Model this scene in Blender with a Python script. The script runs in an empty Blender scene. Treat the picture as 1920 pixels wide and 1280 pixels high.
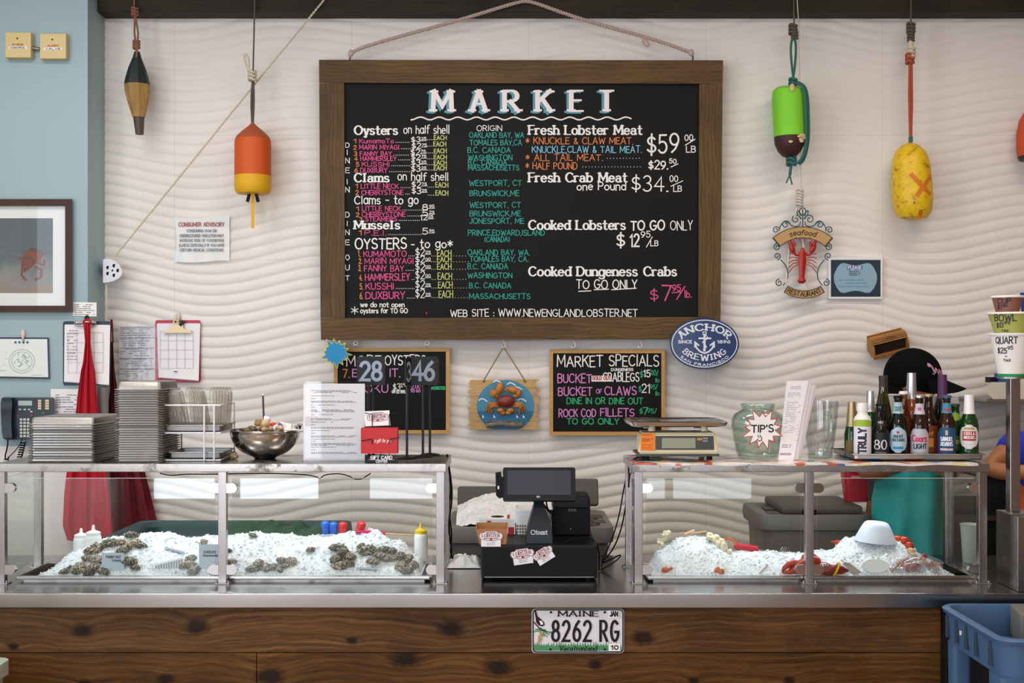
import bpy, bmesh, math, random
from math import pi, sin, cos, radians, sqrt, atan2, floor
from mathutils import Vector, Matrix, noise

# ---------------------------------------------------------------- frame of reference
F, D, ZC, CX, HY = 2268.0, 4.0, 1.65, 960.0, 660.0
def P(px, py, Y):
    s = (D + Y) / F
    return Vector(((px - CX) * s, Y, ZC + (HY - py) * s))
def S(Y): return (D + Y) / F
WALL, PIL, CT = 2.10, 1.85, 0.853          # wavy wall, pillar face, counter height
TOPZ = 1.268                                # top of the display cases
rnd = random.Random(7)
scn = bpy.context.scene
COL = scn.collection

# ---------------------------------------------------------------- camera
cd = bpy.data.cameras.new('camera'); cam = bpy.data.objects.new('camera', cd); COL.objects.link(cam)
cam.location = (0, -D, ZC); cam.rotation_euler = (pi / 2, 0, 0)
cd.sensor_width = 36; cd.lens = F / 1920 * 36; cd.shift_y = (HY - 640) / 1920; cd.clip_start = .05
scn.camera = cam

# ---------------------------------------------------------------- world, light, exposure
def lin(h):
    h = h.lstrip('#'); o = []
    for i in (0, 2, 4):
        c = int(h[i:i + 2], 16) / 255
        o.append(c / 12.92 if c <= .04045 else ((c + .055) / 1.055) ** 2.4)
    return (*o, 1.0)
w = bpy.data.worlds.new('world'); scn.world = w; w.use_nodes = True
w.node_tree.nodes['Background'].inputs[0].default_value = lin('#cfe0ee')
w.node_tree.nodes['Background'].inputs[1].default_value = 0.6
scn.view_settings.view_transform = 'Standard'; scn.view_settings.look = 'None'
scn.view_settings.gamma = 1; scn.view_settings.use_curve_mapping = False
scn.view_settings.exposure = 0.0
scn.cycles.use_denoising = True
scn.cycles.max_bounces = 10; scn.cycles.transparent_max_bounces = 24
scn.cycles.caustics_reflective = False; scn.cycles.caustics_refractive = False
scn.cycles.sample_clamp_indirect = 6
def area(name, loc, rot, sx, sy, power, col):
    l = bpy.data.lights.new(name, 'AREA'); l.shape = 'RECTANGLE'; l.size = sx; l.size_y = sy
    l.energy = power; l.color = lin(col)[:3]
    o = bpy.data.objects.new(name, l); COL.objects.link(o); o.location = loc
    o.rotation_euler = [radians(a) for a in rot]; return o
# daylight through the shop windows: three in the wall behind the camera, one in the left wall
for x, e in ((-2.55, 104), (-.55, 76), (1.45, 44)):
    area('window_daylight', (x, -6.9, 1.65), (90, 0, 0), 1.55, 2.75, e, '#eef4ff')
area('window_daylight', (-3.52, -2.4, 1.9), (90, 0, -90), 2.2, 2.0, 75, '#e6f1ff')
# ceiling fixtures over the counter and the serving aisle
for x, y, e, c in ((-2.2, .35, 21, '#fff8f0'), (-.1, .35, 20, '#fff4ea'), (2.0, .35, 18, '#fff0e4'),
                   (-1.6, -1.6, 26, '#fff6ee'), (1.6, -1.6, 24, '#ffe8d2'), (0.6, -4.4, 30, '#ffd2a4')):
    area('ceiling_fixture_light', (x, y, 3.62), (0, 0, 0), 1.1, .28, e, c)

# ---------------------------------------------------------------- mesh builder
ORG = {}
class MB:
    def __init__(s, M=None): s.bm = bmesh.new(); s.mi = 0; s.M = M; s.wn = False
    def v(s, p):
        p = Vector(p)
        return s.bm.verts.new(s.M @ p if s.M is not None else p)
    def f(s, vs):
        try:
            f = s.bm.faces.new(vs); f.material_index = s.mi; return f
        except ValueError: return None
    def poly(s, pts): return s.f([s.v(p) for p in pts])
    def box(s, c, d, R=None, bev=0, seg=2):
        c = Vector(c); R = R or Matrix.Identity(3)
        vs = [s.v(c + R @ Vector((a * d[0] / 2, b * d[1] / 2, e * d[2] / 2))) for a in (-1, 1) for b in (-1, 1) for e in (-1, 1)]
        fs = [s.f([vs[i] for i in q]) for q in ((0, 1, 3, 2), (4, 6, 7, 5), (0, 4, 5, 1), (2, 3, 7, 6), (0, 2, 6, 4), (1, 5, 7, 3))]
        if bev:
            s.wn = True; r = bmesh.ops.bevel(s.bm, geom=list({e for f in fs for e in f.edges}), offset=bev, segments=seg, affect='EDGES', profile=.5)
            for f in r['faces']: f.material_index = s.mi
    def box2(s, a, b, **k):
        a, b = Vector(a), Vector(b)
        s.box((a + b) / 2, [abs(x) for x in (b - a)], **k)
    def pbox(s, x0, y0, x1, y1, Ya, Yb, **k):
        a = P(x0, y1, Ya); b = P(x1, y0, Ya); s.box2(a, (b.x, Yb, b.z), **k)
    def loft(s, rings, cap0=True, cap1=True, closed=True):
        R = [[s.v(p) for p in r] for r in rings]; n = len(R[0])
        for a, b in zip(R, R[1:]):
            for i in range(n if closed else n - 1):
                s.f([a[i], a[(i + 1) % n], b[(i + 1) % n], b[i]])
        if cap0: s.f(R[0][::-1])
        if cap1: s.f(R[-1])
    def tube(s, pts, r, n=8, closed=False, cap=True):
        pts = [Vector(p) for p in pts]; m = len(pts)
        rr = r if isinstance(r, (list, tuple)) else [r] * m
        rings = []; up = None
        for i, p in enumerate(pts):
            t = (pts[(i + 1) % m] - pts[i - 1]) if closed else (pts[min(i + 1, m - 1)] - pts[max(i - 1, 0)])
            if t.length < 1e-9: t = Vector((0, 0, 1))
            t.normalize()
            if up is None: up = Vector((0, 0, 1)) if abs(t.z) < .9 else Vector((0, 1, 0))
            a = up - t * up.dot(t)
            if a.length < 1e-6: a = t.orthogonal()
            a.normalize(); up = a; b = t.cross(a)
            rings.append([p + (a * cos(2 * pi * k / n) + b * sin(2 * pi * k / n)) * rr[i] for k in range(n)])
        if closed: rings.append(rings[0])
        s.loft(rings, cap and not closed, cap and not closed)
    def cyl(s, a, b, r0, r1=None, n=16, cap=True): s.tube([a, b], [r0, r0 if r1 is None else r1], n, cap=cap)
    def lathe(s, prof, c=(0, 0, 0), n=28, cap0=True, cap1=True, sx=1, sy=1, R=None):
        c = Vector(c)
        rings = []
        for r, z in prof:
            r = max(r, 1e-5)
            q = [Vector((r * cos(2 * pi * k / n) * sx, r * sin(2 * pi * k / n) * sy, z)) for k in range(n)]
            rings.append([c + (R @ p if R else p) for p in q])
        s.loft(rings, cap0, cap1)
    def ball(s, c, r, n=14, m=8, R=None, fn=None):
        c = Vector(c); r = r if isinstance(r, (tuple, list)) else (r, r, r); rings = []
        for j in range(m + 1):
            th = pi * j / m; ring = []
            for k in range(n):
                d = Vector((sin(max(th, 1e-3)) * cos(2 * pi * k / n), sin(max(th, 1e-3)) * sin(2 * pi * k / n), -cos(th)))
                q = Vector((d.x * r[0], d.y * r[1], d.z * r[2]))
                if fn: q = fn(q, d)
                ring.append(c + (R @ q if R else q))
            rings.append(ring)
        s.loft(rings)
    def prism(s, pts, mp, ya, yb, cap=True):
        """outline pts (u,v) through mp(u,v,Y), extruded from Y=ya (front) to yb"""
        s.loft([[mp(u, v, ya) for u, v in pts], [mp(u, v, yb) for u, v in pts]], cap, cap)
    def ppoly(s, pts, Y): s.poly([P(u, v, Y) for u, v in pts])
    def grid(s, nx, ny, fn):
        V = [[s.v(fn(i / nx, j / ny)) for i in range(nx + 1)] for j in range(ny + 1)]
        for j in range(ny):
            for i in range(nx): s.f([V[j][i], V[j][i + 1], V[j + 1][i + 1], V[j + 1][i]])
    def build(s, name, mats, parent=None, loc=None, angle=38, flat=False, label=None, recalc=True):
        if not isinstance(mats, (list, tuple)): mats = [mats]
        org = ORG[parent.name] if parent is not None else Vector(loc if loc is not None else (0, 0, 0))
        bmesh.ops.remove_doubles(s.bm, verts=s.bm.verts, dist=1e-6)
        if recalc: bmesh.ops.recalc_face_normals(s.bm, faces=s.bm.faces)
        bmesh.ops.translate(s.bm, verts=s.bm.verts, vec=-org)
        me = bpy.data.meshes.new(name); s.bm.to_mesh(me); s.bm.free()
        for m in mats: me.materials.append(mat(m) if isinstance(m, str) else m)
        if not flat and len(me.polygons):
            me.polygons.foreach_set('use_smooth', [True] * len(me.polygons))
            me.set_sharp_from_angle(angle=radians(angle))
        o = bpy.data.objects.new(name, me); COL.objects.link(o)
        if s.wn and not flat: m = o.modifiers.new('weighted_normals', 'WEIGHTED_NORMAL'); m.keep_sharp = True
        if parent is not None: o.parent = parent
        else: o.location = org
        ORG[o.name] = org
        if label: o['label'] = label
        return o
def tag(o, label, cat, group=None, kind=None):
    o['label'] = label; o['category'] = cat
    if group: o['group'] = group
    if kind: o['kind'] = kind
    return o
def thing(name, label, cat, loc=(0, 0, 0), group=None):
    o = bpy.data.objects.new(name, None); COL.objects.link(o); o.location = loc; o.empty_display_size = .03
    ORG[o.name] = Vector(loc); return tag(o, label, cat, group)
def struct(o, kind='structure'): o['kind'] = kind; return o
def kids(o): return [c for c in bpy.data.objects if c.parent == o]
def dup(o, loc=None, rot=None, label=None, parent=None, group=None, _k=None):
    c = o.copy(); COL.objects.link(c)
    if parent is not None: c.parent = parent
    if loc is not None: c.location = loc
    if rot is not None: c.rotation_euler = rot
    if label: c['label'] = label
    if group: c['group'] = group
    for ch in (kids(o) if _k is None else _k.get(o.name, [])): dup(ch, parent=c, _k=_k or {})
    return c
def kidmap(o):
    m = {}
    def rec(p):
        m[p.name] = kids(p)
        for c in m[p.name]: rec(c)
    rec(o); return m
def rot2(ax, deg): return Matrix.Rotation(radians(deg), 3, ax)
def arcpts(cx, cy, rx, ry, a0, a1, n=None):
    n = n or max(4, int(abs(a1 - a0) / 22))
    return [(cx + rx * cos(radians(a0 + (a1 - a0) * i / n)), cy + ry * sin(radians(a0 + (a1 - a0) * i / n))) for i in range(n + 1)]
def rrect(x0, y0, x1, y1, r, n=4):
    o = []
    for cx, cy, a in ((x1 - r, y1 - r, 0), (x0 + r, y1 - r, 90), (x0 + r, y0 + r, 180), (x1 - r, y0 + r, 270)):
        o += arcpts(cx, cy, r, r, a, a + 90, n)
    return o
def smooth(pts, it=2, closed=False):
    pts = [Vector(p) for p in pts]
    for _ in range(it):
        q = [] if closed else [pts[0]]
        for a, b in zip(pts, pts[1:] + ([pts[0]] if closed else [])): q += [a * .75 + b * .25, a * .25 + b * .75]
        if not closed: q.append(pts[-1])
        pts = q
    return pts
ORD = 'first second third fourth fifth sixth seventh eighth ninth tenth eleventh twelfth thirteenth fourteenth fifteenth sixteenth seventeenth eighteenth nineteenth twentieth'.split()
def ordw(i):
    if i < 20: return ORD[i]
    if i == 29: return 'thirtieth'
    return ('twenty' if i < 30 else 'thirty') + '-' + ORD[(i - 20) % 10]

# ---------------------------------------------------------------- stroke lettering
A_ = arcpts
def _o(cx, cy, rx, ry): return A_(cx, cy, rx, ry, 90, 450, 16)
XH = .66
GL = {
'A': (.7, [[(0, 0), (.35, 1)], [(.35, 1), (.7, 0)], [(.13, .35), (.57, .35)]]),
'B': (.58, [[(0, 0), (0, 1)], [(0, 1), (.3, 1)] + A_(.3, .77, .23, .23, 90, -90) + [(0, .54)], [(.3, .54)] + A_(.3, .27, .27, .27, 90, -90) + [(0, 0)]]),
'C': (.68, [A_(.38, .5, .38, .5, 45, 315, 14)]),
'D': (.66, [[(0, 0), (0, 1)], [(0, 1), (.25, 1)] + A_(.25, .5, .4, .5, 90, -90) + [(0, 0)]]),
'E': (.5, [[(0, 0), (0, 1)], [(0, 1), (.5, 1)], [(0, .53), (.42, .53)], [(0, 0), (.52, 0)]]),
'F': (.5, [[(0, 0), (0, 1)], [(0, 1), (.5, 1)], [(0, .53), (.4, .53)]]),
'G': (.74, [A_(.38, .5, .38, .5, 48, 340, 14) + [(.74, .45), (.44, .45)]]),
'H': (.62, [[(0, 0), (0, 1)], [(.62, 0), (.62, 1)], [(0, .52), (.62, .52)]]),
'I': (.08, [[(.04, 0), (.04, 1)]]),
'J': (.4, [[(.4, 1), (.4, .25)] + A_(.2, .25, .2, .25, 0, -170)]),
'K': (.6, [[(0, 0), (0, 1)], [(.57, 1), (0, .42)], [(.2, .62), (.6, 0)]]),
'L': (.5, [[(0, 1), (0, 0)], [(0, 0), (.5, 0)]]),
'M': (.82, [[(0, 0), (.04, 1)], [(.04, 1), (.41, .25), (.78, 1)], [(.78, 1), (.82, 0)]]),
'N': (.64, [[(0, 0), (0, 1)], [(0, 1), (.64, 0)], [(.64, 0), (.64, 1)]]),
'O': (.78, [_o(.39, .5, .39, .5)]),
'P': (.56, [[(0, 0), (0, 1)], [(0, 1), (.28, 1)] + A_(.28, .74, .27, .26, 90, -90) + [(0, .48)]]),
'Q': (.8, [_o(.39, .5, .39, .5), [(.48, .26), (.8, -.08)]]),
'R': (.6, [[(0, 0), (0, 1)], [(0, 1), (.28, 1)] + A_(.28, .74, .27, .26, 90, -90) + [(0, .48)], [(.24, .48), (.6, 0)]]),
'S': (.58, [A_(.3, .75, .26, .25, 35, 270, 9) + A_(.29, .25, .29, .25, 90, -150, 9)[1:]]),
'T': (.64, [[(.32, 0), (.32, 1)], [(0, 1), (.64, 1)]]),
'U': (.6, [[(0, 1), (0, .3)] + A_(.3, .3, .3, .3, 180, 360) + [(.6, 1)]]),
'V': (.64, [[(0, 1), (.32, 0)], [(.32, 0), (.64, 1)]]),
'W': (.92, [[(0, 1), (.23, 0)], [(.23, 0), (.46, .8)], [(.46, .8), (.69, 0)], [(.69, 0), (.92, 1)]]),
'X': (.6, [[(0, 0), (.58, 1)], [(.02, 1), (.6, 0)]]),
'Y': (.6, [[(0, 1), (.3, .48)], [(.6, 1), (.3, .48)], [(.3, .48), (.3, 0)]]),
'Z': (.58, [[(0, 1), (.56, 1), (0, 0), (.58, 0)]]),
'0': (.54, [_o(.27, .5, .27, .5)]),
'1': (.24, [[(.02, .8), (.2, 1), (.2, 0)]]),
'2': (.54, [A_(.27, .73, .26, .27, 165, -35, 9) + [(0, 0), (.54, 0)]]),
'3': (.52, [A_(.25, .76, .23, .24, 150, -90, 9) + A_(.24, .26, .27, .26, 90, -150, 9)[1:]]),
'4': (.56, [[(.42, 0), (.42, 1), (0, .32), (.58, .32)]]),
'5': (.52, [[(.48, 1), (.08, 1), (.05, .56)] + A_(.24, .32, .27, .32, 118, -150, 10)]),
'6': (.54, [[(.44, .99), (.22, .8), (.05, .52)] + A_(.27, .3, .27, .3, 160, 520, 16)]),
'7': (.52, [[(0, 1), (.52, 1), (.18, 0)]]),
'8': (.54, [_o(.27, .76, .22, .24), _o(.27, .26, .27, .26)]),
'9': (.54, [A_(.27, .7, .27, .3, -20, 340, 16) + [(.5, .5), (.34, .2), (.12, .01)]]),
'$': (.56, [A_(.29, .7, .24, .2, 35, 270, 8) + A_(.28, .3, .27, .2, 90, -150, 8)[1:], [(.29, -.08), (.29, 1.08)]]),
'.': (.08, [[(.02, 0), (.08, .0)]]), ',': (.1, [[(.08, .06), (.02, -.14)]]), ':': (.08, [[(.02, .1), (.08, .1)], [(.02, .55), (.08, .55)]]),
'-': (.36, [[(.02, .42), (.34, .42)]]), "'": (.08, [[(.06, 1), (.03, .75)]]), '/': (.4, [[(0, -.1), (.4, 1.05)]]),
'*': (.5, [[(.25, .2), (.25, .9)], [(.0, .38), (.5, .72)], [(0, .72), (.5, .38)]]),
'&': (.6, [[(.6, .3), (.3, 0), (.08, .1), (.08, .3), (.4, .75), (.3, .98), (.16, .9), (.16, .72), (.58, 0)]]),
'(': (.2, [A_(.3, .45, .28, .6, 130, 230)]), ')': (.2, [A_(-.1, .45, .28, .6, 50, -50)]), '+': (.4, [[(0, .4), (.4, .4)], [(.2, .2), (.2, .6)]]),
'!': (.08, [[(.04, .3), (.04, 1)], [(.04, 0), (.04, .06)]]), '#': (.5, []),
'a': (.5, [_o(.25, .33, .25, .33), [(.5, XH), (.5, 0)]]),
'ª': (.5, [A_(.22, .46, .2, .2, 150, 0, 7) + [(.42, .0)], _o(.21, .19, .21, .19)]),
'b': (.5, [[(0, 1), (0, 0)], _o(.25, .33, .25, .33)]),
'c': (.46, [A_(.26, .33, .26, .33, 48, 312, 12)]),
'd': (.5, [_o(.25, .33, .25, .33), [(.5, 1), (.5, 0)]]),
'e': (.5, [[(.02, .36), (.49, .36)] + A_(.25, .33, .25, .33, 8, 315, 12)]),
'f': (.36, [A_(.34, .8, .2, .2, 60, 180) + [(.14, 0)], [(0, .62), (.34, .62)]]),
'g': (.5, [_o(.25, .33, .25, .33), [(.5, XH), (.5, -.1)] + A_(.25, -.1, .25, .22, 0, -150)]),
'h': (.46, [[(0, 1), (0, 0)], [(0, .4)] + A_(.23, .4, .23, .26, 180, 0) + [(.46, 0)]]),
'i': (.08, [[(.04, XH), (.04, 0)], [(.04, .86), (.04, .92)]]),
'j': (.2, [[(.16, XH), (.16, -.15)] + A_(.02, -.15, .14, .15, 0, -100), [(.16, .86), (.16, .92)]]),
'k': (.44, [[(0, 1), (0, 0)], [(.4, .64), (0, .28)], [(.14, .4), (.44, 0)]]),
'l': (.08, [[(.04, 1), (.04, 0)]]),
'm': (.74, [[(0, XH), (0, 0)], [(0, .42)] + A_(.185, .44, .185, .22, 180, 0) + [(.37, 0)], [(.37, .42)] + A_(.555, .44, .185, .22, 180, 0) + [(.74, 0)]]),
'n': (.46, [[(0, XH), (0, 0)], [(0, .4)] + A_(.23, .4, .23, .26, 180, 0) + [(.46, 0)]]),
'o': (.52, [_o(.26, .33, .26, .33)]),
'p': (.5, [[(0, XH), (0, -.32)], _o(.25, .33, .25, .33)]),
'q': (.5, [_o(.25, .33, .25, .33), [(.5, XH), (.5, -.32)]]),
'r': (.34, [[(0, XH), (0, 0)], [(0, .38)] + A_(.22, .4, .22, .26, 180, 60)]),
's': (.42, [A_(.21, .5, .18, .165, 35, 270, 8) + A_(.21, .165, .2, .17, 90, -150, 8)[1:]]),
't': (.36, [[(.15, .95), (.15, .14)] + A_(.29, .14, .14, .14, 180, 300), [(0, .64), (.34, .64)]]),
'u': (.46, [[(0, XH), (0, .25)] + A_(.23, .25, .23, .25, 180, 360) + [(.46, XH)], [(.46, XH), (.46, 0)]]),
'v': (.46, [[(0, XH), (.23, 0)], [(.23, 0), (.46, XH)]]),
'w': (.7, [[(0, XH), (.17, 0)], [(.17, 0), (.35, .55)], [(.35, .55), (.53, 0)], [(.53, 0), (.7, XH)]]),
'x': (.44, [[(0, 0), (.44, XH)], [(0, XH), (.44, 0)]]),
'y': (.46, [[(0, XH), (.24, 0)], [(.48, XH), (.14, -.32)]]),
'z': (.44, [[(0, XH), (.42, XH), (0, 0), (.44, 0)]]),
' ': (.3, []),
}
def layout(s, gap=.2, serif=False):
    x = 0; out = []
    for i, ch in enumerate(s):
        wd, st = GL.get(ch, GL['.'])
        if serif and ch in 'IilJ1': x += .06
        out.append((x, wd, st)); x += wd + gap + (.12 if serif and ch in 'Iil' else 0)
    return out, max(x - gap, .05)
def ribbon(mb, pts, wf, mp):
    q = [Vector((p[0], p[1])) for p in pts]
    p = [q[0]]
    for a in q[1:]:
        if (a - p[-1]).length > 1e-4: p.append(a)
    if len(p) < 2: return
    closed = (p[0] - p[-1]).length < .02 * max(1e-6, sum((b - a).length for a, b in zip(p, p[1:])))
    sub = getattr(mb, 'sub', 0)
    if sub:
        r = [p[0]]
        for a, b in zip(p, p[1:]):
            m = max(1, int((b - a).length / sub)); r += [a.lerp(b, i / m) for i in range(1, m + 1)]
        p = r
    L = []
    n = len(p); dirs = [(p[i + 1] - p[i]).normalized() for i in range(n - 1)]
    if closed and n > 3: p[-1] = p[0].copy()
    for i in range(n):
        if closed and i in (0, n - 1): a, b = dirs[-1], dirs[0]
        else: a, b = dirs[max(i - 1, 0)], dirs[min(i, n - 2)]
        t = a + b
        t = t.normalized() if t.length > 1e-3 else b
        nr = Vector((-t.y, t.x)); k = max(.55, abs(nr.dot(Vector((-b.y, b.x)))))
        h = (wf(a) + wf(b)) / 4 / k
        c = p[i].copy()
        if not closed:
            if i == 0: c -= dirs[0] * wf(Vector((-dirs[0].y, dirs[0].x))) * .42
            if i == n - 1: c += dirs[-1] * wf(Vector((-dirs[-1].y, dirs[-1].x))) * .42
        L.append((c + nr * h, c - nr * h))
    mb.k = (getattr(mb, 'k', 0) + 1) % 9; e = lambda i: Vector((0, -4e-5 * (mb.k + .9 * i / len(L)), 0))   # strokes lie on one another like paint
    V = [(mb.v(mp(l.x, l.y) + e(i)), mb.v(mp(r.x, r.y) + e(i))) for i, (l, r) in enumerate(L)]
    for (a, b), (c, d) in zip(V, V[1:]): mb.f([a, b, d, c])
def txt(mb, s, x0, x1, yb, h, mp, w=1.6, style='hand', mi=0, slope=0., skew=0., gap=None, thin=.42, jit=None):
    """lettering from x0 to x1 on the baseline yb (v down), cap height h, stroke w; mp(u,v) -> point"""
    serif = style == 'serif'
    if serif: s = s.replace('a', 'ª')
    lay, tot = layout(s, .2 if gap is None else gap, serif)
    sx = (x1 - x0) / tot if x1 is not None else h
    mb.mi = mi
    J = jit if jit is not None else (1 if style == 'hand' else 0)
    wf = (lambda d: w * (thin + (1 - thin) * abs(d.y))) if serif else (lambda d: w)
    for ox, wd, st in lay:
        dy, rt, sc = (rnd.uniform(-.04, .04) * J, rnd.uniform(-.05, .05) * J, 1 + rnd.uniform(-.07, .07) * J)
        for pl in st:
            pp = []
            for gx, gy in pl:
                gx2 = (gx - wd / 2) * cos(rt) - gy * .35 * sin(rt) + wd / 2; gy2 = gy * sc + (gx - wd / 2) * sin(rt) + dy
                u = x0 + (ox + gx2) * sx + gy2 * h * skew
                pp.append((u, -yb + gy2 * h + (u - x0) * slope))
            ribbon(mb, pp, wf, lambda u, v: mp(u, -v))
            if serif:
                for a, b in ((pl[0], pl[1]), (pl[-1], pl[-2])):
                    if abs(b[1] - a[1]) > .8 * abs(b[0] - a[0]) and min(abs(a[1] - k) for k in (0, 1, XH, -.32)) < .02:
                        u = x0 + (ox + a[0]) * sx; v = -yb + a[1] * h; e = w * .9; t = w * thin * .55
                        k = 1 if a[1] <= .02 else -1
                        mb.k = (getattr(mb, 'k', 0) + 1) % 9; z = Vector((0, -4e-5 * mb.k, 0))
                        mb.poly([mp(i, j) + z for i, j in ((u - e, -(v - t * .3 * k)), (u + e, -(v - t * .3 * k)), (u + e, -(v + t * 1.7 * k)), (u - e, -(v + t * 1.7 * k)))])
    mb.mi = 0
def plane(Y): return lambda u, v: P(u, v, Y)
def scribble(mb, x0, x1, y0, y1, mp, rows, t=1.0, fill=.8, word=(4, 11), mi=0, rag=.25):
    """rows of tiny illegible print: word-length dashes"""
    mb.mi = mi
    for r in range(rows):
        y = y0 + (y1 - y0) * (r + .5) / rows; x = x0; xe = x1 - (x1 - x0) * rnd.uniform(0, rag)
        while x < xe:
            l = min(rnd.uniform(*word), xe - x)
            if rnd.random() < fill: mb.poly([mp(x, y - t / 2), mp(x + l, y - t / 2), mp(x + l, y + t / 2), mp(x, y + t / 2)])
            x += l + t * 1.1
    mb.mi = 0

# ---------------------------------------------------------------- materials
MATS, SPEC = {}, {}
class NT:
    def __init__(s, name):
        s.m = bpy.data.materials.new(name); s.m.use_nodes = True; s.t = s.m.node_tree
        s.b = s.t.nodes['Principled BSDF']; s.out = s.t.nodes['Material Output']; s._c = None
    def n(s, typ, **k):
        o = s.t.nodes.new(typ)
        for a, v in k.items():
            if a[0] == 'i' and a[1:].isdigit(): s.set(o.inputs[int(a[1:])], v)
            else: setattr(o, a, v)
        return o
    def set(s, inp, v):
        if hasattr(v, 'is_linked') or hasattr(v, 'links'): s.t.links.new(v, inp)
        elif isinstance(v, bpy.types.Node): s.t.links.new(v.outputs[0], inp)
        else: inp.default_value = v
    def math(s, op, a, b=0., c=0.): return s.n('ShaderNodeMath', operation=op, i0=a, i1=b, i2=c).outputs[0]
    def co(s, scale=(1, 1, 1), kind='Object'):
        if s._c is None: s._c = s.n('ShaderNodeTexCoord')
        mp = s.n('ShaderNodeMapping', i0=s._c.outputs[kind]); mp.inputs['Scale'].default_value = scale; return mp.outputs[0]
    def noise(s, vec, scale, detail=4, rough=.55):
        o = s.n('ShaderNodeTexNoise', i0=vec); o.inputs['Scale'].default_value = scale; o.inputs['Detail'].default_value = detail
        o.inputs['Roughness'].default_value = rough; return o.outputs[0]
    def ramp(s, fac, stops):
        r = s.n('ShaderNodeValToRGB', i0=fac); e = r.color_ramp.elements
        while len(e) < len(stops): e.new(.5)
        for x, (p, c) in zip(e, stops): x.position = p; x.color = lin(c) if isinstance(c, str) else (c, c, c, 1)
        return r.outputs[0]
    def mix(s, f, a, b, mode='MIX'):
        o = s.n('ShaderNodeMix', data_type='RGBA', blend_type=mode)
        s.set(o.inputs[0], f); s.set(o.inputs[6], a); s.set(o.inputs[7], b); return o.outputs[2]
    def bump(s, h, strength, dist=.01):
        o = s.n('ShaderNodeBump'); o.inputs['Strength'].default_value = strength; o.inputs['Distance'].default_value = dist
        s.set(o.inputs['Height'], h); s.set(s.b.inputs['Normal'], o.outputs[0])
    def p(s, **k):
        for a, v in k.items(): s.set(s.b.inputs[a.replace('_', ' ')], v)
        return s
def spec(name, col, rough=.5, metal=0., var=None, bump=None, sp=None, coat=0., trans=0., emit=0., sss=0., sheen=0.):
    SPEC[name] = (col, rough, metal, var, bump, sp, coat, trans, emit, sss, sheen)
def mat(name):
    if name in MATS: return MATS[name]
    if name in CUSTOM: MATS[name] = CUSTOM[name](); return MATS[name]
    if name[0] == '#':
        SPEC[name] = (name, .6, 0, None, None, None, 0, 0, 0, 0, 0)
    col, rough, metal, var, bump, sp, coat, trans, emit, sss, sheen = SPEC[name]
    t = NT(name if name[0] != '#' else 'paint_' + name[1:]); c = lin(col)
    t.p(Base_Color=c, Roughness=rough, Metallic=metal)
    if sp is not None: t.p(Specular_IOR_Level=sp)
    if coat: t.p(Coat_Weight=coat, Coat_Roughness=.08)
    if trans: t.p(Transmission_Weight=trans)
    if sss: t.p(Subsurface_Weight=sss, Subsurface_Scale=.02)
    if sheen: t.p(Sheen_Weight=sheen)
    if emit: t.p(Emission_Color=c, Emission_Strength=emit)
    if var:
        sc, amt = var[0], var[1]; scl = var[2] if len(var) > 2 else (1, 1, 1)
        nz = t.noise(t.co(scl), sc, 5)
        f = t.ramp(nz, [(.3, 1 - amt), (.7, 1.0)])
        t.p(Base_Color=t.mix(1.0, c, f, 'MULTIPLY'))
    if bump: t.bump(t.noise(t.co(), bump[0], 4), bump[1], .004)
    MATS[name] = t.m; return t.m

def thin_glass(name, tint, refl=.06, rough=.0, haze=0.):
    t = NT(name)
    tr = t.n('ShaderNodeBsdfTransparent'); tr.inputs[0].default_value = lin(tint)
    gl = t.n('ShaderNodeBsdfGlossy'); gl.inputs['Roughness'].default_value = rough
    ge = t.n('ShaderNodeNewGeometry'); dt = t.n('ShaderNodeVectorMath', operation='DOT_PRODUCT', i0=ge.outputs['Normal'], i1=ge.outputs['Incoming'])
    f = t.math('ADD', t.math('MULTIPLY', t.math('POWER', t.math('SUBTRACT', 1., t.math('ABSOLUTE', dt.outputs['Value'])), 5.), .9), refl)
    m = t.n('ShaderNodeMixShader', i0=f, i1=tr.outputs[0], i2=gl.outputs[0])
    last = m
    if haze:
        df = t.n('ShaderNodeBsdfDiffuse'); df.inputs[0].default_value = lin('#f4f4f2')
        last = t.n('ShaderNodeMixShader', i0=haze, i1=m.outputs[0], i2=df.outputs[0])
    t.t.links.new(last.outputs[0], t.out.inputs[0]); return t.m
def steel(name, col, rough, scl=(2, 60, 60), dirt=0.):
    t = NT(name)
    nz = t.noise(t.co(scl), 6, 6); big = t.noise(t.co(), 7, 4)
    r = t.math('ADD', t.math('MULTIPLY', nz, .07), rough - .035)
    c = t.mix(t.math('MULTIPLY', big, .5), lin(col), lin('#8d8a86'))
    if dirt:
        d = t.ramp(t.noise(t.co((1, 1, 1)), 16, 6, .7), [(.5, 0.), (.62, 1.)])
        d2 = t.ramp(t.noise(t.co((1, 1, 1)), 3.3, 3), [(.42, 0.), (.58, 1.)])
        k = t.math('MULTIPLY', t.math('MULTIPLY', d, d2), dirt)
        c = t.mix(k, c, lin('#5f5548'))
        t.p(Metallic=t.math('SUBTRACT', 1., t.math('MULTIPLY', k, .8))); r = t.math('ADD', r, t.math('MULTIPLY', k, .3))
    else: t.p(Metallic=1.)
    t.p(Base_Color=c, Roughness=r)
    t.bump(nz, .008, .002); return t.m
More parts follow.
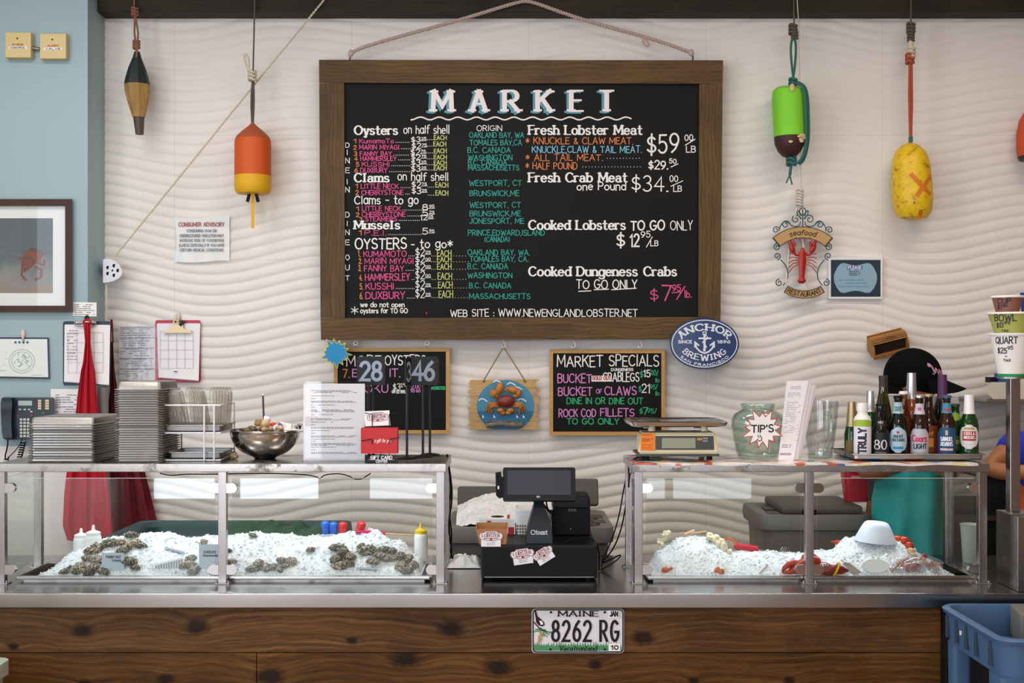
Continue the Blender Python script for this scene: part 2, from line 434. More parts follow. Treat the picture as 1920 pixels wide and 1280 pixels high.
def wood(name, dark, mid, light, along='x', scale=1., rough=.55, knots=(), blot=.5, spec_=.35):
    """plank wood: stretched grain, slow colour blotches, knots [(a,b,r)] at object x,z"""
    t = NT(name); co = t.n('ShaderNodeTexCoord'); t._c = co
    sep = t.n('ShaderNodeSeparateXYZ', i0=co.outputs['Object']); X, Y, Z = sep.outputs
    a, b = (X, Z) if along == 'x' else (Z, X)
    warp = t.math('MULTIPLY', t.math('SUBTRACT', t.noise(t.co((1.2, 1.2, 1.2)), 2.2 * scale, 3), .5), .07)
    g = t.math('ADD', t.math('ADD', b, Y), warp); dark_k = None
    for ka, kb, r in knots:
        da = t.math('MULTIPLY', t.math('SUBTRACT', X, ka), .62); db = t.math('SUBTRACT', Z, kb)
        d = t.math('SQRT', t.math('ADD', t.math('MULTIPLY', da, da), t.math('MULTIPLY', db, db)))
        dn = t.math('ADD', d, t.math('MULTIPLY', t.math('SUBTRACT', t.noise(t.co(), 30, 3), .5), r * .8))
        ex = t.math('EXPONENT', t.math('MULTIPLY', t.math('DIVIDE', d, r * 2.6), -1.))
        g = t.math('ADD', g, t.math('MULTIPLY', ex, r * 1.9))
        k = t.n('ShaderNodeMapRange', i0=dn); k.inputs[1].default_value = r * .55; k.inputs[2].default_value = r * 1.35
        k.inputs[3].default_value = 1; k.inputs[4].default_value = 0
        dark_k = k.outputs[0] if dark_k is None else t.math('MAXIMUM', dark_k, k.outputs[0])
    cv = t.n('ShaderNodeCombineXYZ', i0=t.math('MULTIPLY', a, 1.1 * scale), i1=0., i2=t.math('MULTIPLY', g, 46. * scale))
    gr = t.noise(cv.outputs[0], 2.2, 6, .6)
    cv2 = t.n('ShaderNodeCombineXYZ', i0=t.math('MULTIPLY', a, 9. * scale), i1=0., i2=t.math('MULTIPLY', g, 210. * scale))
    fine = t.noise(cv2.outputs[0], 2., 3, .6)
    rings = t.math('SINE', t.math('MULTIPLY', g, 330. * scale))
    v = t.math('ADD', t.math('ADD', t.math('MULTIPLY', gr, .55), t.math('MULTIPLY', fine, .45)), t.math('MULTIPLY', rings, .03))
    c = t.ramp(v, [(.28, dark), (.5, mid), (.74, light)])
    bl = t.ramp(t.noise(t.co((.6, 1, 1) if along == 'x' else (1, 1, .6)), 4.5 * scale, 4), [(.32, 1 - blot), (.58, 1.)])
    c = t.mix(1., c, bl, 'MULTIPLY')
    if dark_k is not None: c = t.mix(t.math('MULTIPLY', dark_k, .88), c, lin('#120b07'))
    t.p(Base_Color=c, Roughness=rough, Specular_IOR_Level=spec_); t.bump(v, .12, .004); return t.m
def ice_mat():
    t = NT('crushed_ice'); vo = t.n('ShaderNodeTexVoronoi', i0=t.co()); vo.inputs['Scale'].default_value = 95
    vo2 = t.n('ShaderNodeTexVoronoi', i0=t.co()); vo2.inputs['Scale'].default_value = 230
    h = t.math('ADD', t.math('MULTIPLY', vo.outputs['Distance'], .8), t.math('MULTIPLY', vo2.outputs['Distance'], .4))
    nz = t.noise(t.co(), 14, 4)
    c = t.ramp(t.math('ADD', t.math('MULTIPLY', nz, .6), t.math('MULTIPLY', h, .35)), [(.3, '#dbe8f2'), (.5, '#f4f9fd'), (.75, '#ffffff')])
    t.p(Base_Color=c, Roughness=.22, Subsurface_Weight=.25, Subsurface_Scale=.02, Subsurface_Radius=(.7, .85, 1.)); t.bump(h, .75, .012); return t.m
def oyster_mat(name, a, b, c):
    t = NT(name); wv = t.n('ShaderNodeTexWave', i0=t.co((1, 1, 1)), wave_type='RINGS')
    wv.inputs['Scale'].default_value = 34; wv.inputs['Distortion'].default_value = 9; wv.inputs['Detail'].default_value = 4
    nz = t.noise(t.co(), 42, 5)
    v = t.math('ADD', t.math('MULTIPLY', wv.outputs['Fac'], .45), t.math('MULTIPLY', nz, .6))
    t.p(Base_Color=t.ramp(v, [(.25, a), (.5, b), (.78, c)]), Roughness=.5); t.bump(v, .8, .006); return t.m
def wavewall():
    t = NT('wave_panel_white'); co = t.co(); sep = t.n('ShaderNodeSeparateXYZ', i0=co); X, Y, Z = sep.outputs
    def seam(v, pitch, off):
        q = t.math('ABSOLUTE', t.math('SUBTRACT', t.math('FRACT', t.math('DIVIDE', t.math('SUBTRACT', v, off - pitch / 2), pitch)), .5))
        return t.math('LESS_THAN', t.math('MULTIPLY', q, pitch), .0011)
    s = t.math('MAXIMUM', seam(X, .892, P(328, 0, WALL).x), seam(Z, .627, P(0, 720, WALL).z))
    st = t.ramp(t.noise(t.co(), 1.6, 3), [(.4, '#eae6e0'), (.7, '#e4e0da')])
    t.p(Base_Color=t.mix(t.math('MULTIPLY', s, .3), st, lin('#8f8a85')), Roughness=.55, Specular_IOR_Level=.3); return t.m
def painting():
    t = NT('painting_canvas'); nz = t.noise(t.co((1, 1, 1.5)), 7, 6, .65); n2 = t.noise(t.co(), 22, 5, .7)
    sep = t.n('ShaderNodeSeparateXYZ', i0=t.co()); z = t.math('MULTIPLY', sep.outputs[2], 2.1)
    v = t.math('ADD', t.math('ADD', t.math('MULTIPLY', nz, .7), t.math('MULTIPLY', n2, .25)), t.math('SUBTRACT', .16, z))
    t.p(Base_Color=t.ramp(v, [(.05, '#5b6468'), (.32, '#8b8a85'), (.5, '#9c7f68'), (.62, '#b9b0a3'), (.85, '#c9cdc9')]), Roughness=.35); return t.m
def cloth_pattern():
    t = NT('printed_oilcloth'); vo = t.n('ShaderNodeTexVoronoi', i0=t.co((1, 1.4, 1))); vo.inputs['Scale'].default_value = 19
    sep = t.n('ShaderNodeSeparateColor', i0=vo.outputs['Color'])
    c = t.ramp(sep.outputs[0], [(.0, '#e4e0da'), (.48, '#e4e0da'), (.5, '#cf5f38'), (.66, '#cf5f38'), (.68, '#3c6fa6'), (.77, '#3c6fa6'), (.79, '#dccf9c'), (.88, '#e8e6e0')])
    for e in [n for n in t.t.nodes if n.type == 'VALTORGB']: e.color_ramp.interpolation = 'CONSTANT'
    t.p(Base_Color=c, Roughness=.25, Coat_Weight=.4); return t.m
def perf():
    t = NT('perforated_steel'); sep = t.n('ShaderNodeSeparateXYZ', i0=t.co()); p = .0105
    def fr(v): return t.math('SUBTRACT', t.math('FRACT', t.math('DIVIDE', v, p)), .5)
    a, b = fr(sep.outputs[0]), fr(sep.outputs[1]); d = t.math('SQRT', t.math('ADD', t.math('MULTIPLY', a, a), t.math('MULTIPLY', b, b)))
    h = t.math('LESS_THAN', d, .3)
    t.p(Base_Color=t.mix(h, lin('#b9c2c6'), lin('#2c3338')), Metallic=t.math('SUBTRACT', 1., h), Roughness=.3); return t.m
P_ = lambda px, py, Y: P(px, py, Y)
KN1 = [(P(330 * .4687, 1182, .03).x, P(0, 1182, .03).z, .022), (P(368, 1175, .03).x, P(0, 1175, .03).z, .026), (P(846, 1178, .03).x, P(0, 1178, .03).z, .028), (P(1205, 1195, .03).x, P(0, 1195, .03).z, .024), (P(25, 1212, .03).x, P(0, 1212, .03).z, .012), (P(660, 1196, .03).x, P(0, 1200, .03).z, .012)]
KN2 = [(P(311, 1272, .03).x, P(0, 1272, .03).z, .018), (P(505, 1268, .03).x, P(0, 1268, .03).z, .03), (P(760, 1240, .03).x, P(0, 1236, .03).z, .03), (P(935, 1245, .03).x, P(0, 1250, .03).z, .03), (P(1115, 1246, .03).x, P(0, 1246, .03).z, .016), (P(160, 1278, .03).x, P(0, 1282, .03).z, .014), (P(1300, 1270, .03).x, P(0, 1276, .03).z, .012), (P(1480, 1272, .03).x, P(0, 1274, .03).z, .012)]
CUSTOM = {
 'wave': wavewall, 'ice': ice_mat, 'painting': painting, 'oilcloth': cloth_pattern, 'perf': perf,
 'glazing': lambda: thin_glass('picture_glazing', '#fcfdfd', .012), 'glass': lambda: thin_glass('clear_glass', '#fafdfc', .05), 'acrylic': lambda: thin_glass('clear_acrylic', '#fbfcfc', .02, .02, .0),
 'jarglass': lambda: thin_glass('pale_green_glass', '#eef6f2', .08), 'pitchglass': lambda: thin_glass('pitcher_glass', '#f5f7f7', .1),
 'greenwine': lambda: thin_glass('olive_green_glass', '#7d8430', .08), 'rose': lambda: thin_glass('rose_wine', '#f0b08a', .06), 'amberlight': lambda: thin_glass('pale_lager_glass', '#dcae52', .07),
 'plastic_clear': lambda: thin_glass('clear_plastic', '#efece6', .05, .1, .22), 'sleeve': lambda: thin_glass('plastic_sleeve', '#fafbfb', .05, .22, .03), 'bag': lambda: thin_glass('plastic_bag', '#eef0f4', .12, .08, .12),
 'steel': lambda: steel('brushed_steel', '#aaa6a3', .22), 'steel_v': lambda: steel('brushed_steel_upright', '#9d9692', .27, (60, 60, 2)), 'steel_dirty': lambda: steel('stained_steel', '#a19b94', .27, (2, 60, 60), .9),
 'steel_dark': lambda: steel('dull_steel', '#a3a19c', .38, (20, 20, 20), .35), 'alu': lambda: steel('aluminium_pan', '#b0ada8', .4, (14, 14, 14)), 'alu_dark': lambda: steel('dull_aluminium', '#a6a7a8', .42, (14, 14, 14)),
 'chrome': lambda: steel('polished_steel', '#dddddd', .12, (8, 8, 8)),
 'frame_h': lambda: wood('stained_board', '#2b1d0c', '#5c4320', '#7d5f30', 'x', 1., .6, [(P(845, 618, 2.).x, 0, .012), (P(1240, 625, 2.).x, -.02, .008), (P(1020, 628, 2.).x, .01, .008)], .4),
 'frame_v': lambda: wood('stained_board_upright', '#2b1d0c', '#5c4320', '#7d5f30', 'z', 1., .6, (), .4),
 'beam': lambda: wood('dark_beam', '#15120b', '#2b2516', '#3b3320', 'x', 1., .7, (), .5),
 'plank_a': lambda: wood('counter_plank_upper', '#24150a', '#5e4022', '#8a653e', 'x', .8, .5, KN1, .42, .14), 'plank_b': lambda: wood('counter_plank_lower', '#24140a', '#5a3b1a', '#835c2e', 'x', .8, .5, KN2, .46, .14),
 'pine': lambda: wood('pale_pine', '#b98a4e', '#c99a5c', '#d8ae74', 'x', 1.5, .55, (), .15), 'pine_v': lambda: wood('pale_pine_upright', '#b98a4e', '#c99a5c', '#d8ae74', 'z', 1.5, .55, (), .15),
 'drift': lambda: wood('weathered_plank', '#a8834f', '#c6a16c', '#dcbc8c', 'x', 2., .7, (), .2), 'trapwood': lambda: wood('trap_lath', '#7d5428', '#b07c40', '#cf9c5c', 'x', 2., .6, (), .2),
 'walnut': lambda: wood('dark_picture_frame', '#2a1714', '#43291f', '#573a2c', 'x', 2., .5, (), .2), 'buoywood': lambda: wood('bare_wood', '#7d5c2c', '#b08a4e', '#cba868', 'z', 2., .6, (), .3),
 'floorwood': lambda: wood('floor_board', '#7d6048', '#a3846a', '#bd9f84', 'x', .6, .35, (), .3),
 'oyster_a': lambda: oyster_mat('oyster_grey', '#1c1f19', '#5a584a', '#aaa592'), 'oyster_b': lambda: oyster_mat('oyster_green', '#151a14', '#4d5142', '#a09b86'), 'oyster_c': lambda: oyster_mat('oyster_tan', '#2e2419', '#736349', '#bfb39c'),
}
for a in (('blue', '#9fb9c1', .6, 0, (2, .04)), ('whitewall', '#e6e4e0', .6), ('warmwall', '#957a66', .7), ('ceil', '#d9d5ce', .8), ('paper', '#f3f1f3', .7), ('papergrey', '#e0e0e6', .7),
          ('white', '#f2f2f0', .45), ('black', '#08090a', .45, 0, None, None, .3), ('blackmatte', '#0c0d10', .6, 0, None, None, .2), ('slate', '#060807', .6, 0, (3, .25), None, .22), ('red', '#c5101f', .6), ('apron', '#c00a28', .75, 0, (9, .15), (400, .15)), ('aprondark', '#7d0a28', .8, 0, (9, .2)),
          ('navy', '#1d2a44', .45), ('clipred', '#b81f3c', .4), ('cream', '#dccba0', .45), ('beige', '#d9c48a', .45), ('hook', '#d8cdb8', .4), ('phone', '#1c2a36', .35), ('phonekey', '#c9cdc4', .5), ('lcd', '#a9bcb8', .3),
          ('teal', '#12a09d', .6, 0, (6, .25), (60, .3)), ('skin', '#8d5a3e', .55), ('skin_b', '#a46a45', .55), ('cap', '#070b0c', .9, 0, None, None, .08), ('bluecloth', '#1b35c0', .6, 0, (9, .2)), ('orangecloth', '#d8581f', .6), ('jeans', '#262b36', .8),
          ('binred', '#b0102a', .35), ('grey', '#73706c', .55, 0, (4, .12)), ('greydark', '#4a4846', .6), ('cartblue', '#42648a', .5, 0, (5, .1), (300, .12)), ('totegreen', '#a9b3a4', .5),
          ('rope', '#d0c5ae', .85), ('ropedark', '#5c5347', .85), ('ropegreen', '#2f6a60', .8), ('ropewhite', '#d5cec4', .85), ('ropebrown', '#8d5f49', .85), ('ropered', '#a94e33', .8), ('twine', '#8f7740', .9),
          ('gum', '#c75f1c', .5), ('card', '#a9774a', .75), ('yellow', '#e8c21a', .5), ('orange', '#e2601a', .5), ('gold', '#b8a27c', .35, .7), ('copper', '#b87a58', .35, .8), ('iron', '#2f5a62', .5),
          ('lobred', '#ab1d12', .35), ('lobster', '#c8381a', .3, 0, (30, .35), (120, .3)), ('lobsterdark', '#8e1716', .28, 0, (30, .35)), ('crabtan', '#d8b285', .45, 0, (40, .25)), ('shrimp', '#d79a88', .35, 0, (35, .25)), ('shrimpred', '#b5443c', .3),
          ('boardblue', '#3f8fb3', .5, 0, (6, .2)), ('sea', '#1d6f9a', .5, 0, (20, .35)), ('crabbrown', '#7c2f1c', .35), ('crabor', '#c9812e', .35, 0, (30, .3)), ('shellgrey', '#8b8274', .7, 0, (40, .5), (60, .5)),
          ('scalebeige', '#d9d0a8', .4), ('scalegrey', '#3a3f3b', .4), ('lcdgreen', '#8c9279', .25), ('towel', '#eeeeec', .9, 0, None, (240, .5)), ('tagblue', '#b3c0cb', .35), ('wirewhite', '#e9e9e9', .35), ('rubber', '#0b0c0d', .7, 0, None, None, .2),
          ('bottledark', '#0b0f0c', .06), ('bottlebrown', '#2a1207', .06), ('bottlegreen', '#0c3d14', .05), ('silver', '#c9ccd2', .25, .9), ('cupwhite', '#ecebe6', .5), ('cupgreen', '#a9ad55', .5), ('cupbrown', '#8a5a48', .5), ('greenband', '#159a57', .4),
          ('screen', '#33373d', .35, 0, None, None, .25), ('pos', '#090c0e', .4, 0, None, None, .22), ('posside', '#101a25', .4, 0, None, None, .3), ('bucketwhite', '#dfe6f2', .35), ('squeeze', '#eceae6', .3), ('cob', '#e2d4b2', .5), ('tealbin', '#1c4a50', .5), ('bluehandle', '#1f66c8', .35), ('redhandle', '#d12c2c', .35),
          ('platewhite', '#dcdce2', .35), ('plategreen', '#3f8a58', .4), ('wood_l', '#bf9a63', .6), ('bowlin', '#6a6258', .4), ('brownpaper', '#8d7447', .7), ('darkshelf', '#0e0f10', .7), ('socket', '#cdb98a', .5)):
    spec(*a)
mat_alias = None

# ================================================================ setting
XL, XR, YF, ZT = -3.6, 3.6, -7.0, 3.72
PX = P(197, 0, WALL).x                       # pillar's right face
KEY = [(-400, -1), (-150, 1), (40, -1), (200, 1), (392, -1), (605, 1), (930, -1), (1195, 1), (1395, -1), (1570, 1), (1735, -1), (1990, 1), (2200, -1), (2500, 1)]
def undul(px):
    for (a, va), (b, vb) in zip(KEY, KEY[1:]):
        if a <= px <= b: return va + (vb - va) * (1 - cos(pi * (px - a) / (b - a))) / 2
    return 0
def wave_h(x, z):
    px = x / S(WALL) + CX
    n = noise.noise(Vector((x * .9, z * .7, 3.1)))
    u = undul(px + 55 * (z - 2.0) + 40 * n) * .042 + .012 * noise.noise(Vector((x * 1.7, z * 1.4, 9)))
    f = ((z - u) / .0535) % 1.0
    h = sin(pi * f ** .82)
    px2 = (px - 1590) / 260; pz = (z - 2.65) / .55
    k = 1 - .62 * math.exp(-(px2 * px2 + pz * pz)) - .35 * math.exp(-((px - 1000) / 420) ** 2 - ((z - 1.45) / .3) ** 2)
    return .0068 * k * h
mb = MB()
X0, X1, Z0, Z1 = PX - .05, XR, .45, ZT
mb.grid(300, 760, lambda a, b: (X0 + (X1 - X0) * a, WALL - wave_h(X0 + (X1 - X0) * a, Z0 + (Z1 - Z0) * b), Z0 + (Z1 - Z0) * b))
mb.poly([(X0, WALL, 0), (X1, WALL, 0), (X1, WALL, Z0), (X0, WALL, Z0)])
struct(mb.build('wall_back', 'wave', angle=180, recalc=False))
mb = MB(); mb.box2((XL, PIL, P(0, 836, PIL).z), (PX, WALL + .1, ZT)); struct(mb.build('wall_pillar', 'blue'))
mb = MB(); mb.box2((XL, PIL - .012, 0), (PX + .004, WALL + .1, P(0, 836, PIL).z)); struct(mb.build('baseboard_pillar', 'whitewall'))
mb = MB(); mb.box2((XL, YF, -.1), (XR, WALL + .1, 0)); struct(mb.build('floor', 'floorwood'))
mb = MB(); mb.box2((XL, YF, ZT), (XR, WALL + .1, ZT + .1)); struct(mb.build('ceiling', 'ceil'))
def wall_with_holes(name, m, plane_, a0, a1, holes, t=.12):
    mb = MB(); xs = [a0]
    def bx(u0, u1, z0, z1):
        if plane_ == 'y': mb.box2((u0, YF - t, z0), (u1, YF, z1))
        else: mb.box2((XL - t, u0, z0), (XL, u1, z1))
    cur = a0
    for u0, u1, z0, z1 in holes:
        bx(cur, u0, 0, ZT); bx(u0, u1, 0, z0); bx(u0, u1, z1, ZT); cur = u1
    bx(cur, a1, 0, ZT); return struct(mb.build(name, m, flat=True))
wall_with_holes('wall_front', 'warmwall', 'y', XL, XR, [(-3.35, -1.75, .25, 3.05), (-1.35, .25, .25, 3.05), (.65, 2.25, .25, 3.05)])
wall_with_holes('wall_left', 'whitewall', 'x', YF, WALL, [(-3.55, -1.25, .85, 2.95)])
mb = MB(); mb.box2((XR, YF, 0), (XR + .12, WALL + .1, ZT)); struct(mb.build('wall_right', 'warmwall'))
for k, x in enumerate((-2.55, -.55, 1.45)):
    mb = MB()
    for a in (-.8, 0, .8): mb.box((x + a, YF + .16, 1.65), (.07, .05, 2.8))
    for z in (.25, 1.0, 1.45, 2.3, 3.05): mb.box((x, YF + .16, z), (1.66, .05, .09))
    struct(mb.build('window_%d' % (k + 1), 'blackmatte'))
mb = MB()
for a in (-1.15, 0, 1.15): mb.box((XL + .02, -2.4 + a, 1.9), (.06, .06, 2.1))
for z in (.85, 1.9, 2.95): mb.box((XL + .02, -2.4, z), (.06, 2.36, .06))
struct(mb.build('window_4', 'blackmatte'))
mb = MB(); zb = P(0, 23, 1.98).z
mb.box2((PX + .002, 1.98, zb), (XR, WALL - .0, ZT), bev=.006); struct(mb.build('trim_1', 'beam'))

# ================================================================ counter with plank front
ctr = thing('service_counter', 'long service counter with steel worktop and dark knotty plank front', 'counter', (0, .4, 0))
CXR = P(1930, 0, 0).x
mb = MB(); ze = P(0, 1140, 0).z
mb.box2((-2.6, 0, ze), (CXR + .35, .02, CT), bev=.004); mb.box2((-2.6, .004, CT - .03), (CXR + .35, .75, CT), bev=.002)
mb.build('worktop', 'steel', ctr)
z1, z2, z3 = ze - .002, P(0, 1223.5, .03).z, P(0, 1312, .03).z
xs = P(481, 0, .03).x; xe = P(1764, 0, .03).x
mb = MB(); mb.box2((-2.6, .03, z2 + .0012), (xe, .055, z1), bev=.002); mb.build('plank', 'plank_a', ctr)
mb = MB(); mb.box2((-2.6, .03, z3), (xs - .001, .055, z2 - .0012), bev=.002); mb.build('plank', 'plank_b', ctr)
mb = MB(); mb.box2((xs + .001, .03, z3), (xe, .055, z2 - .0012), bev=.002); mb.build('plank', 'plank_b', ctr)
mb = MB(); mb.box2((-2.6, .03, .35), (xe, .055, z3 - .0012), bev=.002); mb.box2((-2.6, .03, .0), (xe, .055, .348), bev=.002); mb.build('plank', 'plank_b', ctr)
mb = MB(); mb.box2((-2.6, .056, 0), (CXR + .3, .72, CT - .031)); mb.build('carcass', 'darkshelf', ctr)
# licence plate
pl = thing('licence_plate', 'MAINE licence plate 8262 RG with chickadee and pine cone on the plank counter front', 'licence plate', P(1083, 1183, .03))
Yp = .024; q = plane(Yp - .0012)
mb = MB(); mb.prism(rrect(997, 1141, 1170, 1224, 7), lambda u, v, y: P(u, v, y), Yp, .03); mb.build('plate', 'platewhite', pl)
mb = MB(); r = rrect(999.5, 1143, 1168, 1222, 6) ; r.append(r[0]); ribbon(mb, [(u, -v) for u, v in r], lambda d: 2.3, lambda u, v: q(u, -v)); mb.build('border', 'black', pl)
mb = MB(); pts = [(1001, 1219)]; x = 1001
while x < 1166:
    hgt = rnd.uniform(4, 9); pts += [(x, 1210), (x + 1.8, 1210 - hgt), (x + 3.6, 1210)]; x += rnd.uniform(3.6, 6)
pts = [(a, b) for a, b in pts if a < 1166] + [(1166, 1219)]
for (a, b), (c, d) in zip(pts, pts[1:]): mb.poly([q(a, b), q(c, d), q(c, 1219.5), q(a, 1219.5)])
mb.build('tree_line', 'plategreen', pl)
mb = MB(); q2 = plane(Yp - .0022)
txt(mb, 'MAINE', 1047, 1121, 1155, 9.6, q2, 3.0, 'serif', thin=.4)
for ch, a, b in (('8', 1035.5, 1048), ('2', 1055.5, 1067.5), ('6', 1075.5, 1087.5), ('2', 1095, 1107.5), ('R', 1126, 1138), ('G', 1146, 1159)): txt(mb, ch, a, b, 1201, 37, q2, 5, 'print')
txt(mb, 'Vacationland', 1049, 1118, 1219.5, 8.5, q2, 1.7, 'serif', skew=.22)
for u, v in ((1033, 1147.5), (1134, 1147.5), (1032, 1217), (1134, 1217)): mb.poly([q2(u + 2.4 * cos(a * pi / 5), v + 2.4 * sin(a * pi / 5)) for a in range(10)])
mb.build('lettering', 'black', pl)
mb = MB(); mb.prism([(1140, 1144), (1161, 1144), (1161, 1158), (1140, 1158)], lambda u, v, y: P(u, v, y), Yp - .003, Yp - .0004); mb.prism([(1141, 1206), (1163, 1206), (1163, 1220), (1141, 1220)], lambda u, v, y: P(u, v, y), Yp - .003, Yp - .0004)
st = mb.build('sticker', 'white', pl)
mb = MB(); q3 = plane(Yp - .0036); txt(mb, 'JAN', 1144, 1158, 1155, 9, q3, 2, 'print'); txt(mb, '10', 1146, 1159, 1217, 7, q3, 2, 'print'); mb.build('sticker_lettering', 'black', st)
mb = MB(); bp = lambda pts: mb.poly([q2(u, v) for u, v in pts])
mb.mi = 0; bp([(1001.5, 1144), (1005, 1144), (1008, 1155), (1014, 1160), (1020, 1166), (1021.5, 1171), (1017, 1174), (1010, 1172), (1005, 1166), (1004, 1156)])
for k in range(16):
    a = radians(rnd.choice((rnd.uniform(-60, 35), rnd.uniform(120, 190)))); c0 = (1017 + rnd.uniform(-6, 6), 1181 + rnd.uniform(-4, 4)); mb.mi = 1
    ribbon(mb, [(c0[0], -c0[1]), (c0[0] + 16 * cos(a), -c0[1] - 13 * abs(sin(a)) * (1 if a < 1 else .3))], lambda d: 1.5, lambda u, v: q(u, -v - .0))
mb.mi = 0; ribbon(mb, [(1001, -1166), (1012, -1178), (1024, -1183)], lambda d: 2, lambda u, v: q2(u, -v))
for k in range(22):
    t = k / 21; mb.mi = 2 if k % 2 else 3
    cu, cv = 1016 - 6 * t + (3 - abs(t - .4) * 5) * sin(k * 2.4), 1184 + 22 * t; mb.poly([P(cu + 2.2 * cos(a * pi / 3), cv + 2 * sin(a * pi / 3), Yp - .0026 - .0001 * k) for a in range(6)])
mb.mi = 4; mb.poly([P(u, v, Yp - .0026) for u, v in ((1011, 1163), (1016, 1164), (1019, 1170), (1014, 1171))])
mb.build('chickadee_print', ['black', 'plategreen', 'gold', 'buoywood', 'white'], pl)

# ================================================================ MARKET board
YB = 2.0; bd = thing('market_board', 'large framed MARKET chalkboard with handwritten seafood prices hanging by rope', 'chalkboard', P(976, 640, YB))
Y1 = YB + .045
mb = MB(); mb.prism([(636, 150), (1318, 150), (1318, 602), (636, 602)], lambda u, v, y: P(u, v, y), YB + .012, Y1); mb.build('slate_panel', 'slate', bd)
fr = [([(598, 112), (1356, 113), (1355, 157), (598.5, 155)], 'frame_h'), ([(601, 596), (1351, 594), (1350, 636), (602, 637)], 'frame_h'),
      ([(598.5, 155.5), (645, 155.5), (647, 595.5), (601, 595.5)], 'frame_v'), ([(1311, 157.5), (1355, 157.5), (1351, 593.5), (1309, 593.5)], 'frame_v')]
for pts, m in fr:
    mb = MB(); mb.prism(pts, lambda u, v, y: P(u, v, y), YB - .006, Y1); mb.build('frame_rail', m, bd)
def twist_rope(mb, pts, r, n=6, pitch=.03):
    """two-strand laid rope along pts"""
    pts = smooth(pts, 2); L = 0; Q = [[], []]
    seg = []
    for a, b in zip(pts, pts[1:]):
        m = max(1, int((b - a).length / (pitch / 5)))
        seg += [a.lerp(b, i / m) for i in range(m)]
    seg.append(pts[-1]); prev = seg[0]
    for i, p in enumerate(seg):
        L += (p - prev).length; prev = p
        t = (seg[min(i + 1, len(seg) - 1)] - seg[max(i - 1, 0)]).normalized(); a = t.orthogonal() if abs(t.y) > .9 else t.cross(Vector((0, 1, 0))).normalized(); b = t.cross(a)
        for k in (0, 1):
            th = 2 * pi * L / pitch + pi * k; Q[k].append(p + (a * cos(th) + b * sin(th)) * r * .5)
    for k in (0, 1): mb.tube(Q[k], r * .62, n)
YR = YB - .018; YA = 1.962
mb = MB(); twist_rope(mb, [P(656, 106, YR), P(662, 95, YR), P(720, 76, YR), P(840, 44, 1.975), P(925, 18, YA), P(975, 3, YA), P(995, 2, YA), P(1060, 26, YA + .004), P(1130, 48, YR), P(1206, 68, YR), P(1262, 86, YR), P(1298, 100, YR)], .0095)
for u, v in ((658, 100), (1296, 99)): mb.ball(P(u, v, YR), (.014, .012, .018))
twist_rope(mb, [P(1206, 70, YR), P(1218, 82, YR), P(1214, 88, YR), P(1204, 78, YR), P(1208, 66, YR)], .006)
mb.build('hanging_rope', '#b9a49a', bd)
mb = MB()
for u, v in ((656, 108), (1299, 104)): mb.cyl(P(u, v, YR + .004), P(u, 116, YR + .02), .004)
mb.tube([P(975 + 9 * cos(a * pi / 8), 4 - 8 * sin(a * pi / 8), YA) for a in range(9)], .004); mb.cyl(P(975, -4, YA), P(975, -4, 1.985), .004)
mb.build('rope_eye', 'iron', bd)
for u, k in ((667, 0), (801, 0), (944, 1), (1075, 1), (1200, 1)):
    mb = MB(); c = P(u, 643, YB + .01); s_ = S(YB)
    if k: pts = [c + Vector((dx * s_, 0, dz * s_)) for dx, dz in ((0, 9), (0, 3), (3, -1), (4, -5), (1, -9), (-3, -8), (-4, -5))]
    else: pts = [c + Vector((4 * cos(a) * s_, 0, 4 * sin(a) * s_)) for a in [i * .6 + 1.6 for i in range(11)]] ; pts = [c + Vector((0, 0, 9 * s_))] + pts
    mb.tube(smooth(pts, 1), .0028, 6); mb.build('screw_hook', 'ropewhite', bd)
YL = YB + .0105; q = plane(YL); WH, PK, OR, TL, YE, LB = range(6); TM = ['#e9e7e4', '#e0578f', '#e08a4a', '#1fa596', '#c9d07a', '#7fc4e0']
TM = ['#ecebe8', '#d9488a', '#dd8340', '#16998a', '#c3c873', '#84c8e4']
def block(name, lines, label=None, style='hand', parent=bd, mp=None, mats=None):
    mb = MB()
    for L in lines:
        s, x0, x1, yb, h, mi = L[:6]; k = dict(L[6]) if len(L) > 6 else {}
        st = k.pop('style', style); w = k.pop('w', max(1.25, h * .115)); txt(mb, s, x0, x1, yb, h, mp or q, w, st, mi, **k)
    return mb.build(name, mats or TM, parent, flat=True, label=label, recalc=False)
sl = plane(YL + .0006)
mb = MB()
for ch, a, b in zip('MARKET', (804, 877, 938, 1000, 1063, 1119), (852, 916, 977, 1038, 1095, 1153)):
    txt(mb, ch, a + 4, b - 10, 211, 39, sl, 10, 'serif', 1, thin=.4)
    txt(mb, ch, a + 8, b - 5, 208, 38, q, 9, 'serif', 0, thin=.4)
ribbon(mb, [(771 + i * 4, -(222 + 2.6 * cos(i * 4 * 2 * pi / 35))) for i in range(104)], lambda d: 2.6, lambda u, v: q(u, -v)); mb.build('heading_lettering', ['#efe6e6', '#4f97a6'], bd, flat=True, label='white shadowed heading MARKET over a wavy line', recalc=False)
H_ = [('Oysters', 665, 745, 252, 16), ('Clams', 665, 729, 341, 16), ('Mussels', 665, 749, 429, 15), ('Fresh Lobster Meat', 992, 1203, 252, 17), ('Fresh Crab Meat', 992, 1175, 341, 17), ('Cooked Lobsters', 992, 1172, 430, 17), ('Cooked Dungeness Crabs', 992, 1268, 517, 17)]
for s, a, b, y, h in H_: block('heading_lettering', [(s, a, b, y, h, WH, {'style': 'serif', 'w': 3.8, 'thin': .5})], 'white serif heading ' + s)
def dots(mb, x0, x1, y, mi=0, step=3.4):
    mb.mi = mi; x = x0
    while x < x1: mb.poly([q(x, y - 1), q(x + 1.3, y - 1), q(x + 1.3, y + .3), q(x, y + .3)]); x += step
    mb.mi = 0
